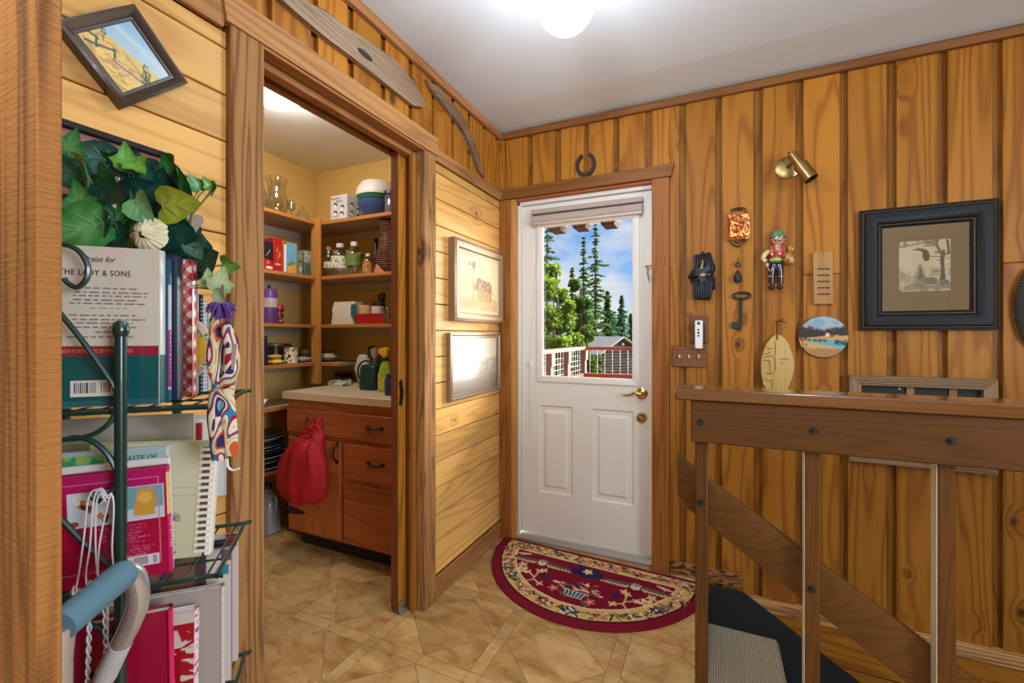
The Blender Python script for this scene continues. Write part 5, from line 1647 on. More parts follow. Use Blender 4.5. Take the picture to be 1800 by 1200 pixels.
vase('glass_dome', 'small clear glass bell with dark specks at right end of the glassware', 532, -2.47, [(0.048, 0.001), (0.045, 0.03), (0.030, 0.058), (0.012, 0.075), (0.006, 0.090), (0.010, 0.10), (0, 0.106)], cat='glass')

# top shelf, right bank
def mugs(cv):
    u, v = cv.u, cv.v
    cv.c[:] = (214, 206, 196)
    for (x, y) in ((0.3, 0.62), (0.72, 0.50), (0.3, 0.3), (0.7, 0.24)):
        cv.ell(x, y, 0.12, 0.10, 0, (60, 54, 52)); cv.ell(x - 0.02, y - 0.05, 0.09, 0.08, 0, (236, 232, 226))
    for k in range(5): cv.rect(0.1, 0.45, 0.06 + 0.03 * k, 0.07 + 0.03 * k, (130, 124, 120))
bx0, bx1 = wx(581, 2.16), wx(604, 2.16)
t = carton('appliance_box', 'white carton with grey mug pictures on the top shelf left of the bowls', 'box', bx0, bx1 + 0.03, 2.16, 2.30, SZ[0], 0.168, mat('white_carton', (222, 214, 204), 0.6), mugs, mugs)
lettering('Hamilton', 0.022, (-0.066, -0.0715, 0.140), (1, 0, 0), (0, 0, 1), black_m, t, local=True)
lettering('Beach', 0.022, (-0.020, -0.0715, 0.120), (1, 0, 0), (0, 0, 1), black_m, t, local=True)
bxm = wx(655, 2.24)
def bowl(name, label, c, r, hgt, m, z):
    o = obj(name, lathe([(0, 0.001), (r * 0.55, 0.001), (r * 0.62, 0.006), (r * 0.92, hgt * 0.7), (r * 0.95, hgt * 0.74), (r, hgt), (r * 0.96, hgt), (r * 0.88, hgt * 0.7), (r * 0.55, 0.012), (0, 0.012)], (c[0], c[1], z), 36), m)
    return tag(o, label, 'bowl')
bowl('mixing_bowl', 'blue plastic bowl at the bottom of the stack on the top shelf', (bxm + 0.02, 2.265), 0.125, 0.112, mat('bowl_blue', (58, 78, 126), 0.35), SZ[0])
bowl('mixing_bowl', 'green plastic bowl between the blue and white bowls', (bxm + 0.02, 2.265), 0.128, 0.075, mat('bowl_green', (38, 112, 84), 0.35), SZ[0] + 0.066)
o = obj('mixing_bowl', lathe([(0, 0.001), (0.135, 0.001), (0.138, 0.008), (0.128, 0.060), (0.105, 0.092), (0.07, 0.102), (0, 0.104)], (bxm + 0.022, 2.265, SZ[0] + 0.1425), 36), mat('bowl_white', (226, 212, 200), 0.4))
tag(o, 'white bowl turned upside down on top of the coloured bowls', 'bowl')
bottle('lidded_canister', 'clear canister with a dark blue lid right of the stacked bowls', 'canister', wx(689, 2.18), 2.185, SZ[0], 0.050, 0.135, plastic_clear, mat('lid_blue', (30, 38, 84), 0.35), neck=0.92, shoulder=0.84, caph=0.10, fill=(0.6, mat('canister_fill', (70, 74, 110), 0.6)))

# second shelf, left bank
z = SZ[1]
def coffee(cv):
    cv.c[:] = (38, 34, 36)
    cv.put(cv.v < 0.44 - 0.1 * cv.u, (186, 36, 28)); cv.line(0.45, 0.5, 0.75, 0.72, 0.03, (220, 216, 210)); cv.rect(0.45, 0.95, 0.06, 0.14, (230, 224, 206)); cv.ell(0.6, 0.28, 0.12, 0.06, 0, (210, 120, 100))
def redbox(cv):
    cv.c[:] = (184, 28, 24); cv.poly([(.2, .62), (.5, .78), (.55, .60)], (206, 130, 80)); cv.ell(.7, .52, .14, .1, .5, (214, 120, 70)); cv.ell(.45, .4, .1, .16, .3, (170, 96, 60)); cv.rect(.15, .8, .2, .24, (226, 180, 160))
def orange_side(cv):
    cv.c[:] = (206, 130, 44); cv.ell(.5, .6, .3, .2, 0, (126, 140, 160)); cv.ell(.5, .2, .3, .14, 0, (226, 180, 70))
def orange_front(cv):
    cv.c[:] = (120, 170, 190); cv.rect(0, .16, 0, 1, (236, 232, 226)); cv.ell(.62, .16, .34, .16, 0, (230, 158, 50)); cv.ell(.55, .32, .3, .06, .2, (90, 150, 70)); cv.put((cv.v > .9) & (cv.u < .2), (200, 60, 40))
def greenbox(cv):
    cv.c[:] = (132, 128, 80); cv.ell(.5, .25, .3, .12, 0, (190, 190, 160)); cv.rect(.1, .9, .55, .62, (70, 60, 44)); cv.rect(.2, .8, .8, .84, (206, 206, 180))
def greycan(cv):
    cv.c[:] = (100, 118, 106); cv.rect(0, 1, .55, .97, (176, 176, 162)); cv.rect(0, 1, .70, .72, (110, 106, 98)); cv.ell(.45, .28, .3, .2, 0, (72, 96, 82)); cv.put(vnoise(cv.u * 9, cv.v * 14, 3) > .7, (60, 74, 70), .6)
XS = -2.43
def lbox(name, label, cat, px0, px1, h, fr, sd, base, z, X1=XS, depth=0.10, dy=0.0):
    return carton(name, label, cat, X1 - depth, X1, wy(px0, X1) + dy, wy(px1, X1) + dy, z, h, base, sd, fr)
bm_white = mat('white_carton_b', (226, 218, 204), 0.6)
lbox('coffee_bag', 'black coffee bag with red base band at left of second shelf', 'bag', 458, 480, 0.175, coffee, coffee, mat('coffee_black', (40, 34, 36), 0.4), z)
lbox('snack_box', 'bright red upright box between the black coffee bag and orange box', 'box', 481, 496, 0.205, redbox, redbox, mat('snack_red', (184, 28, 24), 0.45), z)
lbox('juice_mix_box', 'blue and orange carton with an orange fruit picture on second shelf', 'box', 499, 522, 0.198, orange_front, orange_side, mat('juice_orange', (206, 130, 44), 0.5), z, depth=0.06)
lbox('tea_box', 'slim olive green box beside the orange fruit carton', 'box', 524, 532.5, 0.150, greenbox, greenbox, mat('tea_olive', (132, 128, 80), 0.55), z, depth=0.07)
lbox('cocoa_tin', 'grey green tin box with pale upper label next to the corner post', 'tin', 534.5, 548, 0.172, greycan, greycan, mat('cocoa_grey', (100, 118, 106), 0.5), z, X1=-2.445, depth=0.09)
tag(obj('small_carton', box(-2.50, -2.46, wy(452, -2.46), wy(457, -2.46), z, z + 0.11, 0.002), bm_white), 'narrow white carton edge left of the coffee bag', 'box')

# second shelf, right bank: bottles
white_cap = mat('cap_white', (222, 218, 208), 0.4)
L1 = ring_label('label_pale', [(206, 196, 170), (214, 206, 186), (150, 140, 90)])
L2 = ring_label('label_fruit', [(140, 158, 60), (226, 222, 206), (226, 222, 206), (150, 50, 50)])
L3 = ring_label('label_green', [(180, 120, 60), (92, 128, 62), (110, 140, 70)])
L4 = ring_label('label_brown', [(80, 50, 34), (196, 140, 70), (190, 130, 60)])
def rb(name, label, px, w, h, y, cap, lab=None, lm=None, body=plastic_clear, cat='bottle', **k):
    x = wx(px, y)
    r = abs(wx(px + w / 2, y) - wx(px - w / 2, y)) / 2
    return bottle(name, label, cat, x, y, z, r, h, body, cap, lab=lab, lab_m=lm, **k)
rb('dressing_bottle', 'clear bottle with tan cap and pale label nearest the corner post', 578, 13, 0.205, 2.19, mat('cap_tan', (176, 130, 80), 0.5), (0.30, 0.50), L1, neck=0.42)
rb('vinegar_bottle', 'clear plastic bottle with white fruit label and white cap', 598, 23, 0.222, 2.20, white_cap, (0.24, 0.60), L2, neck=0.36)
rb('vinegar_bottle', 'clear plastic bottle with a green label and white cap', 622.5, 22, 0.222, 2.20, white_cap, (0.28, 0.64), L3, neck=0.36)
for i, (px, y, hh_, lb_) in enumerate(((590, 2.30, 0.205, 'white capped bottle standing behind the fruit label bottle'), (611, 2.28, 0.190, 'white capped bottle seen in the gap between the two labelled bottles'), (633, 2.34, 0.185, 'white capped bottle behind and right of the green label bottle'))):
    rb('vinegar_bottle', lb_, px, 16, hh_, y, white_cap, neck=0.36)
rb('syrup_bottle', 'small clear bottle with round brown label right of the green label bottle', 647, 15, 0.135, 2.19, white_cap, (0.05, 0.60), L4, neck=0.35)
rb('wine_bottle', 'dark slim bottle with black cap beside the copper wire vase', 661, 13, 0.255, 2.30, dull_black, (0.1, 0.3), mat('wine_label', (110, 40, 50), 0.5), body=mat('dark_glass', (52, 26, 30), 0.2, coat=0.4), neck=0.42, shoulder=0.5)
# copper-wire wicker vase
vx, vy = wx(683, 2.22), 2.22
cv_ = thing('copper_wicker_vase', 'tall copper coloured wicker vase at right end of the second shelf', 'vase', (vx, vy, z))
vp = [(0.035, 0.002), (0.058, 0.04), (0.075, 0.09), (0.070, 0.14), (0.048, 0.21), (0.038, 0.255), (0.052, 0.30), (0.066, 0.325)]
obj('lining', lathe([(0, 0.002)] + [(r * 0.95, h_) for r, h_ in vp], (vx, vy, z), 24), mat('vase_lining', (84, 54, 42), 0.6), cv_)
bm = new_bm()
for k in range(26):
    h_ = 0.006 + 0.0124 * k
    r_ = np.interp(h_, [q[1] for q in vp], [q[0] for q in vp])
    add_tube(bm, [(vx + (r_ + 0.002 * (-1) ** q) * math.cos(2 * PI * q / 24), vy + (r_ + 0.002 * (-1) ** q) * math.sin(2 * PI * q / 24), z + h_) for q in range(24)], 0.0034, 5, True)
obj('woven_cane', bm, mat('cane_copper', (140, 92, 68), 0.4, spec=0.5), cv_)
tag(obj('peach_packet', prism([(wx(658, 2.15), z), (wx(676, 2.15), z), (wx(662, 2.15), z + 0.055)], 'y', 2.145, 2.158, 0.002), mat('peach', (206, 130, 92), 0.6)), 'small peach coloured packet leaning at the foot of the wicker vase', 'packet')

# third shelf, left bank
z = SZ[2]
y0 = wy(473, -2.45)
purple_c = clear_glass('purple_plastic', (0.42, 0.22, 0.50, 1), 0.10, 0.1)
t = bottle('purple_dispenser', 'tall purple drink bottle with a floral paper band on the third shelf', 'bottle', -2.45, y0, z, 0.046, 0.232, mat('purple', (104, 62, 126), 0.25, coat=0.3), black_m, neck=0.16, shoulder=0.80, caph=0.05, lab=(0.42, 0.66), lab_m=ring_label('label_floral', [(170, 160, 90), (186, 172, 164), (176, 160, 150)]))
bottle('spice_jar', 'small dark jar with a red lid right of the purple bottle', 'jar', -2.45, wy(490.5, -2.45), z, 0.026, 0.118, mat('jar_dark', (60, 26, 24), 0.25), mat('lid_red', (170, 30, 36), 0.4), neck=0.95, shoulder=0.78, caph=0.20, lab=(0.12, 0.62), lab_m=ring_label('label_spice', [(200, 190, 180), (150, 40, 36), (60, 22, 24)]))
lbox('pink_carton', 'small pale pink carton in front of the purple bottle', 'box', 452, 462.5, 0.058, None, None, mat('pink_pale', (216, 186, 178), 0.6), z, X1=-2.415, depth=0.02)
tag(obj('maroon_packet', box(-2.58, -2.54, wy(455, -2.54), wy(468, -2.54), z, z + 0.13, 0.006), mat('maroon', (96, 26, 50), 0.4)), 'maroon packet standing behind the purple bottle', 'packet')

# third shelf, right bank
fx0, fx1 = wx(583, 2.17), wx(622, 2.17)
t = thing('flour_bag', 'white paper flour bag with a teal patch on third shelf', 'bag', ((fx0 + fx1) / 2, 2.22, z))
bm = box(fx0, fx1, 2.165, 2.275, z + 0.001, z + 0.150)
bmesh.ops.subdivide_edges(bm, edges=bm.edges[:], cuts=5, use_grid_fill=True)
for v in bm.verts:
    k = (v.co.z - z) / 0.15
    v.co.y += (2.22 - v.co.y) * 0.35 * k ** 2
    v.co.x += ((fx0 + fx1) / 2 - v.co.x) * (0.06 * k + 0.05 * (1 - k)) + 0.003 * math.sin(v.co.z * 90 + v.co.y * 60)
    v.co.y += 0.004 * math.sin(v.co.x * 75 + v.co.z * 55)
obj('paper_bag', bm, mat('flour_white', (220, 206, 180), 0.8, bump=0.2), t)
px0, px1 = wx(617, 2.16), wx(626, 2.16)
obj('teal_patch', prism([(px0, z + 0.05), (px1, z + 0.045), (px1, z + 0.125), (px0 + 0.01, z + 0.132), (px0, z + 0.12)], 'y', 2.158, 2.166), mat('teal', (24, 104, 120), 0.5), t)
def roll(name, label, px, y, w, h, m, cat='candle'):
    x = wx(px, y); r = abs(wx(px + w / 2, y) - wx(px - w / 2, y)) / 2
    return tag(obj(name, lathe([(0, 0.001), (r, 0.001), (r, h - 0.003), (r * 0.94, h), (r * 0.3, h), (r * 0.28, h - 0.01), (0, h - 0.01)], (x, y, z), 24), m), label, cat)
roll('pillar_candle', 'fat cream candle standing behind the red tub', 642.5, 2.27, 19, 0.128, mat('cream_wax', (220, 184, 124), 0.5))
roll('paper_roll', 'white paper roll behind the right end of the red tub', 664, 2.27, 17, 0.118, mat('white_roll', (226, 206, 190), 0.8), 'roll')
roll('paper_roll', 'second white roll further back above the cream candle', 648, 2.36, 18, 0.165, mat('white_roll_b', (200, 176, 150), 0.8), 'roll')
rx0, rx1 = wx(624, 2.15), wx(675, 2.15)
t = new_bm()
a = 0.012
prev = None
for hgt, s in ((0.001, 0.86), (0.056, 0.98), (0.057, 1.03), (0.066, 1.03), (0.066, 0.97), (0.012, 0.84)):
    cxm, cym = (rx0 + rx1) / 2, 2.195
    wX, wY = (rx1 - rx0) / 2 * s, 0.045 * s
    r = [t.verts.new(p) for p in ((cxm - wX, cym - wY, z + hgt), (cxm + wX, cym - wY, z + hgt), (cxm + wX, cym + wY, z + hgt), (cxm - wX, cym + wY, z + hgt))]
    if prev:
        for i in range(4): t.faces.new((prev[i], prev[(i + 1) % 4], r[(i + 1) % 4], r[i]))
    else:
        t.faces.new(r)
    prev = r
t.faces.new(prev)
tag(obj('red_tub', t, mat('tub_red', (184, 24, 28), 0.35)), 'red plastic tub at the front of the third shelf', 'tub')
tag(obj('tangled_jar', lathe([(0, 0.002), (0.03, 0.002), (0.034, 0.02), (0.034, 0.085), (0.026, 0.10), (0.024, 0.10), (0.031, 0.085), (0.031, 0.02), (0, 0.006)], (wx(683, 2.17), 2.165, z), 20), vessel_m), 'clear glass jar at the right end of the third shelf', 'jar')
def spray(name, label, x, y, z, r, h, body, head, neck_m, mirror=1, lab=None):
    t = thing(name, label, 'spray bottle', (x, y, z))
    obj('body', lathe([(0, 0.001), (r, 0.001), (r * 1.02, 0.01), (r * 0.98, h * 0.42), (r * 0.74, h * 0.55), (r * 0.52, h * 0.66), (r * 0.34, h * 0.72), (0, h * 0.72)], (x, y, z), 20, Matrix.Diagonal((1, 0.62, 1, 1))), body, t)
    obj('collar', lathe([(0, h * 0.70), (r * 0.40, h * 0.70), (r * 0.40, h * 0.775), (0, h * 0.775)], (x, y, z), 16), neck_m, t)
    H = [(r * 0.36, 0.77), (r * 0.40, 0.86), (r * 0.62, 0.94), (r * 0.5, 0.995), (-r * 0.1, 1.0), (-r * 0.75, 0.965), (-r * 0.98, 0.90), (-r * 0.92, 0.855), (-r * 0.5, 0.865), (-r * 0.36, 0.77)]
    obj('spray_head', prism([(x + mirror * a_, z + h * b_) for a_, b_ in H], 'y', y - r * 0.28, y + r * 0.28, 0.004), head, t)
    obj('trigger', tube(spline([(x - mirror * r * 0.45, y, z + h * 0.87), (x - mirror * r * 0.85, y, z + h * 0.82), (x - mirror * r * 0.75, y, z + h * 0.74)], 3), 0.0055, 6), neck_m, t)
    if lab: obj('label', lathe([(r * 1.03, h * 0.06), (r * 1.01, h * 0.40)], (x, y, z), 20, Matrix.Diagonal((1, 0.625, 1, 1))), lab, t)
    return t
spray('spray_cleaner', 'navy spray bottle with a dark red trigger at back of the third shelf', wx(672, 2.33), 2.33, z, 0.036, 0.215, mat('navy_bottle', (26, 30, 66), 0.3), mat('head_maroon', (84, 26, 44), 0.4), mat('collar_navy', (24, 26, 52), 0.4))

# fourth shelf
z = SZ[3]
def navybox(cv):
    cv.c[:] = (24, 34, 62); cv.rect(.15, .75, .9, .95, (196, 80, 60))
    for k in range(6): cv.rect(.12, .3 + .08 * k if k % 2 else .7, .78 - .11 * k, .80 - .11 * k, (160, 170, 190))
    cv.rect(.2, .6, .1, .2, (150, 130, 80))
lbox('cracker_box', 'navy blue box with white print at left end of fourth shelf', 'box', 450, 470, 0.178, navybox, navybox, mat('navy_carton', (24, 34, 62), 0.5), z, X1=-2.42, depth=0.16)
bottle('dark_jar', 'dark brown jar with a pale label behind the yellow packets', 'jar', -2.56, wy(483, -2.56), z, 0.050, 0.130, mat('brown_jar', (56, 38, 28), 0.3), mat('lid_gold', (120, 96, 60), 0.4), neck=0.95, shoulder=0.84, caph=0.10, lab=(0.1, 0.45), lab_m=mat('jar_label', (150, 136, 120), 0.6))
yel = mat('packet_yellow', (216, 182, 74), 0.35)
def pillow(name, label, x, y, z, a, b, h, m, rotz=0.0, cat='packet'):
    bm = lathe([(0, -1), (0.55, -0.9), (0.86, -0.5), (1, 0), (0.86, 0.5), (0.55, 0.9), (0, 1)], (0, 0, 0), 24)
    for v in bm.verts:
        t_ = math.atan2(v.co.y, v.co.x); r_ = math.hypot(v.co.x, v.co.y)
        k = 1 / max(abs(math.cos(t_)), abs(math.sin(t_))) ** 0.6
        v.co.x *= a * k; v.co.y *= b * k
        v.co.z = v.co.z * h / 2 * (1 + 0.12 * math.sin(5 * t_)) * max(0.06, 1 - (r_ ** 4) * 0.7) + h / 2 * 1.1
    bm.transform(Matrix.Translation((x, y, z)) @ Matrix.Rotation(rotz, 4, 'Z'))
    return tag(obj(name, bm, m), label, cat)
pillow('yellow_packet', 'lower yellow foil packet lying at front of the fourth shelf', -2.445, wy(485, -2.445), z + 0.002, 0.030, 0.048, 0.030, yel)
pillow('yellow_packet', 'upper yellow foil packet resting on the lower one', -2.455, wy(483, -2.455), z + 0.036, 0.028, 0.042, 0.026, yel, 0.15)
bottle('soup_can', 'pale yellow can with a white picture label on the fourth shelf', 'can', -2.445, wy(511, -2.445), z, 0.041, 0.105, mat('can_yellow', (200, 182, 120), 0.45), steel_m, neck=0.96, shoulder=0.90, caph=0.05, lab=(0.05, 0.88), lab_m=ring_label('label_can', [(40, 60, 40), (220, 210, 176), (214, 196, 130), (170, 60, 50)]))
tag(obj('red_packet', box(-2.62, -2.57, wy(496, -2.57), wy(514, -2.57), z, z + 0.125, 0.008), mat('packet_red', (130, 34, 34), 0.45)), 'red packet standing at the back behind the pale can', 'packet')
pillow('snack_bag', 'olive crumpled bag left of the corner post on fourth shelf', -2.52, wy(538, -2.52), z + 0.04, 0.06, 0.085, 0.055, mat('bag_olive', (120, 112, 52), 0.4), 0.3, 'bag')
pillow('pasta_bag', 'white and red crumpled bag lying by the corner post', -2.50, wy(534, -2.50), z + 0.002, 0.045, 0.075, 0.040, ring_label('bag_print', [(206, 196, 180), (206, 196, 180), (176, 60, 50)]), 0.1, 'bag')
pillow('flour_sack', 'grey white sack lying right of the corner post', wx(570, 2.20), 2.22, z + 0.002, 0.075, 0.05, 0.055, mat('sack_grey', (190, 176, 156), 0.7), 0.0, 'bag')
pillow('brown_packet', 'small brown packet on top of the grey white sack', wx(569, 2.22), 2.24, z + 0.058, 0.055, 0.04, 0.022, mat('packet_brown', (120, 70, 48), 0.5), 0.2)

# fifth and sixth shelf, floor
t = obj('white_dish', prism([(wy(452, -2.44), 0.792), (wy(456, -2.44), 0.792), (wy(467, -2.44), 0.842), (wy(464, -2.44), 0.842), (wy(452, -2.44), 0.812)], 'x', -2.56, -2.42, 0.003), white_m)
tag(t, 'white angular serving dish at the left on the fifth shelf', 'dish')
pc = [(70, 66, 64), (150, 146, 140), (40, 44, 50), (190, 184, 170), (44, 96, 104), (40, 60, 84), (24, 26, 36), (190, 180, 170), (120, 52, 48), (206, 198, 180), (40, 40, 44), (170, 170, 150)]
names = ['charcoal', 'light grey', 'near black', 'cream rimmed', 'teal patterned', 'slate blue', 'black', 'ivory', 'brick red', 'white', 'dark grey', 'pale sage']
zz_ = 0.417
order = list(reversed(range(12)))
ordn = ['lowest', 'second lowest', 'third lowest', 'fourth lowest', 'fifth lowest', 'sixth lowest', 'seventh lowest', 'eighth lowest', 'ninth lowest', 'third from top', 'second from top', 'topmost']
for j, k in enumerate(order):
    r_ = 0.165 - 0.004 * (j % 3) - (0.012 if j > 9 else 0)
    hgt = 0.020 if j != 10 else 0.034
    prof = [(0, 0.001), (r_ * 0.62, 0.001), (r_ * 0.70, 0.004), (r_ * 0.96, hgt * 0.88), (r_, hgt), (r_ * 0.99, hgt + 0.003), (r_ * 0.94, hgt * 0.95), (r_ * 0.66, 0.009), (0, 0.009)]
    o = obj('platter', lathe(prof, (-2.545 + 0.004 * math.sin(j * 2), 1.80 + 0.005 * math.cos(j * 3), zz_), 40), mat('plate_%d' % k, pc[k], 0.35) if k != 4 else ring_label('plate_teal', [(40, 110, 116), (30, 70, 84), (150, 170, 150)]))
    tag(o, '%s plate, %s of the stack beside the cabinet' % (names[k], ordn[j]), 'plate', 'plates stacked on the sixth shelf')
    zz_ += 0.0155 if j != 10 else 0.03
# jug of liquid on the floor
jp = atZ(470, 934, 0)
jg = thing('plastic_jug', 'translucent grey plastic jug with purple label on the pantry floor', 'jug', (jp.x, jp.y, 0))
bm = new_bm()
rings = []
for hgt, a, b in ((0.001, 0.070, 0.052), (0.01, 0.078, 0.058), (0.15, 0.080, 0.060), (0.20, 0.072, 0.052), (0.25, 0.044, 0.036), (0.262, 0.024, 0.024), (0.28, 0.022, 0.022)):
    ring = []
    for k in range(24):
        t_ = 2 * PI * k / 24
        c_, s_ = math.cos(t_), math.sin(t_)
        e_ = 0.62
        ring.append(bm.verts.new((jp.x + a * math.copysign(abs(c_) ** e_, c_), jp.y + b * math.copysign(abs(s_) ** e_, s_), hgt)))
    rings.append(ring)
for a, b in zip(rings[:-1], rings[1:]):
    for k in range(24): bm.faces.new((a[k], a[(k + 1) % 24], b[(k + 1) % 24], b[k]))
bm.faces.new(list(reversed(rings[0]))); bm.faces.new(rings[-1])
obj('body', bm, mat('jug_grey', (150, 150, 150), 0.3, coat=0.3), jg)
obj('cap', lathe([(0.026, 0.268), (0.026, 0.296), (0.022, 0.30), (0, 0.30)], (jp.x, jp.y, 0), 18), mat('cap_purple', (60, 40, 110), 0.4), jg)
obj('handle', tube(spline([(jp.x + 0.046, jp.y - 0.01, 0.245), (jp.x + 0.088, jp.y - 0.012, 0.235), (jp.x + 0.096, jp.y - 0.012, 0.19), (jp.x + 0.080, jp.y - 0.012, 0.13)], 5), 0.011, 9), mat('jug_handle', (140, 140, 142), 0.3), jg)
def juglab(cv):
    cv.c[:] = (206, 196, 200); cv.rect(0, 1, .38, 1, (70, 36, 100)); cv.ell(.55, .68, .2, .2, .4, (170, 90, 130))
picture('label', (jp.x - 0.066, jp.y - 0.0612, 0.035), (0.120, 0, 0), (0, 0, 0.085), 30, 24, juglab, print_m, jg)
# dark wire rack on the floor between jug and cabinet
wr = thing('black_wire_crate', 'dark wire crate in the shadow between the jug and cabinet', 'crate', (-2.36, 2.02, 0))
bm = new_bm()
X0, X1, Y0, Y1 = -2.44, -2.265, 1.93, 2.2
for z_ in (0.008, 0.10, 0.20):
    add_tube(bm, [(X0, Y0, z_), (X1, Y0, z_), (X1, Y1, z_), (X0, Y1, z_)], 0.0035, 6, True)
for k in range(8):
    x = X0 + (X1 - X0) * k / 7
    add_tube(bm, [(x, Y0, 0.20), (x, Y0, 0.008), (x, Y1, 0.008), (x, Y1, 0.20)], 0.0022, 5)
obj('wire_frame', bm, mat('dark_wire', (60, 62, 60), 0.4, metal=0.3), wr)

# ------------------------------------------------------------------ worktop goods
z = 0.900
wcp = atZ(648, 685, z)
wc_ = thing('watering_can', 'dark green watering can with big round loop handle on the worktop', 'watering can', (wcp.x, wcp.y + 0.05, z))
dkg = mat('dark_green_plastic', (14, 58, 48), 0.4, spec=0.4)
cx_, cy_ = wcp.x, wcp.y + 0.02
bm = new_bm(); rings = []
for hgt, a, b, sh in ((0.001, 0.060, 0.045, 0), (0.006, 0.063, 0.048, 0), (0.04, 0.066, 0.050, 0), (0.125, 0.062, 0.047, 0.004), (0.142, 0.054, 0.040, 0.006), (0.15, 0.044, 0.03, 0.008)):
    ring = []
    for k in range(24):
        t_ = 2 * PI * k / 24; c_, s_ = math.cos(t_), math.sin(t_); e_ = 0.55
        ring.append(bm.verts.new((cx_ + sh + a * math.copysign(abs(c_) ** e_, c_), cy_ + b * math.copysign(abs(s_) ** e_, s_), z + hgt)))
    rings.append(ring)
for a, b in zip(rings[:-1], rings[1:]):
    for k in range(24): bm.faces.new((a[k], a[(k + 1) % 24], b[(k + 1) % 24], b[k]))
bm.faces.new(list(reversed(rings[0]))); bm.faces.new(rings[-1])
obj('body', bm, dkg, wc_)
hc = (cx_ - 0.028, z + 0.105)
obj('loop_handle', tube([(hc[0] + 0.066 * math.cos(R(a)), cy_ - 0.01, hc[1] + 0.066 * math.sin(R(a))) for a in range(20, 236, 9)], 0.0055, 8), dkg, wc_)
obj('spout', tube([(cx_ + 0.05, cy_, z + 0.03), (cx_ + 0.11, cy_ + 0.02, z + 0.13)], 0.012, 10, r_end=0.008), dkg, wc_)
xb = wx(679, 1.98)
spray('trigger_cleaner', 'yellow and lime spray bottle right of the green watering can', wx(677, 1.99), 1.99, z, 0.046, 0.255, mat('lime_bottle', (150, 180, 50), 0.3), mat('yellow_head', (226, 170, 30), 0.35), mat('navy_collar', (30, 40, 60), 0.4), 1, ring_label('label_lime', [(206, 214, 160), (140, 176, 60), (226, 186, 40)]))
bottle('blue_bottle', 'dark blue squat bottle in front of the yellow spray bottle', 'bottle', wx(686, 1.90), 1.90, z, 0.030, 0.115, mat('blue_bottle', (22, 44, 96), 0.3, coat=0.3), mat('blue_cap', (20, 34, 80), 0.4), neck=0.6, shoulder=0.7)
t = pillow('white_red_bag', 'crumpled white bag with red print behind the watering can', 0, 0, 0, 0.045, 0.040, 0.19, mat('bag_white', (206, 190, 170), 0.6), 0, 'bag')
t.location = (wx(638, 2.225), 2.225, z + 0.001); t.scale = (1, 1, 1)
bottle('green_bottle', 'green bottle with white neck standing behind the watering can', 'bottle', wx(643, 2.135), 2.135, z, 0.028, 0.20, mat('green_bottle', (30, 96, 54), 0.35), white_cap, neck=0.5, shoulder=0.7, lab=(0.7, 0.9), lab_m=white_m)
spray('clear_sprayer', 'clear spray bottle with white trigger at back of the worktop', wx(659, 2.26), 2.26, z, 0.035, 0.245, mat('clear_purple', (110, 96, 120), 0.3), white_m, white_m)
bottle('dark_cap_bottle', 'pale bottle with a dark cap between the sprayers', 'bottle', wx(668, 2.20), 2.20, z, 0.026, 0.19, mat('pale_bottle', (206, 186, 160), 0.4), dull_black, neck=0.8, shoulder=0.6, caph=0.3)
bottle('purple_bottle', 'dark purple bottle behind the crumpled white bag', 'bottle', wx(655, 2.34), 2.34, z, 0.040, 0.25, mat('plum_bottle', (70, 44, 70), 0.35), mat('plum_cap', (50, 34, 54), 0.4), neck=0.6, shoulder=0.7)
# folded bags and cloths lying on the worktop
def sheet(name, label, pts, z0, h, m, cat='cloth', seed=1):
    """a crumpled folded sheet: a low mound over an outline"""
    cx = sum(p[0] for p in pts) / len(pts); cy = sum(p[1] for p in pts) / len(pts)
    bm = new_bm(); rings = []
    for s, hh in ((1.0, 0.0), (1.0, 0.35), (0.9, 0.8), (0.6, 1.0), (0.3, 0.9)):
        rings.append([bm.verts.new((cx + (p[0] - cx) * s, cy + (p[1] - cy) * s, z0 + h * hh * (0.75 + 0.5 * ((math.sin(i * 2.7 + seed + s * 5) + 1) / 2)))) for i, p in enumerate(pts)])
    for a, b in zip(rings[:-1], rings[1:]):
        for i in range(len(pts)): bm.faces.new((a[i], a[(i + 1) % len(pts)], b[(i + 1) % len(pts)], b[i]))
    bm.faces.new(rings[-1]); bm.faces.new(list(reversed(rings[0])))
    return tag(obj(name, bm, m), label, cat)
def ctr(px, py): p = atZ(px, py, z); return (p.x, p.y)
sheet('folded_bag', 'folded white and green bag lying at the back left of the worktop', [ctr(*p) for p in ((576, 676), (583, 667), (600, 664), (618, 667), (621, 676), (610, 679), (590, 679))], z + 0.0005, 0.028, ring_label('bag_green', [(206, 196, 176), (210, 200, 182), (40, 120, 80), (150, 60, 40)]), 'bag')
sheet('black_plastic_bag', 'crumpled black plastic bag on top of the folded white bag', [ctr(*p) for p in ((588, 668), (600, 660), (616, 662), (621, 671), (608, 673))], z + 0.033, 0.026, mat('black_plastic_bag', (36, 32, 32), 0.25), 'bag', 3)

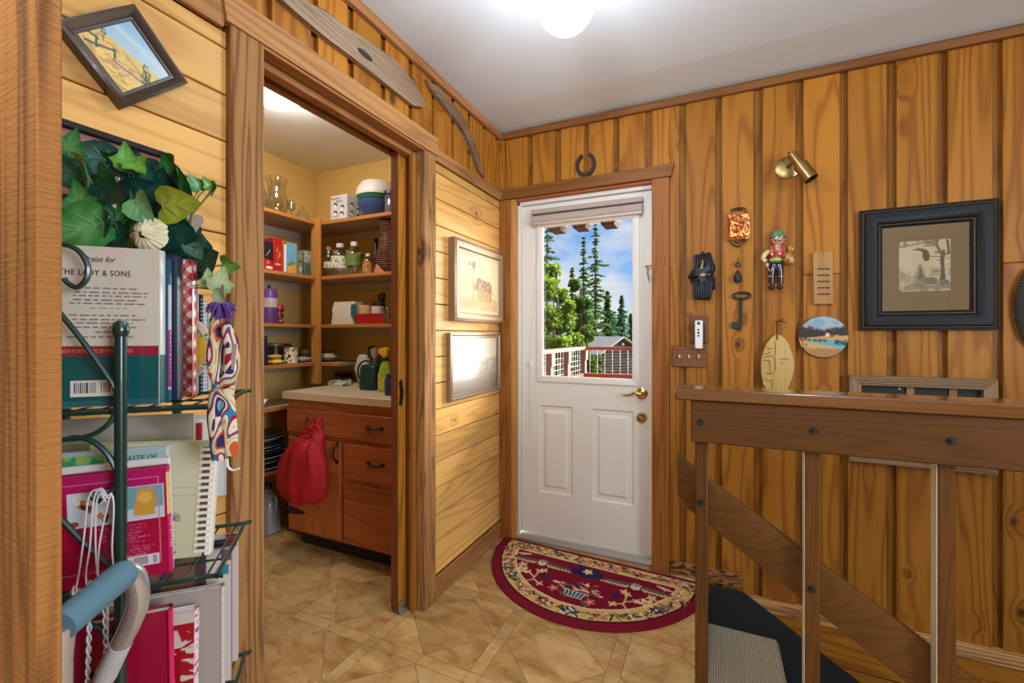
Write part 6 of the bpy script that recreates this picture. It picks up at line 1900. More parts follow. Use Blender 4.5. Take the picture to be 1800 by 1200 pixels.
# red cloth bag hanging on the drawer pull, a patterned towel behind it
rb_ = thing('red_drawstring_bag', 'full red cloth bag hanging from the left drawer pull', 'bag', tuple(atY(545, 740, 1.72)))
rows = [(739, 541, 549), (746, 538, 551), (751, 541, 550), (757, 539, 551), (765, 530, 555), (776, 518, 560), (790, 505, 564), (806, 496, 568), (824, 490, 571), (842, 487, 572), (858, 489, 570), (870, 496, 565), (880, 510, 556), (885, 524, 548)]
bm = new_bm(); rings = []
YB = 1.70
for i, (py, xa, xb_) in enumerate(rows):
    A, B = atY(xa, py, YB), atY(xb_, py, YB)
    hw_ = (B.x - A.x) / 2; c = (A + B) / 2
    dep = min(hw_ * 0.62, 0.068)
    yc = YB + 0.055 - dep * 0.7 if i > 4 else YB + 0.055
    ring = []
    for k in range(48):
        t_ = 2 * PI * k / 48
        fold = 1 + (0.22 * math.sin(9 * t_ + 0.35 * i) + 0.12 * math.sin(14 * t_ - 0.25 * i + 1)) * max(0.3, 1 - i / 16)
        ring.append(bm.verts.new((c.x + hw_ * math.cos(t_) * (0.97 + 0.03 * fold), min(yc + dep * math.sin(t_) * fold, CF - 0.022), c.z + 0.006 * math.sin(5 * t_ + i) * (1 if i > 3 else 0))))
    rings.append(ring)
for a, b in zip(rings[:-1], rings[1:]):
    for k in range(48): bm.faces.new((a[k], a[(k + 1) % 48], b[(k + 1) % 48], b[k]))
bm.faces.new(list(reversed(rings[0]))); bm.faces.new(rings[-1])
obj('cloth_body', bm, mat('red_cloth', (166, 6, 14), 0.75, bump=0.3, var=0.12, vscale=25), rb_)
bm = new_bm()
for pts in (((545, 752), (552, 756), (560, 753), (556, 747), (547, 751)), ((545, 752), (537, 757), (529, 762), (535, 752), (543, 750))):
    add_tube(bm, spline([atY(x, y, 1.69) for x, y in pts], 4), 0.006, 7)
add_tube(bm, spline([atY(546, 750, 1.70), atY(543, 741, 1.72), atY(545, 733, 1.762), atY(549, 741, 1.74), atY(547, 750, 1.70)], 4), 0.004, 7)
obj('drawstring', bm, mat('red_ribbon', (176, 24, 34), 0.5), rb_)
tw_ = [atY(x, y, 1.715) for x, y in ((496, 797), (489, 806), (481, 832), (479, 852), (486, 858), (500, 850), (503, 812))]
def dots(n):
    return ring_label(n, [(176, 30, 40), (222, 206, 190), (226, 212, 198)])
tt = prism([(p.x, p.z) for p in tw_], 'y', 1.735, 1.764, 0.006)
tag(obj('patterned_towel', tt, dots('towel_print')), 'white towel with red pattern tucked behind the red bag', 'towel')
pp = [atY(x, y, 1.70) for x, y in ((510, 876), (518, 873), (537, 880), (531, 889), (520, 888))]
tag(obj('white_paper_bag', prism([(p.x, p.z) for p in pp], 'y', 1.735, 1.760, 0.004), white_m), 'white paper corner showing under the red bag', 'paper')
# ------------------------------------------------------------------ green wire rack of cookbooks, turned 45 degrees
FRX, FRY = -0.717, 0.441
E1, E2 = Vector((0.70711, 0.70711, 0)), Vector((-0.70711, 0.70711, 0))
RK = Matrix(((E1.x, E2.x, 0, FRX), (E1.y, E2.y, 0, FRY), (0, 0, 1, 0), (0, 0, 0, 1)))
def rk(px, py, b):
    """point of the rack's own frame (a along the front, b to the back, z) seen at a pixel, on the plane b"""
    r = ray(px, py)
    t = (Vector((FRX, FRY, 0)) + E2 * b).dot(E2) / Vector((r.x, r.y, 0)).dot(E2)
    p = CAMV + r * t
    return Vector(((p - Vector((FRX, FRY, 0))).dot(E1), b, p.z))
rack = thing('wire_cookbook_rack', 'dark green scrolled wire rack full of cookbooks', 'rack', (FRX, FRY, 0), rot=(0, 0, R(45)))
TZ = [1.112, 0.846, 0.583, 0.32]
A0, A1, B1 = -0.30, 0.0, 0.205
def rim_pts(z, g=0.0):
    return spline([(A0, 0, z), (A0 + 0.02, 0, z), (A1 - 0.014, 0, z), (A1, 0.010, z), (A1, B1 - 0.012, z), (A1 - 0.012, B1, z), (A0 + 0.012, B1, z), (A0, B1 - 0.012, z)], 4, True)
for z in TZ:
    s_ = obj('shelf_rim', tube(rim_pts(z), 0.0038, 8, True), green_wire, rack, local=True)
    bm = new_bm()
    for k in range(10):
        a = A0 + 0.03 * (k + 0.5)
        add_tube(bm, [(a, 0.0, z - 0.003), (a, B1, z - 0.003)], 0.0018, 5)
    add_tube(bm, [(A0, 0.07, z - 0.006), (A1, 0.07, z - 0.006)], 0.0020, 5)
    add_tube(bm, [(A0, 0.14, z - 0.006), (A1, 0.14, z - 0.006)], 0.0020, 5)
    obj('shelf_wires', bm, green_wire, s_, local=True)
for a, b in ((-0.117, -0.011), (-0.117, B1 + 0.012), (-0.285, -0.011), (-0.285, B1 + 0.012)):
    top = 1.235
    obj('post', lathe([(0, 0.0), (0.0075, 0.0), (0.0075, top - 0.012), (0.0095, top - 0.010), (0.0105, top - 0.003), (0.0090, top + 0.006), (0.005, top + 0.0105), (0, top + 0.011)], (a, b, 0), 16), green_wire, rack, local=True)
SCB = -0.012
for k, pts in enumerate([
        [(60, 470), (85, 436), (112, 430), (138, 441), (154, 466), (152, 490), (136, 505), (120, 498), (113, 489)],
        [(60, 500), (112, 558), (150, 606), (184, 654), (203, 684), (206, 706), (196, 738), (170, 760), (140, 770), (108, 773), (70, 776)],
        [(70, 782), (108, 774), (134, 769), (163, 776), (188, 797), (204, 826), (205, 846), (194, 868), (178, 880), (166, 876), (160, 866)],
        [(70, 870), (112, 916), (150, 955), (190, 992), (214, 1014)],
        [(70, 1105), (110, 1100), (140, 1096), (172, 1102), (196, 1116), (214, 1140)],
        [(162, 1180), (174, 1190), (214, 1204)]]):
    obj('scroll', tube(spline([rk(x, y, SCB) for x, y in pts], 6), 0.0036, 7), green_wire, rack, local=True)

def put(z, a=0.0, b=0.0, roll=0.0, extra=0.0):
    loc = Vector((FRX, FRY, z)) + E1 * a + E2 * b
    return loc, (0, roll, R(45) + extra)
def book(name, label, a1, b0, b1, z0, z1, cover, spine=None, w=0.19, roll=0.0, front=None, spinef=None, res=(80, 110), cat='book', pages=True, extra=0.0, round_=True, group=None):
    """upright book whose spine faces along +a; origin at the lower front corner of the spine"""
    loc, rot = put(z0, a1, b0, roll, extra)
    from mathutils import Euler
    t = bpy.data.objects.new(name, None); COL.objects.link(t)
    t.location = loc; t.rotation_euler = Euler((0, roll, R(45) + extra), 'XYZ')
    t.empty_display_size = 0.03
    WM[t] = Matrix.Translation(loc) @ Matrix.Rotation(R(45) + extra, 4, 'Z') @ Matrix.Rotation(roll, 4, 'Y')
    tag(t, label, cat, group)
    H, D = z1 - z0, b1 - b0
    bm = new_bm()
    c = 0.0016
    add_box(bm, -w, -0.001, 0, c, 0.0, H)
    add_box(bm, -w, -0.001, D - c, D, 0.0, H)
    n = 8
    arc = [(-0.002 + (0.003 if round_ else 0.0) * math.sin(PI * k / n), D * k / n) for k in range(n + 1)]
    inner = [(x - 0.0016, y) for x, y in reversed(arc)]
    add_prism(bm, arc + inner, 'z', 0.0, H)
    obj('cover', bm, cover, t, False, local=True)
    if pages:
        obj('page_block', box(-w + 0.004, -0.004, c + 0.0002, D - c - 0.0002, 0.003, H - 0.004), paper_m, t, False, local=True)
    if front:
        picture('cover_print', (-w + 0.0005, -0.0005, 0.0005), (w - 0.0025, 0, 0), (0, 0, H - 0.001), res[0], res[1], front, gloss_print, t, local=True)
    if spinef:
        nx, ny = 9, res[1]
        s_, tt_ = np.meshgrid(np.linspace(0, 1, nx), np.linspace(0, 1, ny))
        cvs = Canvas(s_, tt_, (255, 255, 255)); spinef(cvs)
        ss = np.array([(-0.0015 + (0.003 if round_ else 0.0) * math.sin(PI * q), D * q) for q in np.linspace(0.02, 0.98, nx)])
        P_ = np.stack([np.tile(ss[:, 0], (ny, 1)) + 0.0004, np.tile(ss[:, 1], (ny, 1)), tt_ * (H - 0.002) + 0.001], -1)
        link('spine_print', grid_mesh('spine_print', P_, cvs.c, gloss_print), t)
    return t
def cov(n, c, rough=0.3): return plain(n, srgb(*c), rough, spec=0.5, coat=0.3)
def words_rows(cv, y0, dy, n, x0, x1, col, h=0.008, seed=1, a=0.85, ragged=0.2):
    g = random.Random(seed)
    for k in range(n):
        x = x0 + g.uniform(0, ragged * 0.3); end = x1 - g.uniform(0, ragged) * (x1 - x0)
        while x < end:
            w = g.uniform(0.02, 0.07)
            cv.rect(x, min(x + w, end), y0 - k * dy, y0 - k * dy + h, col, a)
            x += w + 0.015

# --- top tier
Z1 = TZ[0] + 0.006
def jacket(cv):
    u, v = cv.u, cv.v
    cv.c[:] = (204, 196, 178)
    cv.put(vnoise(u * 7, v * 9, 3) > 0.6, (206, 186, 170), 0.5); cv.put(vnoise(u * 16, v * 18, 5) > 0.7, (196, 200, 184), 0.6)
    cv.rect(0, 1, 0, 0.315, (14, 84, 84)); cv.rect(0, 1, 0.0, 0.035, (40, 96, 104)); cv.rect(0, 1, 0.315, 0.378, (150, 32, 62))
    for k, (y, n) in enumerate(((0.735, 5), (0.60, 0), (0.565, 4), (0.43, 1))):
        words_rows(cv, y, 0.024, n, 0.40, 0.94, (86, 84, 80), 0.0075, 11 + k, 0.75, 0.25)
    words_rows(cv, 0.612, 0.024, 1, 0.55, 0.80, (86, 84, 80), 0.0075, 31, 0.75); words_rows(cv, 0.462, 0.024, 1, 0.58, 0.76, (86, 84, 80), 0.0075, 32, 0.75)
    cv.rect(0.30, 0.90, 0.795, 0.798, (120, 118, 110))
    cv.rect(0.43, 0.70, 0.065, 0.165, (220, 216, 200))
    for k in range(19):
        cv.rect(0.455 + 0.0120 * k, 0.455 + 0.0120 * k + 0.005 + 0.003 * ((k * 7) % 3 == 0), 0.083, 0.150, (70, 84, 88))
    cv.rect(0.600, 0.620, 0.07, 0.16, (220, 216, 200))
t = book('cookbook', 'large cookbook with cream and teal dust jacket at the front of the top tier', -0.078, 0.016, 0.040, Z1, 1.357, cov('jacket_cream', (204, 196, 178)), front=jacket, w=0.19, res=(190, 230),
         spinef=lambda cv: (cv.c.__setitem__(slice(None), (196, 200, 198)), cv.rect(0, 1, 0, 0.315, (14, 84, 92))))
ink_m = plain('print_ink', srgb(62, 62, 60), 0.6)
gold_i = plain('gold_ink', srgb(206, 150, 70), 0.5)
lettering('THE LADY & SONS', 0.0122, (-0.0366, -0.0012, 0.1955), (1, 0, 0), (0, 0, 1), ink_m, t, local=True, stretch=0.80, space=1.05, align='RIGHT')
lettering('Praise for', 0.0120, (-0.094, -0.0012, 0.2160), (1, 0, 0), (0, 0, 1), ink_m, t, local=True, shear=0.4, stretch=0.8)
lettering('INCLUDES A NEW FOREWORD BY PAULA DEEN', 0.0088, (-0.034, -0.0012, 0.0800), (1, 0, 0), (0, 0, 1), gold_i, t, local=True, stretch=0.62, align='RIGHT')
book('cookbook', 'thin cookbook with teal and grey spine behind the dust jacketed one', -0.0755, 0.043, 0.054, Z1, 1.348, cov('teal_cover', (20, 82, 100)),
     spinef=lambda cv: (cv.c.__setitem__(slice(None), (24, 80, 96)), cv.rect(0, 1, 0.08, 0.82, (176, 178, 180)), cv.rect(0, 1, 0.10, 0.50, (150, 40, 110)), words_rows(cv, 0.47, 0.03, 12, 0.2, 0.8, (206, 170, 196), 0.012, 5)))
book('cookbook', 'thick navy blue cookbook on the top tier', -0.0675, 0.057, 0.086, Z1, 1.356, cov('navy_cover', (30, 44, 66)),
     spinef=lambda cv: (cv.c.__setitem__(slice(None), (28, 46, 70)), cv.rect(0, 1, 0.6, 1, (52, 52, 62)), cv.put(vnoise(cv.u * 6, cv.v * 16, 3) > 0.7, (48, 62, 84), 0.5)))
def gingham(cv):
    u, v = cv.u, cv.v
    p = (u * 1.0 + v * 9.0); q_ = (u * 1.0 - v * 9.0)
    A = (np.mod(p, 1) < 0.5); B = (np.mod(q_, 1) < 0.5)
    cv.c[:] = (222, 214, 206)
    cv.put(A ^ B, (196, 96, 88)); cv.put(A & B, (158, 22, 30))
def gingham_front(cv):
    u, v = cv.u * 0.19 / 0.026, cv.v * 0.238 / 0.026
    A = np.mod(u + v, 1) < 0.5; B = np.mod(u - v, 1) < 0.5
    cv.c[:] = (222, 214, 206); cv.put(A ^ B, (196, 96, 88)); cv.put(A & B, (158, 22, 30))
book('cookbook', 'red and white checked cookbook right of the navy one', -0.0555, 0.090, 0.115, Z1, 1.355, cov('gingham_cover', (196, 96, 88)), front=gingham_front, spinef=gingham, res=(110, 150))
# round recipe book standing on edge
dc = Vector((-0.0985, 0.121, 1.201))
rb2 = thing('round_recipe_book', 'round yellow book of recipes standing beside the checked cookbook', 'book', (0, 0, 0))
rb2.location = Vector((FRX, FRY, 1.139)); rb2.rotation_euler = (0, 0, R(45)); WM[rb2] = Matrix.Translation((FRX, FRY, 1.139)) @ Matrix.Rotation(R(45), 4, 'Z')
cl = Vector((dc.x, dc.y, dc.z - 1.139))
MX = Matrix.Rotation(R(90), 4, 'X')
obj('cover', lathe([(0, 0), (0.0640, 0), (0.0640, -0.010), (0, -0.010)], cl, 48, MX), cov('recipe_rim', (206, 196, 170)), rb2, local=True)
th = np.linspace(0, 2 * PI, 73); rad = np.linspace(0, 1, 14)[:, None]
U, V = rad * np.cos(th)[None], rad * np.sin(th)[None]
cvs = Canvas(U, V, (204, 168, 36)); cvs.put(V > 0.36, (60, 130, 70)); cvs.put((V > 0.55), (40, 140, 150)); cvs.put(V < -0.7, (180, 150, 40)); cvs.ell(0.72, 0.42, 0.09, 0.09, 0, (206, 180, 60)); cvs.ell(0.72, 0.42, 0.05, 0.05, 0, (40, 110, 100))
Pp = np.stack([cl.x + 0.0545 * U, np.full(U.shape, cl.y - 0.0006), cl.z + 0.0545 * V], -1)
link('cover_print', grid_mesh('cover_print', Pp, cvs.c, gloss_print), rb2)
txt = 'ROUND RECIPES'
for k, chx in enumerate(txt):
    if chx == ' ': continue
    a = R(26 - 7.6 * k)
    lettering(chx, 0.0095, (cl.x + 0.0632 * math.cos(a) - 0.000, cl.y - 0.001, cl.z + 0.0632 * math.sin(a)), (math.cos(a - PI / 2), 0, math.sin(a - PI / 2)), (math.cos(a), 0, math.sin(a)), ink_m, rb2, local=True) if False else lettering(chx, 0.0090, (cl.x + 0.0560 * math.cos(a), cl.y - 0.001, cl.z + 0.0560 * math.sin(a)), (math.sin(a), 0, -math.cos(a)), (math.cos(a), 0, math.sin(a)), ink_m, rb2, local=True)
def spiral(name, label, a1, b0, z0, z1, c, group=None):
    t = book(name, label, a1, b0, b0 + 0.012, z0, z1, cov('spiral_%s' % (c,), c), w=0.14, round_=False, cat='notebook')
    bm = new_bm()
    n = int((z1 - z0) / 0.007)
    for k in range(n):
        z_ = 0.004 + 0.007 * k
        add_tube(bm, [(0.0005 + 0.006 * math.cos(q_), 0.006 + 0.006 * math.sin(q_), z_) for q_ in [2 * PI * i / 10 for i in range(10)]], 0.0009, 5, True)
    obj('spiral_binding', bm, wire_m, t, local=True)
    return t
spiral('spiral_notebook', 'spiral notebook with dark cover standing right of the round book', -0.058, 0.148, Z1, 1.30, (44, 52, 64))
spiral('spiral_notebook', 'taller white spiral notebook at the back of the top tier', -0.052, 0.172, Z1, 1.285, (206, 206, 200))
book('cookbook', 'thin teal and magenta paperback between the checked cookbook and notebooks', -0.062, 0.133, 0.143, Z1, 1.318, cov('teal_thin', (70, 130, 136)), spinef=lambda cv: (cv.c.__setitem__(slice(None), (90, 150, 156)), cv.rect(0, 1, 0.3, 0.75, (140, 40, 100))))

# --- second tier
Z2 = TZ[1] + 0.006
def pink(cv):
    u, v = cv.u, cv.v
    cv.c[:] = (168, 14, 58); cv.put(v > 0.80, (176, 24, 96))
    cv.rect(0.20, 0.985, 0.535, 0.85, (206, 212, 214)); cv.rect(0.58, 0.98, 0.545, 0.84, (110, 160, 168)); cv.rect(0.58, 0.98, 0.545, 0.64, (190, 200, 206))
    cv.poly([(0.72, 0.58), (0.90, 0.57), (0.92, 0.72), (0.89, 0.82), (0.76, 0.82), (0.74, 0.70)], (206, 150, 60)); cv.ell(0.82, 0.74, 0.06, 0.05, 0, (222, 176, 90))
    for k in range(10):
        x, y = 0.24 + 0.30 * ((k * 0.618) % 1), 0.57 + 0.24 * ((k * 0.37) % 1)
        cv.ell(x, y, 0.045, 0.025, 0.4 * k, [(160, 70, 40), (230, 222, 200), (200, 130, 80), (90, 60, 44)][k % 4])
    words_rows(cv, 0.49, 0.023, 13, 0.40, 0.90, (206, 120, 146), 0.009, 3, 0.8, 0.3)
    for s in ((0.12, 0.12, 0.94, 0.12), (0.94, 0.12, 0.94, 0.92), (0.94, 0.92, 0.12, 0.92), (0.12, 0.92, 0.12, 0.12)): cv.line(*s, 0.007, (216, 120, 150))
    cv.rect(0.66, 0.93, 0.055 + 0.05, 0.175 + 0.03, (216, 206, 206))
    for k in range(14): cv.rect(0.69 + 0.016 * k, 0.69 + 0.016 * k + 0.006, 0.115, 0.19, (50, 40, 44))
t = book('cookbook', 'tilted crimson paperback with a cake photo on the middle tier', -0.0635, 0.010, 0.026, Z2 + 0.005, 1.022, cov('crimson_cover', (168, 14, 58)), front=pink, w=0.15, roll=R(-1.8), res=(120, 150),
         spinef=lambda cv: (cv.c.__setitem__(slice(None), (190, 20, 96)), cv.rect(0, 1, .55, .95, (206, 176, 120)), words_rows(cv, 0.5, 0.03, 10, 0.2, 0.8, (230, 190, 210), 0.012, 9)))
def bon(cv):
    cv.c[:] = (222, 222, 212); words_rows(cv, 0.72, 0.05, 8, 0.2, 0.9, (130, 126, 120), 0.01, 8)
t = book('cookbook', 'white paperback with black script title behind the crimson one', -0.0675, 0.033, 0.041, Z2, 1.030, cov('white_cover', (222, 220, 212)), front=bon, w=0.16, roll=R(-1.5))
lettering('Bonnie', 0.020, (-0.108, -0.0012, 0.150), (1, 0, 0.06), (-0.06, 0, 1), ink_m, t, local=True, shear=0.45)
def taste(cv):
    u, v = cv.u, cv.v
    cv.c[:] = (160, 186, 178); cv.put((u < 0.52) & (v > 0.82) & (v < 0.97), (40, 150, 96)); cv.put((u < 0.52) & (v > 0.82) & (v < 0.97) & (vnoise(u * 20, v * 24, 4) > 0.55), (140, 180, 90))
t = book('cookbook', 'pale green cookbook with a leafy picture strip on the middle tier', -0.078, 0.046, 0.056, Z2, 1.045, cov('pale_green_cover', (186, 204, 200)), front=taste, w=0.17, res=(90, 90))
lettering('THE TASTE OF', 0.0125, (-0.082, -0.0012, 0.1740), (1, 0, 0), (0, 0, 1), plain('green_ink', srgb(30, 60, 54), 0.6), t, local=True, shear=0.35, stretch=0.82)
# comb-bound book
def comb(cv):
    u, v = cv.u, cv.v
    cv.c[:] = (196, 192, 158); cv.put(np.clip(v - 0.3, 0, 0.5), (214, 208, 184), 0.8)
    for s in ((0.5, 0.62, 0.9, 0.61), (0.62, 0.55, 0.92, 0.54), (0.5, 0.62, 0.52, 0.55)): cv.line(*s, 0.008, (170, 166, 136))
    for k in range(9):
        a = -0.4 + 0.35 * k; cv.line(0.70, 0.345, 0.70 + 0.10 * math.cos(a), 0.345 + 0.06 * math.sin(a), 0.010, (92, 86, 110), 0.8)
    for k in range(26):
        a = k * 0.5; cv.ell(0.72 + (0.045 - 0.0014 * k) * math.cos(a), 0.125 + (0.05 - 0.0015 * k) * math.sin(a), 0.006, 0.006, 0, (60, 56, 50))
    for k in range(14):
        a = PI * k / 13; cv.ell(0.72 + 0.05 * math.cos(a), 0.06 - 0.02 * math.sin(a), 0.008, 0.008, 0, (70, 80, 40))
t = book('comb_bound_cookbook', 'pale green comb bound cookbook with white plastic spine', -0.036, 0.064, 0.080, Z2, 1.044, cov('comb_cover', (200, 196, 166)), front=comb, w=0.16, roll=R(-3.2) * -1, res=(100, 130), round_=False, pages=True)
bm = new_bm()
comb_bm = new_bm()
H_ = 1.044 - Z2
for k in range(17):
    z_ = 0.010 + (H_ - 0.022) * k / 16
    add_box(comb_bm, -0.012, 0.010, -0.0026, -0.0012, z_ - 0.0026, z_ + 0.0026)
add_prism(comb_bm, [(0.004, -0.0026), (0.013, 0.001), (0.013, 0.015), (0.004, 0.018), (0.009, 0.013), (0.009, 0.003)], 'z', 0.002, H_ - 0.002)
obj('comb_binding', comb_bm, plain('white_comb', srgb(226, 222, 206), 0.35), t, local=True)
obj('binding_slots', add_box(new_bm(), -0.0075, 0.006, -0.0010, -0.0006, 0.008, H_ - 0.008), plain('slot_brown', srgb(92, 72, 44), 0.8), t, False, local=True)
def marble(cv):
    u, v = cv.u, cv.v
    n = vnoise(u * 6 + 2 * vnoise(u * 3, v * 5, 2), v * 9, 4)
    cv.c[:] = (178, 176, 158); cv.put(n, (150, 150, 138), 0.7); cv.rect(0, 1, 0.80, 0.82, (150, 156, 60))
book('cookbook', 'grey marbled hardback standing tall at the back of the middle tier', -0.070, 0.150, 0.162, Z2, 1.080, cov('marble_cover', (180, 178, 160)), front=marble, w=0.21, res=(70, 80), round_=False)
def rw(cv):
    cv.c[:] = (216, 210, 198); cv.rect(0.78, 0.90, 0.80, 0.97, (160, 24, 30)); cv.rect(0.66, 0.76, 0.84, 0.92, (14, 70, 60))
book('recipe_booklet', 'white booklet with a red block behind the comb bound book', -0.047, 0.170, 0.178, Z2, 1.066, cov('booklet_white', (216, 210, 198)), front=rw, w=0.15, res=(60, 90), round_=False, cat='booklet')
book('recipe_booklet', 'pale grey booklet furthest back on the middle tier', -0.028, 0.188, 0.193, Z2 + 0.06, 1.070, cov('booklet_grey', (196, 200, 200)), w=0.15, round_=False, cat='booklet')

# --- third tier
Z3 = TZ[2] + 0.006
book('cookbook', 'plain crimson hardback at the front of the lower tier', -0.0625, 0.014, 0.034, Z3, 0.797, cov('crimson_hardback', (150, 12, 50)), w=0.19, roll=R(-1.0), spinef=lambda cv: cv.c.__setitem__(slice(None), (196, 24, 88)))
def damask(cv):
    u, v = cv.u, cv.v
    cv.c[:] = (206, 192, 178)
    n = vnoise(u * 16 + 3 * vnoise(u * 5, v * 9, 1), v * 24 + 3 * vnoise(u * 7, v * 8, 2), 6)
    cv.put(n > 0.46, (158, 18, 34)); cv.rect(0, 1, 0.90, 1, (196, 190, 176))
book('fabric_album', 'red and cream floral patterned album right of the crimson hardback', -0.041, 0.045, 0.066, Z3, 0.772, cov('damask_spine', (216, 190, 196)), front=damask, w=0.15, res=(120, 150), cat='album', roll=R(0.5),
     spinef=lambda cv: (cv.c.__setitem__(slice(None), (222, 214, 214)), cv.put(vnoise(cv.u * 4, cv.v * 40, 3) > 0.66, (190, 60, 100))))
book('cookbook', 'plain greige hardback with white edges on the lower tier', -0.010, 0.080, 0.098, Z3, 0.786, cov('greige_cover', (168, 156, 144)), w=0.17, spinef=lambda cv: (cv.c.__setitem__(slice(None), (206, 202, 200)), cv.put(np.mod(cv.v * 30, 1) < 0.4, (176, 176, 184))))
def mag(cv):
    u, v = cv.u, cv.v
    cv.c[:] = (84, 60, 62); cv.put((u < 0.72) & (vnoise(u * 12, v * 14, 2) > 0.5), (130, 96, 76)); cv.rect(0.80, 1, 0, 1, (206, 196, 184)); cv.rect(0.90, 0.98, 0.80, 0.88, (40, 130, 150)); cv.rect(0.92, 1, 0.90, 0.99, (90, 84, 84))
book('magazine', 'brown photo covered magazine tallest at back of the lower tier', -0.005, 0.128, 0.133, Z3, 0.834, cov('mag_cover', (150, 130, 120)), front=mag, w=0.20, res=(80, 80), cat='magazine', round_=False)
def mag2(cv):
    cv.c[:] = (206, 196, 196); cv.rect(0.6, 0.94, 0.70, 0.86, (110, 24, 100)); cv.rect(0.6, 1, 0.90, 0.97, (30, 36, 60)); cv.rect(0.9, 1, 0.92, 1, (150, 40, 50))
book('magazine', 'white and purple magazine at the very back of the lower tier', -0.006, 0.180, 0.186, Z3, 0.8385, cov('mag2_cover', (206, 196, 196)), front=mag2, w=0.20, res=(80, 80), cat='magazine', round_=False)
for k, (c_, a1, b_, zt) in enumerate((((150, 60, 60), -0.06, 0.02, 0.50), ((60, 90, 110), -0.045, 0.06, 0.52), ((180, 170, 140), -0.03, 0.10, 0.51))):
    book('cookbook', ['brick red cookbook on the bottom tier', 'slate blue cookbook on the bottom tier', 'straw coloured cookbook on the bottom tier'][k], a1, b_, b_ + 0.025, TZ[3] + 0.006, zt, cov('bottom_cover_%d' % k, c_), w=0.18)

# --- wire plate hangers dangling from the scroll
wh = thing('wire_plate_hangers', 'bunch of white coated wire plate hangers dangling from the rack scroll', 'hanger', tuple(RK @ rk(175, 862, -0.02)))
for pts in ([(186, 872), (172, 860), (156, 874), (148, 940), (140, 1000), (131, 1054), (116, 1200)], [(190, 876), (178, 858), (165, 878), (158, 960), (151, 1012), (158, 1060), (156, 1120), (153, 1210)], [(186, 882), (176, 868), (169, 890), (168, 960), (171, 1010)],
            [(182, 880), (196, 866), (190, 884), (176, 950), (172, 1000), (176, 1040)], [(178, 884), (194, 868), (200, 890), (197, 960), (198, 1000), (184, 1030), (190, 1080), (186, 1210)]):
    P3 = spline([RK @ rk(x, y, -0.022) for x, y in pts], 6)
    obj('wire', tube(P3, 0.0012, 6), wire_m, wh)
bm = new_bm()
for (xa, ya, xb, yb) in ((132, 1030, 118, 1200), (160, 1020, 154, 1200), (184, 1030, 187, 1200)):
    for ph in (0, PI):
        pts = []
        for k in range(34):
            f = k / 33
            p = RK @ rk(xa + (xb - xa) * f, ya + (yb - ya) * f, -0.026)
            pts.append(p + Vector((0.0022 * math.cos(k * 0.9 + ph), 0.0022 * math.sin(k * 0.9 + ph), 0)))
        add_tube(bm, pts, 0.0012, 5)
obj('twisted_wire', bm, wire_m, wh)

# --- patchwork cloth doll with purple yarn hair
def doll_mat():
    m, t, b = nodes_mat('swirl_print_cloth')
    N, Lk = t.nodes.new, t.links.new
    tc = N('ShaderNodeTexCoord'); mp = N('ShaderNodeMapping'); mp.inputs['Scale'].default_value = (1, 1, 0.55)
    no = N('ShaderNodeTexNoise'); no.inputs['Scale'].default_value = 26; no.inputs['Detail'].default_value = 0; no.inputs['Distortion'].default_value = 0.9
    cr = N('ShaderNodeValToRGB'); cr.color_ramp.interpolation = 'CONSTANT'
    cl_ = [(0.0, (54, 44, 92)), (0.33, (196, 84, 40)), (0.40, (206, 200, 174)), (0.455, (206, 160, 60)), (0.49, (216, 206, 180)), (0.53, (40, 120, 150)), (0.565, (160, 24, 60)), (0.60, (214, 204, 178)), (0.645, (60, 44, 92)), (0.70, (110, 160, 160))]
    e = cr.color_ramp.elements
    e[0].position, e[0].color = cl_[0][0], srgb(*cl_[0][1]); e[1].position, e[1].color = cl_[1][0], srgb(*cl_[1][1])
    for p, c in cl_[2:]:
        q = e.new(p); q.color = srgb(*c)
    Lk(tc.outputs['Object'], mp.inputs['Vector']); Lk(mp.outputs[0], no.inputs['Vector']); Lk(no.outputs['Fac'], cr.inputs['Fac']); Lk(cr.outputs['Color'], b.inputs['Base Color'])
    b.inputs['Roughness'].default_value = 0.9; b.inputs['Specular IOR Level'].default_value = 0.15
    return m
def add_limb(bm, pts, radii, seg=14, flat=0.8):
    P_ = spline(pts, 5); n = len(P_)
    rings = []
    for i, p in enumerate(P_):
        f = i / (n - 1) * (len(radii) - 1); k = min(int(f), len(radii) - 2)
        r = radii[k] + (radii[k + 1] - radii[k]) * (f - k)
        t_ = (P_[min(i + 1, n - 1)] - P_[max(i - 1, 0)]).normalized()
        a = t_.cross(Vector((0.88, -0.47, 0.02))).normalized(); b = t_.cross(a)
        rings.append([bm.verts.new(p + a * r * math.cos(2 * PI * q / seg) + b * r * flat * math.sin(2 * PI * q / seg)) for q in range(seg)])
    for A, B in zip(rings[:-1], rings[1:]):
        for q in range(seg): bm.faces.new((A[q], A[(q + 1) % seg], B[(q + 1) % seg], B[q]))
    bm.faces.new(list(reversed(rings[0]))); bm.faces.new(rings[-1])
    return bm
DD = 0.690
def D_(x, y, d=0.0): return atD(x, y, DD + d)
doll = thing('patchwork_cloth_doll', 'long swirl patterned cloth doll with purple yarn hair hanging at the rack corner', 'doll', tuple(D_(395, 690)))
dm_ = doll_mat()
bm = add_limb(new_bm(), [D_(389, 542), D_(386, 560), D_(388, 590), D_(396, 630), D_(394, 670), D_(391, 700), D_(390, 720)], [0.006, 0.013, 0.0155, 0.017, 0.0165, 0.015, 0.012])
obj('body', bm, dm_, doll)
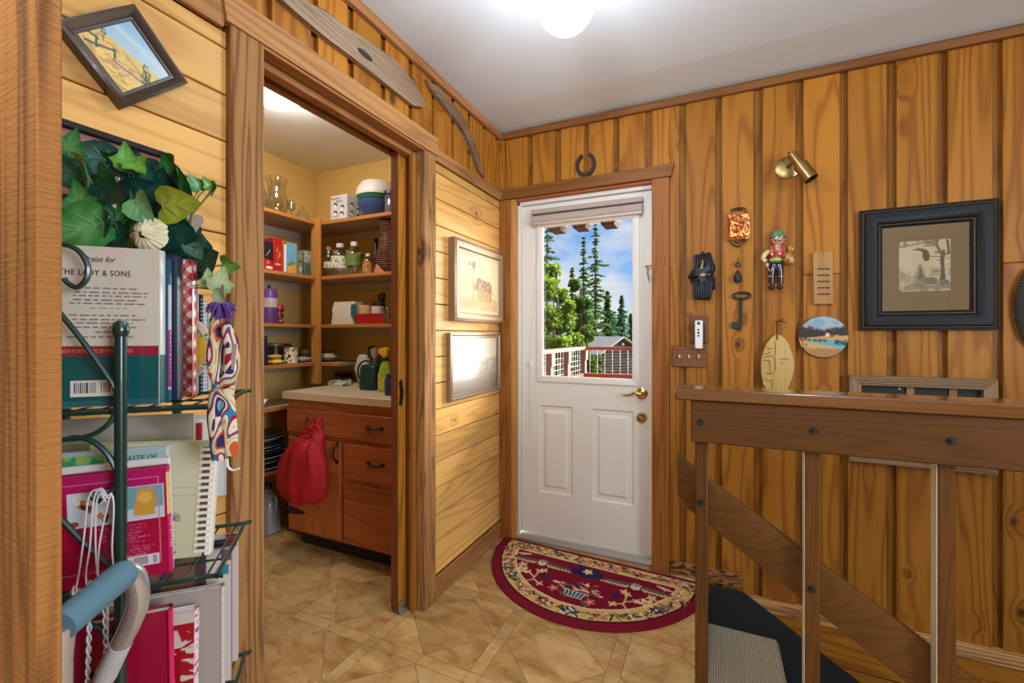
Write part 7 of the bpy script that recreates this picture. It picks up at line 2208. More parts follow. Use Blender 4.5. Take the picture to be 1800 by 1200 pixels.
for nm, pts, rr in (('arm', [D_(396, 575, -.01), D_(406, 600, -.016), D_(408, 640, -.018), D_(400, 668, -.02), D_(388, 678, -.02)], [0.008, 0.010, 0.0105, 0.010, 0.006]),
                    ('arm', [D_(380, 580, -.012), D_(375, 620, -.018), D_(377, 650, -.02), D_(384, 680, -.022)], [0.007, 0.009, 0.009, 0.006]),
                    ('leg', [D_(383, 690, -.004), D_(378, 730, -.010), D_(384, 770, -.010), D_(384, 808, -.010)], [0.011, 0.0105, 0.012, 0.009]),
                    ('leg', [D_(398, 695, .0), D_(402, 735, -.004), D_(404, 770, -.004), D_(406, 800, -.004)], [0.011, 0.0105, 0.0115, 0.008])):
    obj(nm, add_limb(new_bm(), pts, rr), dm_, doll)
bm = new_bm()
hr_ = random.Random(3)
for k in range(120):
    a = hr_.uniform(0, 2 * PI); l = hr_.uniform(18, 34)
    x0, y0 = 388 + hr_.uniform(-4, 4), 541 + hr_.uniform(-3, 3)
    ex, ey = x0 + l * 0.8 * math.cos(a), y0 + 6 + abs(l * 0.9 * math.sin(a)) - 10
    dz = hr_.uniform(-0.02, 0.012)
    add_tube(bm, spline([D_(x0, y0), D_((x0 + ex) / 2, min(y0, ey) - 6, dz * 0.7), D_(ex, ey, dz)], 4), 0.0011, 5)
o = obj('yarn_hair', bm, plain('purple_yarn', srgb(92, 44, 132), 0.85, sheen=0.3), doll)
obj('white_tag', tube(spline([D_(399, 806), D_(401, 820), D_(409, 826), D_(421, 823)], 4), 0.0024, 6, r_end=0.0012), white_m, doll)
bm = add_box(new_bm(), -0.006, 0.006, -0.0005, 0.0005, -0.020, 0.020, 0, Matrix.Translation(D_(411, 627, -.028)) @ Matrix.Rotation(YAW - 0.5, 4, 'Z') @ Matrix.Rotation(R(12), 4, 'Y'))
tagp = obj('woven_label', bm, white_m, doll, False)

# --- walker standing in front of the rack
wk = thing('folding_walker', 'chrome walking frame with a blue grey foam grip before the rack', 'walker', (-0.70, 0.30, 0))
g0, g1 = Vector((-0.652, 0.232, 0.905)), atD(222, 1004, 0.575)
dirv = (g1 - g0).normalized()
pts = [g0 + dirv * s for s in (0.0,)] + [g0 + (g1 - g0) * f for f in (0.2, 0.5, 0.8, 0.96)]
M = dirv.to_track_quat('Z', 'Y').to_matrix().to_4x4(); M.translation = g0
Lg = (g1 - g0).length
bm = lathe([(0, 0), (0.0175, 0.002), (0.0178, Lg - 0.006), (0.0160, Lg - 0.001), (0.0128, Lg)], (0, 0, 0), 24)
bm.transform(M)
obj('foam_grip', bm, plain('blue_grey_foam', srgb(88, 124, 136), 0.9, bump=0.25, bscale=300), wk)
fr = [g1 - dirv * 0.01, g1, atD(236, 1012, 0.583), atD(243, 1036, 0.59), atD(241, 1066, 0.596), atD(228, 1100, 0.602), atD(205, 1146, 0.610), atD(182, 1196, 0.618), Vector((-0.815, 0.305, 0.60)), Vector((-0.835, 0.290, 0.35)), Vector((-0.845, 0.280, 0.03))]
obj('front_leg', tube(spline(fr, 6), 0.0127, 18), chrome_m, wk)
obj('rear_leg', tube([g0 + dirv * 0.005, Vector((-0.664, 0.2365, 0.86)), Vector((-0.668, 0.2365, 0.03))], 0.0127, 14), chrome_m, wk)
obj('cross_bar', tube([Vector((-0.834, 0.290, 0.36)), Vector((-0.668, 0.2365, 0.36))], 0.0095, 12), chrome_m, wk)
for p in ((-0.845, 0.280, 0), (-0.668, 0.2365, 0)):
    obj('rubber_foot', lathe([(0, 0.0005), (0.019, 0.0005), (0.017, 0.035), (0, 0.035)], p, 16), plain('grey_rubber', srgb(90, 90, 90), 0.9), wk)
lp0, lp1 = atD(213, 1130, 0.607), atD(186, 1188, 0.617)
obj('paper_label', tube([lp0, (lp0 + lp1) / 2 + Vector((0.0004, -0.0006, 0)), lp1], 0.0131, 18), plain('sticker_grey', srgb(196, 196, 196), 0.5, var=0.3, vscale=300), wk)

# ------------------------------------------------------------------ silk ivy behind the cookbooks
ivy = thing('silk_ivy_plant', 'trailing green ivy in a pot behind the cookbooks on the top tier', 'plant', tuple(RK @ Vector((-0.185, 0.165, TZ[0]))))
PC = RK @ Vector((-0.185, 0.165, TZ[0] + 0.005))
obj('pot', lathe([(0, 0.0), (0.028, 0.0), (0.038, 0.12), (0.040, 0.13), (0.035, 0.13), (0.030, 0.02), (0, 0.02)], PC, 20), plain('terracotta', srgb(150, 84, 54), 0.8), ivy)
def leaf_mat(name, c, vein, trans=0.25):
    m, t, b = nodes_mat(name)
    N, Lk = t.nodes.new, t.links.new
    at = N('ShaderNodeVertexColor'); at.layer_name = 'Col'
    mx = N('ShaderNodeMixRGB'); mx.inputs['Color1'].default_value = c; mx.inputs['Color2'].default_value = vein
    Lk(at.outputs['Color'], mx.inputs['Fac']); Lk(mx.outputs[0], b.inputs['Base Color'])
    b.inputs['Roughness'].default_value = 0.36; b.inputs['Specular IOR Level'].default_value = 0.45
    return m
LM = {'dark': leaf_mat('ivy_dark', srgb(16, 66, 50), srgb(66, 130, 96)), 'deep': leaf_mat('ivy_deep', srgb(12, 52, 46), srgb(48, 104, 86)), 'mid': leaf_mat('ivy_mid', srgb(34, 116, 50), srgb(110, 170, 100)),
      'bright': leaf_mat('ivy_bright', srgb(78, 154, 50), srgb(140, 196, 90)), 'lime': leaf_mat('ivy_lime', srgb(140, 154, 36), srgb(180, 190, 80)), 'mint': leaf_mat('ivy_mint', srgb(96, 170, 110), srgb(150, 206, 150)),
      'dusty': leaf_mat('ivy_dusty', srgb(70, 124, 108), srgb(120, 160, 140)), 'pale': leaf_mat('ivy_pale', srgb(150, 180, 124), srgb(206, 216, 176))}
IVY = [(0, 0), (-0.10, -0.12), (-0.26, -0.10), (-0.42, 0.06), (-0.40, 0.20), (-0.50, 0.36), (-0.34, 0.44), (-0.24, 0.52), (-0.16, 0.72), (0, 1.0), (0.16, 0.72), (0.24, 0.52), (0.34, 0.44), (0.50, 0.36), (0.40, 0.20), (0.42, 0.06), (0.26, -0.10), (0.10, -0.12)]
HRT = [(0, 0), (-0.14, -0.14), (-0.34, -0.10), (-0.46, 0.12), (-0.44, 0.36), (-0.32, 0.60), (-0.16, 0.82), (0, 1.0), (0.16, 0.82), (0.32, 0.60), (0.44, 0.36), (0.46, 0.12), (0.34, -0.10), (0.14, -0.14)]
leaf_rng = random.Random(12)
def ivy_leaf(px, py, d, size, tip, col, tilt=0.0, side=0.0, shape=IVY, stem=True, cup=0.26):
    """px,py: where the blade's middle is; tip: direction its point looks, degrees (0 = right, 90 = up)"""
    S = size * d / FPX
    c = atD(px, py, d)
    fwd = Vector((-math.sin(YAW), math.cos(YAW), 0)); rt = Vector((math.cos(YAW), math.sin(YAW), 0)); up = Vector((0, 0, 1))
    t_ = R(tip)
    ly = rt * math.cos(t_) + up * math.sin(t_)
    lx = rt * math.sin(t_) - up * math.cos(t_)
    n = -fwd
    Mr = Matrix.Rotation(tilt, 3, lx) @ Matrix.Rotation(side, 3, ly)
    ly, lx, n = Mr @ ly, Mr @ lx, Mr @ n
    bm = new_bm()
    cl2 = bm.loops.layers.float_color.new('Col') if False else None
    mid = [bm.verts.new(Vector((0, y, 0))) for y in (0, 0.33, 0.66)] + [None]
    out_ = []
    for x, y in shape:
        out_.append(Vector((x, y, cup * abs(x) * 1.1 - 0.10 * max(0, y - 0.3) ** 2 + 0.04 * math.sin(7 * y + 3 * x))))
    inn = [Vector((p.x * 0.55, p.y * 0.62 + 0.12, p.z * 0.5 - 0.01)) for p in out_]
    bm.free()
    verts = [Vector((0, 0.30, -0.02))] + inn + out_
    nO = len(out_)
    cols = [1.0] + [0.25 if i % 2 else 0.7 for i in range(nO)] + [0.05] * nO
    faces = []
    for i in range(nO):
        j = (i + 1) % nO
        faces.append((0, 1 + i, 1 + j))
        faces.append((1 + i, 1 + nO + i, 1 + nO + j, 1 + j))
    tips = [(0, 0.93), (-0.44, 0.34), (0.44, 0.34), (-0.34, 0.04), (0.34, 0.04)] if shape is IVY else [(0, 0.93), (-0.36, 0.46), (0.36, 0.46), (-0.38, 0.14), (0.38, 0.14), (-0.2, 0.72), (0.2, 0.72)]
    for tx, ty in tips:
        i0 = len(verts)
        sy = 0.0 if shape is IVY or abs(tx) < 0.1 else max(0.0, ty - 0.34)
        dv = Vector((tx, ty - sy, 0)); pv = Vector((-dv.y, dv.x, 0)).normalized() * 0.016
        zz = lambda q: cup * abs(q.x) * 0.9 + 0.022
        a_, b_ = Vector((0, sy, 0)), Vector((tx, ty, 0))
        m_ = (a_ + b_) / 2
        verts += [Vector((a_.x - pv.x, a_.y - pv.y, zz(a_))), Vector((a_.x + pv.x, a_.y + pv.y, zz(a_))), Vector((m_.x + pv.x * 0.7, m_.y + pv.y * 0.7, zz(m_) + 0.004)), Vector((b_.x, b_.y, zz(b_) - 0.01)), Vector((m_.x - pv.x * 0.7, m_.y - pv.y * 0.7, zz(m_) + 0.004))]
        cols += [1.0, 1.0, 0.95, 0.6, 0.95]
        faces.append((i0, i0 + 1, i0 + 2, i0 + 3, i0 + 4))
    base = c - ly * S * 0.42
    W_ = [base + lx * v.x * S + ly * v.y * S + n * v.z * S for v in verts]
    me = bpy.data.meshes.new('leaf')
    me.from_pydata([(wmat(ivy).inverted() @ w)[:] for w in W_], [], faces)
    a = me.color_attributes.new('Col', 'FLOAT_COLOR', 'POINT')
    a.data.foreach_set('color', [q for k in cols for q in (k, k, k, 1)])
    for p in me.polygons: p.use_smooth = True
    me.materials.append(LM[col])
    o = link('leaf', me, ivy)
    if stem:
        a0 = base; 
        k = PC + Vector((leaf_rng.uniform(-.02, .02), leaf_rng.uniform(-.02, .02), 0.13))
        mid_ = (a0 + k) / 2 + Vector((0, 0, 0.03)) + fwd * 0.02
        sm.append((a0, mid_, k))
    return o
sm = []
fr_ = [(192, 332, .74, 84, -32, 'deep', .3, .2, HRT), (223, 276, .76, 48, 80, 'bright', .4, .5, IVY), (243, 292, .755, 46, -40, 'bright', .3, -.5, IVY), (251, 369, .72, 60, -50, 'mint', .15, .1, HRT), (314, 360, .73, 72, 4, 'lime', .1, .15, HRT),
       (158, 276, .78, 70, 175, 'deep', .7, .1, HRT), (126, 254, .76, 56, 60, 'mid', .2, .4, IVY), (150, 296, .73, 74, 8, 'bright', .9, .2, HRT), (142, 350, .735, 66, 100, 'mid', .2, .1, IVY), (138, 402, .715, 92, 200, 'mid', .3, -.1, HRT),
       (196, 392, .72, 70, -30, 'dark', .9, .3, HRT), (258, 345, .78, 80, 20, 'deep', .2, .2, HRT), (262, 312, .79, 50, 70, 'deep', .3, .3, IVY), (298, 281, .80, 44, 10, 'bright', .8, .4, IVY), (313, 312, .80, 38, -65, 'mid', .5, .6, IVY),
       (342, 320, .82, 32, 110, 'mid', .5, .7, IVY), (378, 330, .82, 34, -20, 'mid', .9, .2, IVY), (366, 322, .82, 24, 120, 'bright', .6, .3, IVY), (305, 404, .77, 96, -20, 'deep', .2, .1, HRT), (347, 432, .76, 56, -60, 'dusty', .4, .2, HRT), (364, 458, .77, 66, 20, 'dark', .5, .1, HRT),
       (405, 467, .755, 42, -10, 'bright', .3, .3, IVY), (389, 491, .745, 46, 70, 'pale', .2, .4, IVY), (367, 489, .75, 36, 75, 'pale', .5, .6, IVY), (390, 521, .735, 40, -60, 'pale', .4, .3, IVY), (330, 440, .80, 60, 200, 'deep', .4, .1, HRT), (345, 478, .79, 52, -100, 'deep', .3, .2, HRT),
       (206, 282, .79, 50, 30, 'dark', .5, .3, IVY), (118, 300, .76, 60, 150, 'dark', .3, .2, HRT), (112, 372, .745, 60, 240, 'dark', .4, .1, IVY), (215, 420, .745, 70, -80, 'deep', .3, .2, HRT), (176, 372, .76, 66, -20, 'mid', .7, .4, IVY), (282, 326, .81, 60, 60, 'deep', .4, .2, HRT), (240, 320, .80, 60, 150, 'dark', .5, .3, IVY)]
for q in fr_:
    ivy_leaf(*q)
for k in range(30):
    x, y = leaf_rng.uniform(108, 330), leaf_rng.uniform(285, 440)
    if y < 255 + 0.22 * (x - 110): continue
    ivy_leaf(x, y, leaf_rng.uniform(0.79, 0.86), leaf_rng.uniform(48, 76), leaf_rng.uniform(0, 360), leaf_rng.choice(['deep', 'dark', 'deep', 'mid']), leaf_rng.uniform(0, .8), leaf_rng.uniform(-.5, .5), leaf_rng.choice([IVY, HRT]), stem=False)
bm = new_bm()
for a, b, c in sm:
    add_tube(bm, spline([a, b, c], 4), 0.0011, 5)
add_tube(bm, spline([atD(349, 345, .82), atD(338, 370, .815), atD(331, 400, .81), atD(300, 430, .81)], 4), 0.0016, 5)
add_tube(bm, spline([atD(349, 345, .82), atD(360, 334, .82), atD(375, 326, .82)], 4), 0.0012, 5)
obj('stems', bm, plain('ivy_stem', srgb(110, 130, 70), 0.6), ivy)
# cream silk flower
fl = thing('silk_flower', 'ruffled cream silk flower tucked into the ivy', 'flower', tuple(atD(260, 416, .715)))
pet_m = plain('cream_silk', srgb(220, 214, 172), 0.7, sheen=0.2)
fc = atD(258, 414, .715)
for k in range(11):
    a = k * 2 * PI / 11 * 1.6; rr_ = 0.008 + 0.0012 * k
    bm = new_bm(); rows_ = []
    for i in range(6):
        f = i / 5; row = []
        for j in range(7):
            g = (j / 6 - 0.5)
            wv = 0.0030 * math.sin(j * 2.6 + k) * f
            r_ = rr_ * 0.4 + f * (0.016 + 0.001 * k)
            an = a + g * (1.0 + 0.3 * f)
            rt = Vector((math.cos(YAW), math.sin(YAW), 0)); fw = Vector((-math.sin(YAW), math.cos(YAW), 0))
            row.append(bm.verts.new(fc + rt * (r_ * math.cos(an)) + Vector((0, 0, 1)) * (r_ * math.sin(an)) - fw * (0.014 * (1 - f ** 2) - 0.001 * k + wv)))
        rows_.append(row)
    for A, B in zip(rows_[:-1], rows_[1:]):
        for j in range(6): bm.faces.new((A[j], A[j + 1], B[j + 1], B[j]))
    obj('petal', bm, pet_m, fl)
# butterfly clipped to the stem
bf = thing('silk_butterfly', 'small pale pink butterfly clipped to an ivy stem', 'butterfly', tuple(atD(336, 394, .80)))
bfm = plain('butterfly_wing', srgb(214, 192, 176), 0.7, var=0.3, vscale=160)
body = [atD(339, 374, .798), atD(334, 388, .796), atD(331, 402, .797)]
obj('body', tube(spline(body, 4), 0.0022, 8), plain('butterfly_body', srgb(110, 66, 44), 0.6), bf)
for pts in (((337, 378), (346, 376), (356, 380), (359, 388), (354, 398), (343, 396), (335, 390)), ((336, 392), (348, 398), (350, 408), (344, 416), (337, 410), (333, 400)), ((334, 380), (329, 374), (330, 386), (333, 392)), ((332, 392), (322, 390), (318, 396), (324, 404), (331, 402))):
    P_ = [atD(x, y, .797 - 0.0008 * abs(x - 334) * 0.3) for x, y in pts]
    bm = new_bm()
    fw = Vector((-math.sin(YAW), math.cos(YAW), 0))
    A = [bm.verts.new(p) for p in P_]; B = [bm.verts.new(p + fw * 0.0008) for p in P_]
    bm.faces.new(A); bm.faces.new(list(reversed(B)))
    for i in range(len(P_)): bm.faces.new((A[i], B[i], B[(i + 1) % len(P_)], A[(i + 1) % len(P_)]))
    obj('wing', bm, bfm, bf, False)
# ------------------------------------------------------------------ outdoors, seen through the door glass
struct('ground', box(-90, 60, 2.7, 120, -2.7, -2.45), plain('lawn', srgb(86, 110, 56), 0.95, var=0.35, vscale=0.6))
struct('trim_27_deck', box(-3.2, 2.8, 2.56, 11.7, -0.22, -0.06), plain('deck_boards', srgb(140, 96, 76), 0.8, var=0.2, vscale=3)).name = 'floor_deck'
red_rail = wood('red_deck_rail', 'x', srgb(190, 96, 66), srgb(150, 62, 42), knots=0.05, line=0.3, across=3, along=0.3)
rail_y = wood('red_deck_rail_side', 'y', srgb(190, 110, 78), srgb(150, 70, 46), knots=0.05, line=0.3, across=3, along=0.3)
brown_post = plain('deck_post_brown', srgb(132, 92, 80), 0.7, var=0.15, vscale=6)
CX, CY = -3.27, 11.7
dr_ = thing('deck_railing', 'red brown deck railing with silver wire mesh beyond the door window', 'railing', (CX, CY, 0))
obj('top_rail', box(CX - 0.1, 2.8, CY - 0.12, CY + 0.12, 0.83, 0.91, 0.01), red_rail, dr_)
obj('top_rail', box(CX - 0.12, CX + 0.12, 4.6, CY - 0.125, 0.83, 0.91, 0.01), rail_y, dr_)
obj('bottom_rail', box(CX, 2.8, CY - 0.07, CY + 0.07, 0.02, 0.20), red_rail, dr_, False)
obj('bottom_rail', box(CX - 0.07, CX + 0.07, 4.6, CY - 0.08, 0.02, 0.20), rail_y, dr_, False)
for x, y in ((CX, CY), (CX, 10.2), (CX, 9.0), (CX, 7.4), (CX, 5.8), (-1.2, CY), (0.9, CY), (2.6, CY)):
    bm = box(x - 0.085, x + 0.085, y - 0.085, y + 0.085, -0.06, 0.829)
    add_box(bm, x - 0.115, x + 0.115, y - 0.115, y + 0.115, 0.55, 0.828)
    obj('post', bm, brown_post, dr_, False)
bm = new_bm()
x = CX + 0.2
while x < 2.7:
    add_tube(bm, [(x, CY, 0.2), (x, CY, 0.83)], 0.007, 5); x += 0.2
for z in (0.30, 0.42, 0.55, 0.68):
    add_tube(bm, [(CX + 0.1, CY, z), (2.7, CY, z)], 0.007, 5)
obj('wire_mesh', bm, steel_m, dr_)
bm = new_bm()
y = 4.8
while y < CY - 0.1:
    add_tube(bm, [(CX, y, 0.2), (CX, y, 0.83)], 0.007, 5); y += 0.2
for z in (0.30, 0.42, 0.55, 0.68):
    add_tube(bm, [(CX, 4.7, z), (CX, CY - 0.1, z)], 0.007, 5)
obj('wire_mesh', bm, steel_m, dr_)
# eave over the door: three rafter tails in view
ev = thing('porch_eave', 'dark brown eave with rafter tails above the door window outside', 'roof', (0, 3.2, 2.25))
obj('roof_deck', box(-1.4, 2.8, 2.57, 3.86, 2.285, 2.36), plain('eave_brown', srgb(84, 52, 40), 0.8), ev, False)
tail_m = plain('rafter_brown', srgb(44, 24, 18), 0.85)
for cxp in (985.5, 1027.5, 1076):
    p = atY(cxp, 405, 3.9)
    a = 0.072
    obj('rafter_tail', prism([(p.x - a, 2.284), (p.x - a, 2.200), (p.x - a * 0.72, 2.153), (p.x + a * 0.72, 2.153), (p.x + a, 2.200), (p.x + a, 2.284)], 'y', 3.72, 3.9), tail_m, ev, False)
# trees
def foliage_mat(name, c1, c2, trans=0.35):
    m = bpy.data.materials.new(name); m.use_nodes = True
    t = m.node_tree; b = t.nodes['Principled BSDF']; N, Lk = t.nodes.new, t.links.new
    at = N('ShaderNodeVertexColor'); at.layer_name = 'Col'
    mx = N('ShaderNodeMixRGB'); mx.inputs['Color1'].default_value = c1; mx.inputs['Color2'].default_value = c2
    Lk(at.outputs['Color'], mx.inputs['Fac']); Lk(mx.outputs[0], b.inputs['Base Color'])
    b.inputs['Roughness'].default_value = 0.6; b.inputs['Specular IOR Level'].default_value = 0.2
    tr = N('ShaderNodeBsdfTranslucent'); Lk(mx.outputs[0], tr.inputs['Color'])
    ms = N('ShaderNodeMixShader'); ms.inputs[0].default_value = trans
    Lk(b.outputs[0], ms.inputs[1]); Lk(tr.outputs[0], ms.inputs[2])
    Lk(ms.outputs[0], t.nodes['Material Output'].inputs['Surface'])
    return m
def leaf_cloud(name, C, sizes, vary, mat_, parent, seed, droop=None):
    g = np.random.default_rng(seed)
    n = len(C)
    d1 = g.normal(size=(n, 3)); d1 /= np.linalg.norm(d1, axis=1)[:, None]
    d2 = g.normal(size=(n, 3)); d2 -= d1 * (d1 * d2).sum(1)[:, None]; d2 /= np.linalg.norm(d2, axis=1)[:, None]
    if droop is not None:
        d1 = droop + 0.35 * d1; d1 /= np.linalg.norm(d1, axis=1)[:, None]
        d2 -= d1 * (d1 * d2).sum(1)[:, None]; d2 /= np.linalg.norm(d2, axis=1)[:, None]
    s = sizes[:, None]
    asp = 0.6 if droop is None else 0.42
    V = np.stack([C - d1 * s, C + d2 * s * asp, C + d1 * s, C - d2 * s * asp], 1).reshape(-1, 3)
    me = bpy.data.meshes.new(name)
    me.vertices.add(n * 4); me.vertices.foreach_set('co', V.reshape(-1).astype(np.float32))
    me.loops.add(n * 4); me.loops.foreach_set('vertex_index', np.arange(n * 4, dtype=np.int32))
    me.polygons.add(n); me.polygons.foreach_set('loop_start', np.arange(n, dtype=np.int32) * 4); me.polygons.foreach_set('loop_total', np.full(n, 4, np.int32))
    me.update(calc_edges=True)
    a = me.color_attributes.new('Col', 'FLOAT_COLOR', 'POINT')
    c = np.repeat(vary, 4); rgba = np.stack([c, c, c, np.ones_like(c)], 1).astype(np.float32)
    a.data.foreach_set('color', rgba.reshape(-1))
    me.materials.append(mat_)
    me.transform(wmat(parent).inverted())
    o = link(name, me, parent); o['kind'] = 'stuff'
    return o
bark = plain('bark', srgb(96, 76, 60), 0.9)
CON = foliage_mat('conifer_needles', srgb(24, 56, 36), srgb(96, 132, 70))
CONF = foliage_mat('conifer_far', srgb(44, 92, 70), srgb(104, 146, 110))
DEC = foliage_mat('deciduous_leaves', srgb(34, 76, 24), srgb(150, 176, 54), 0.4)
DEC2 = foliage_mat('deciduous_mid_green', srgb(24, 60, 26), srgb(96, 136, 52), 0.35)  # darker green leaves of the second tree and the bush
GRD = -2.45
def conifer(label, px, topy, d, rpx, mat_, seed, dens=1.0, base=GRD, group=None, skirt=0.12):
    c = atD(px, topy, d)
    H = c.z - base
    Rm = rpx * d / FPX
    t = thing('conifer_tree', label, 'tree', (c.x, c.y, base), group=group)
    obj('trunk', lathe([(0, 0), (0.012 * H + 0.05, 0), (0.008 * H + 0.02, H * 0.5), (0.02, H)], (c.x, c.y, base), 10), bark, t)
    g = np.random.default_rng(seed)
    pts, dr2, sz, vr = [], [], [], []
    nw = int(46 * dens)
    for w in range(nw):
        f = skirt + (1 - skirt) * (w + g.random()) / nw
        z = base + H * f
        r = Rm * (1 - f) ** 0.8 * (0.40 + 0.85 * g.random()) + 0.06
        nb = 4 + int(4 * (1 - f))
        for b in range(nb):
            a = g.random() * 2 * PI
            L_ = r * (0.35 + 0.85 * g.random())
            m = max(5, int(16 * L_ / max(Rm, 0.1)) + 5)
            for k in range(m):
                q = (k + g.random()) / m
                p = np.array([c.x + math.cos(a) * L_ * q, c.y + math.sin(a) * L_ * q, z - 0.28 * L_ * q + 0.10 * L_ * q * q])
                pts.append(p + g.normal(size=3) * 0.05 * L_)
                dr2.append([math.cos(a + g.normal() * 0.5), math.sin(a + g.normal() * 0.5), -0.35])
                sz.append((0.10 + 0.09 * g.random()) * (d / 30))
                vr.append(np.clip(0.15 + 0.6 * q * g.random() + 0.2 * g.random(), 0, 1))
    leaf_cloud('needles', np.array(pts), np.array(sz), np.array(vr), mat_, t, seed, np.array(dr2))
    return t
def broadleaf(label, blobs, d, mat_, seed, n=4200, size=0.11, group=None):
    """blobs: (px, py, radius in px)"""
    cs = [(atD(x, y, d + (i % 3 - 1) * 0.8), r * d / FPX) for i, (x, y, r) in enumerate(blobs)]
    x0 = sum(c.x for c, r in cs) / len(cs); y0 = sum(c.y for c, r in cs) / len(cs)
    t = thing('broadleaf_tree', label, 'tree', (x0, y0, GRD), group=group)
    top = max(c.z for c, r in cs)
    bm = tube([(x0, y0, GRD), (x0 + 0.1, y0, (GRD + top) / 2), (x0, y0, top - 0.3)], 0.14, 8, r_end=0.03)
    for c, r in cs[:8]:
        add_tube(bm, [(x0 + 0.05, y0, (GRD + top) / 2 - 0.6), (c.x, c.y, c.z)], 0.05, 6, r_end=0.015)
    obj('trunk', bm, bark, t)
    g = np.random.default_rng(seed)
    P_, V_ = [], []
    tot = sum(r ** 2 for c, r in cs)
    for c, r in cs:
        k = int(n * r * r / tot)
        v = g.normal(size=(k, 3)); v /= np.linalg.norm(v, axis=1)[:, None]
        rr_ = r * g.random(k) ** 0.45
        # clumps
        ph = np.sin(v[:, 0] * 7 + c.x * 3) + np.sin(v[:, 2] * 8 + c.z * 5) + np.sin(v[:, 1] * 6)
        rr_ *= 0.86 + 0.12 * ph / 1.5
        P_.append(np.array(c[:]) + v * rr_[:, None])
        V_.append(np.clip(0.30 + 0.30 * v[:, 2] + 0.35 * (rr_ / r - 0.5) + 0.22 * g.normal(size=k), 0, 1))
    P_ = np.concatenate(P_); V_ = np.concatenate(V_)
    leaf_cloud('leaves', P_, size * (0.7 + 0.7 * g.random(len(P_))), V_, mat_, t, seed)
    return t
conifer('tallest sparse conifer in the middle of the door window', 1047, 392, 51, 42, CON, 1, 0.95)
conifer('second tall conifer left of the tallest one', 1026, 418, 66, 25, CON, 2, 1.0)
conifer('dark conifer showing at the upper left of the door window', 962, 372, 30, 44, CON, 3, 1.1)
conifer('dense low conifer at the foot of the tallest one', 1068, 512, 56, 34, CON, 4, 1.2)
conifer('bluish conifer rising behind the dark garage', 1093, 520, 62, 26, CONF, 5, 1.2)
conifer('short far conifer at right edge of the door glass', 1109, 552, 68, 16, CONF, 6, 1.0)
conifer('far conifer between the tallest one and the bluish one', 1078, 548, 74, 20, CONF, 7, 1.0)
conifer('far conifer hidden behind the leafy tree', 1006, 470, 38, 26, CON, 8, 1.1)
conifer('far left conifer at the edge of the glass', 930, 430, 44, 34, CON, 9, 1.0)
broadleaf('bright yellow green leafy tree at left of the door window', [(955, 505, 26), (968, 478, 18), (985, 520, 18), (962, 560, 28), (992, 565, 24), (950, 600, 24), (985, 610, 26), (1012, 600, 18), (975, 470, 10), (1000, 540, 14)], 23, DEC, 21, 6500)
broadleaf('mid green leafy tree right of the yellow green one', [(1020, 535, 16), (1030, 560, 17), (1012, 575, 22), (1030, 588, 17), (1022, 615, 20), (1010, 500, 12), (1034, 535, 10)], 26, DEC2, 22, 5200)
broadleaf('green bush behind the deck railing', [(1035, 640, 14), (1050, 634, 10), (1018, 650, 14), (1045, 655, 14)], 18, DEC2, 23, 3200, 0.09)
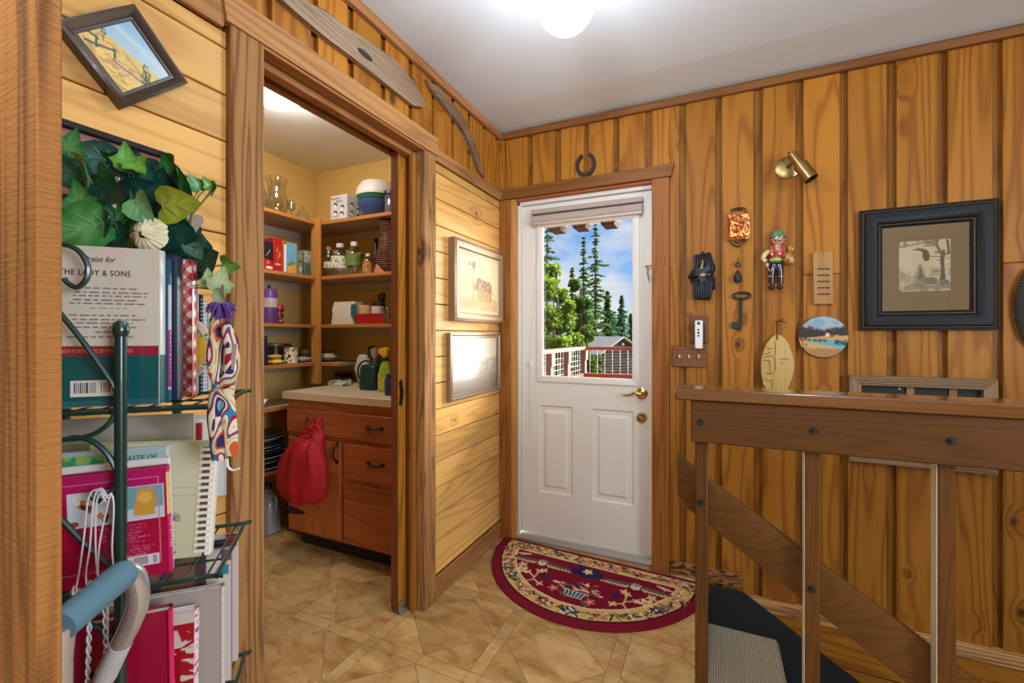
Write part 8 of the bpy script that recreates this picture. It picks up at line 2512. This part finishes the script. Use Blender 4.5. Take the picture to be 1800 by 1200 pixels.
# dark garage with a pale roof
ga = thing('log_garage', 'dark brown gabled garage with pale roof beyond the deck', 'building', (0, 0, 0))
ap = atD(1096, 593, 40)
ga.location = (ap.x, ap.y, GRD); ga.rotation_euler = (0, 0, R(48.6)); WM[ga] = Matrix.Translation((ap.x, ap.y, GRD)) @ Matrix.Rotation(R(48.6), 4, 'Z')
hg = ap.z - GRD
hw_ = 2.6; ez = hg - 1.55
obj('log_walls', prism([(-hw_ + 0.25, 0), (hw_ - 0.25, 0), (hw_ - 0.25, ez + 0.1), (0, hg - 0.1), (-hw_ + 0.25, ez + 0.1)], 'y', 0.25, 6), plain('dark_logs', srgb(62, 48, 44), 0.8, var=0.25, vscale=3), ga, False, local=True)
bm = new_bm()
for k in range(9):
    add_tube(bm, [(-hw_ + 0.22, 0.22, 0.15 + 0.26 * k), (hw_ - 0.22, 0.22, 0.15 + 0.26 * k)] if 0.15 + 0.26 * k < ez else [(-(hg - 0.2 - 0.15 - 0.26 * k) * hw_ / 1.6, 0.22, 0.15 + 0.26 * k), ((hg - 0.2 - 0.15 - 0.26 * k) * hw_ / 1.6, 0.22, 0.15 + 0.26 * k)], 0.10, 6)
obj('log_courses', bm, plain('log_face', srgb(70, 56, 52), 0.8), ga, local=True)
roof_m = plain('pale_metal_roof', srgb(226, 206, 178), 0.5)
for s in (-1, 1):
    obj('roof_slope', prism([(0, hg), (s * hw_, ez), (s * hw_, ez + 0.08), (0, hg + 0.1)], 'y', -0.1, 6.2), roof_m if s < 0 else plain('tan_metal_roof', srgb(206, 150, 104), 0.5), ga, False, local=True)
obj('gable_lamp', lathe([(0, -0.12), (0.12, -0.05), (0.12, 0.05), (0, 0.12)], (0, 0.1, hg - 0.62), 12), white_m, ga, local=True)
# parked car below the deck
car = thing('parked_car', 'silver and dark parked car glimpsed through the deck railing mesh', 'car', (0, 0, 0))
cp_ = atD(992, 655, 33)
car.location = (cp_.x, cp_.y, GRD); car.rotation_euler = (0, 0, R(28)); WM[car] = Matrix.Translation((cp_.x, cp_.y, GRD)) @ Matrix.Rotation(R(28), 4, 'Z')
bm = new_bm()
add_prism(bm, [(-2.1, 0.35), (2.1, 0.35), (2.15, 0.75), (1.9, 0.95), (1.0, 1.02), (0.4, 1.45), (-1.1, 1.48), (-1.9, 1.02), (-2.15, 0.9)], 'y', -0.85, 0.85, 0.06)
obj('body', bm, plain('car_silver', srgb(206, 210, 212), 0.25, coat=0.5), car, local=True)
bm = new_bm()
add_prism(bm, [(0.85, 1.0), (0.35, 1.38), (-1.05, 1.40), (-1.65, 1.02)], 'y', -0.87, 0.87, 0.02)
obj('windows', bm, plain('car_glass', srgb(24, 32, 44), 0.1), car, local=True)
for x in (-1.35, 1.35):
    for y in (-0.82, 0.82):
        obj('wheel', lathe([(0, -0.1), (0.30, -0.1), (0.34, -0.06), (0.34, 0.06), (0.30, 0.1), (0, 0.1)], (x, y, 0.34), 20, MX), dull_black, car, local=True)
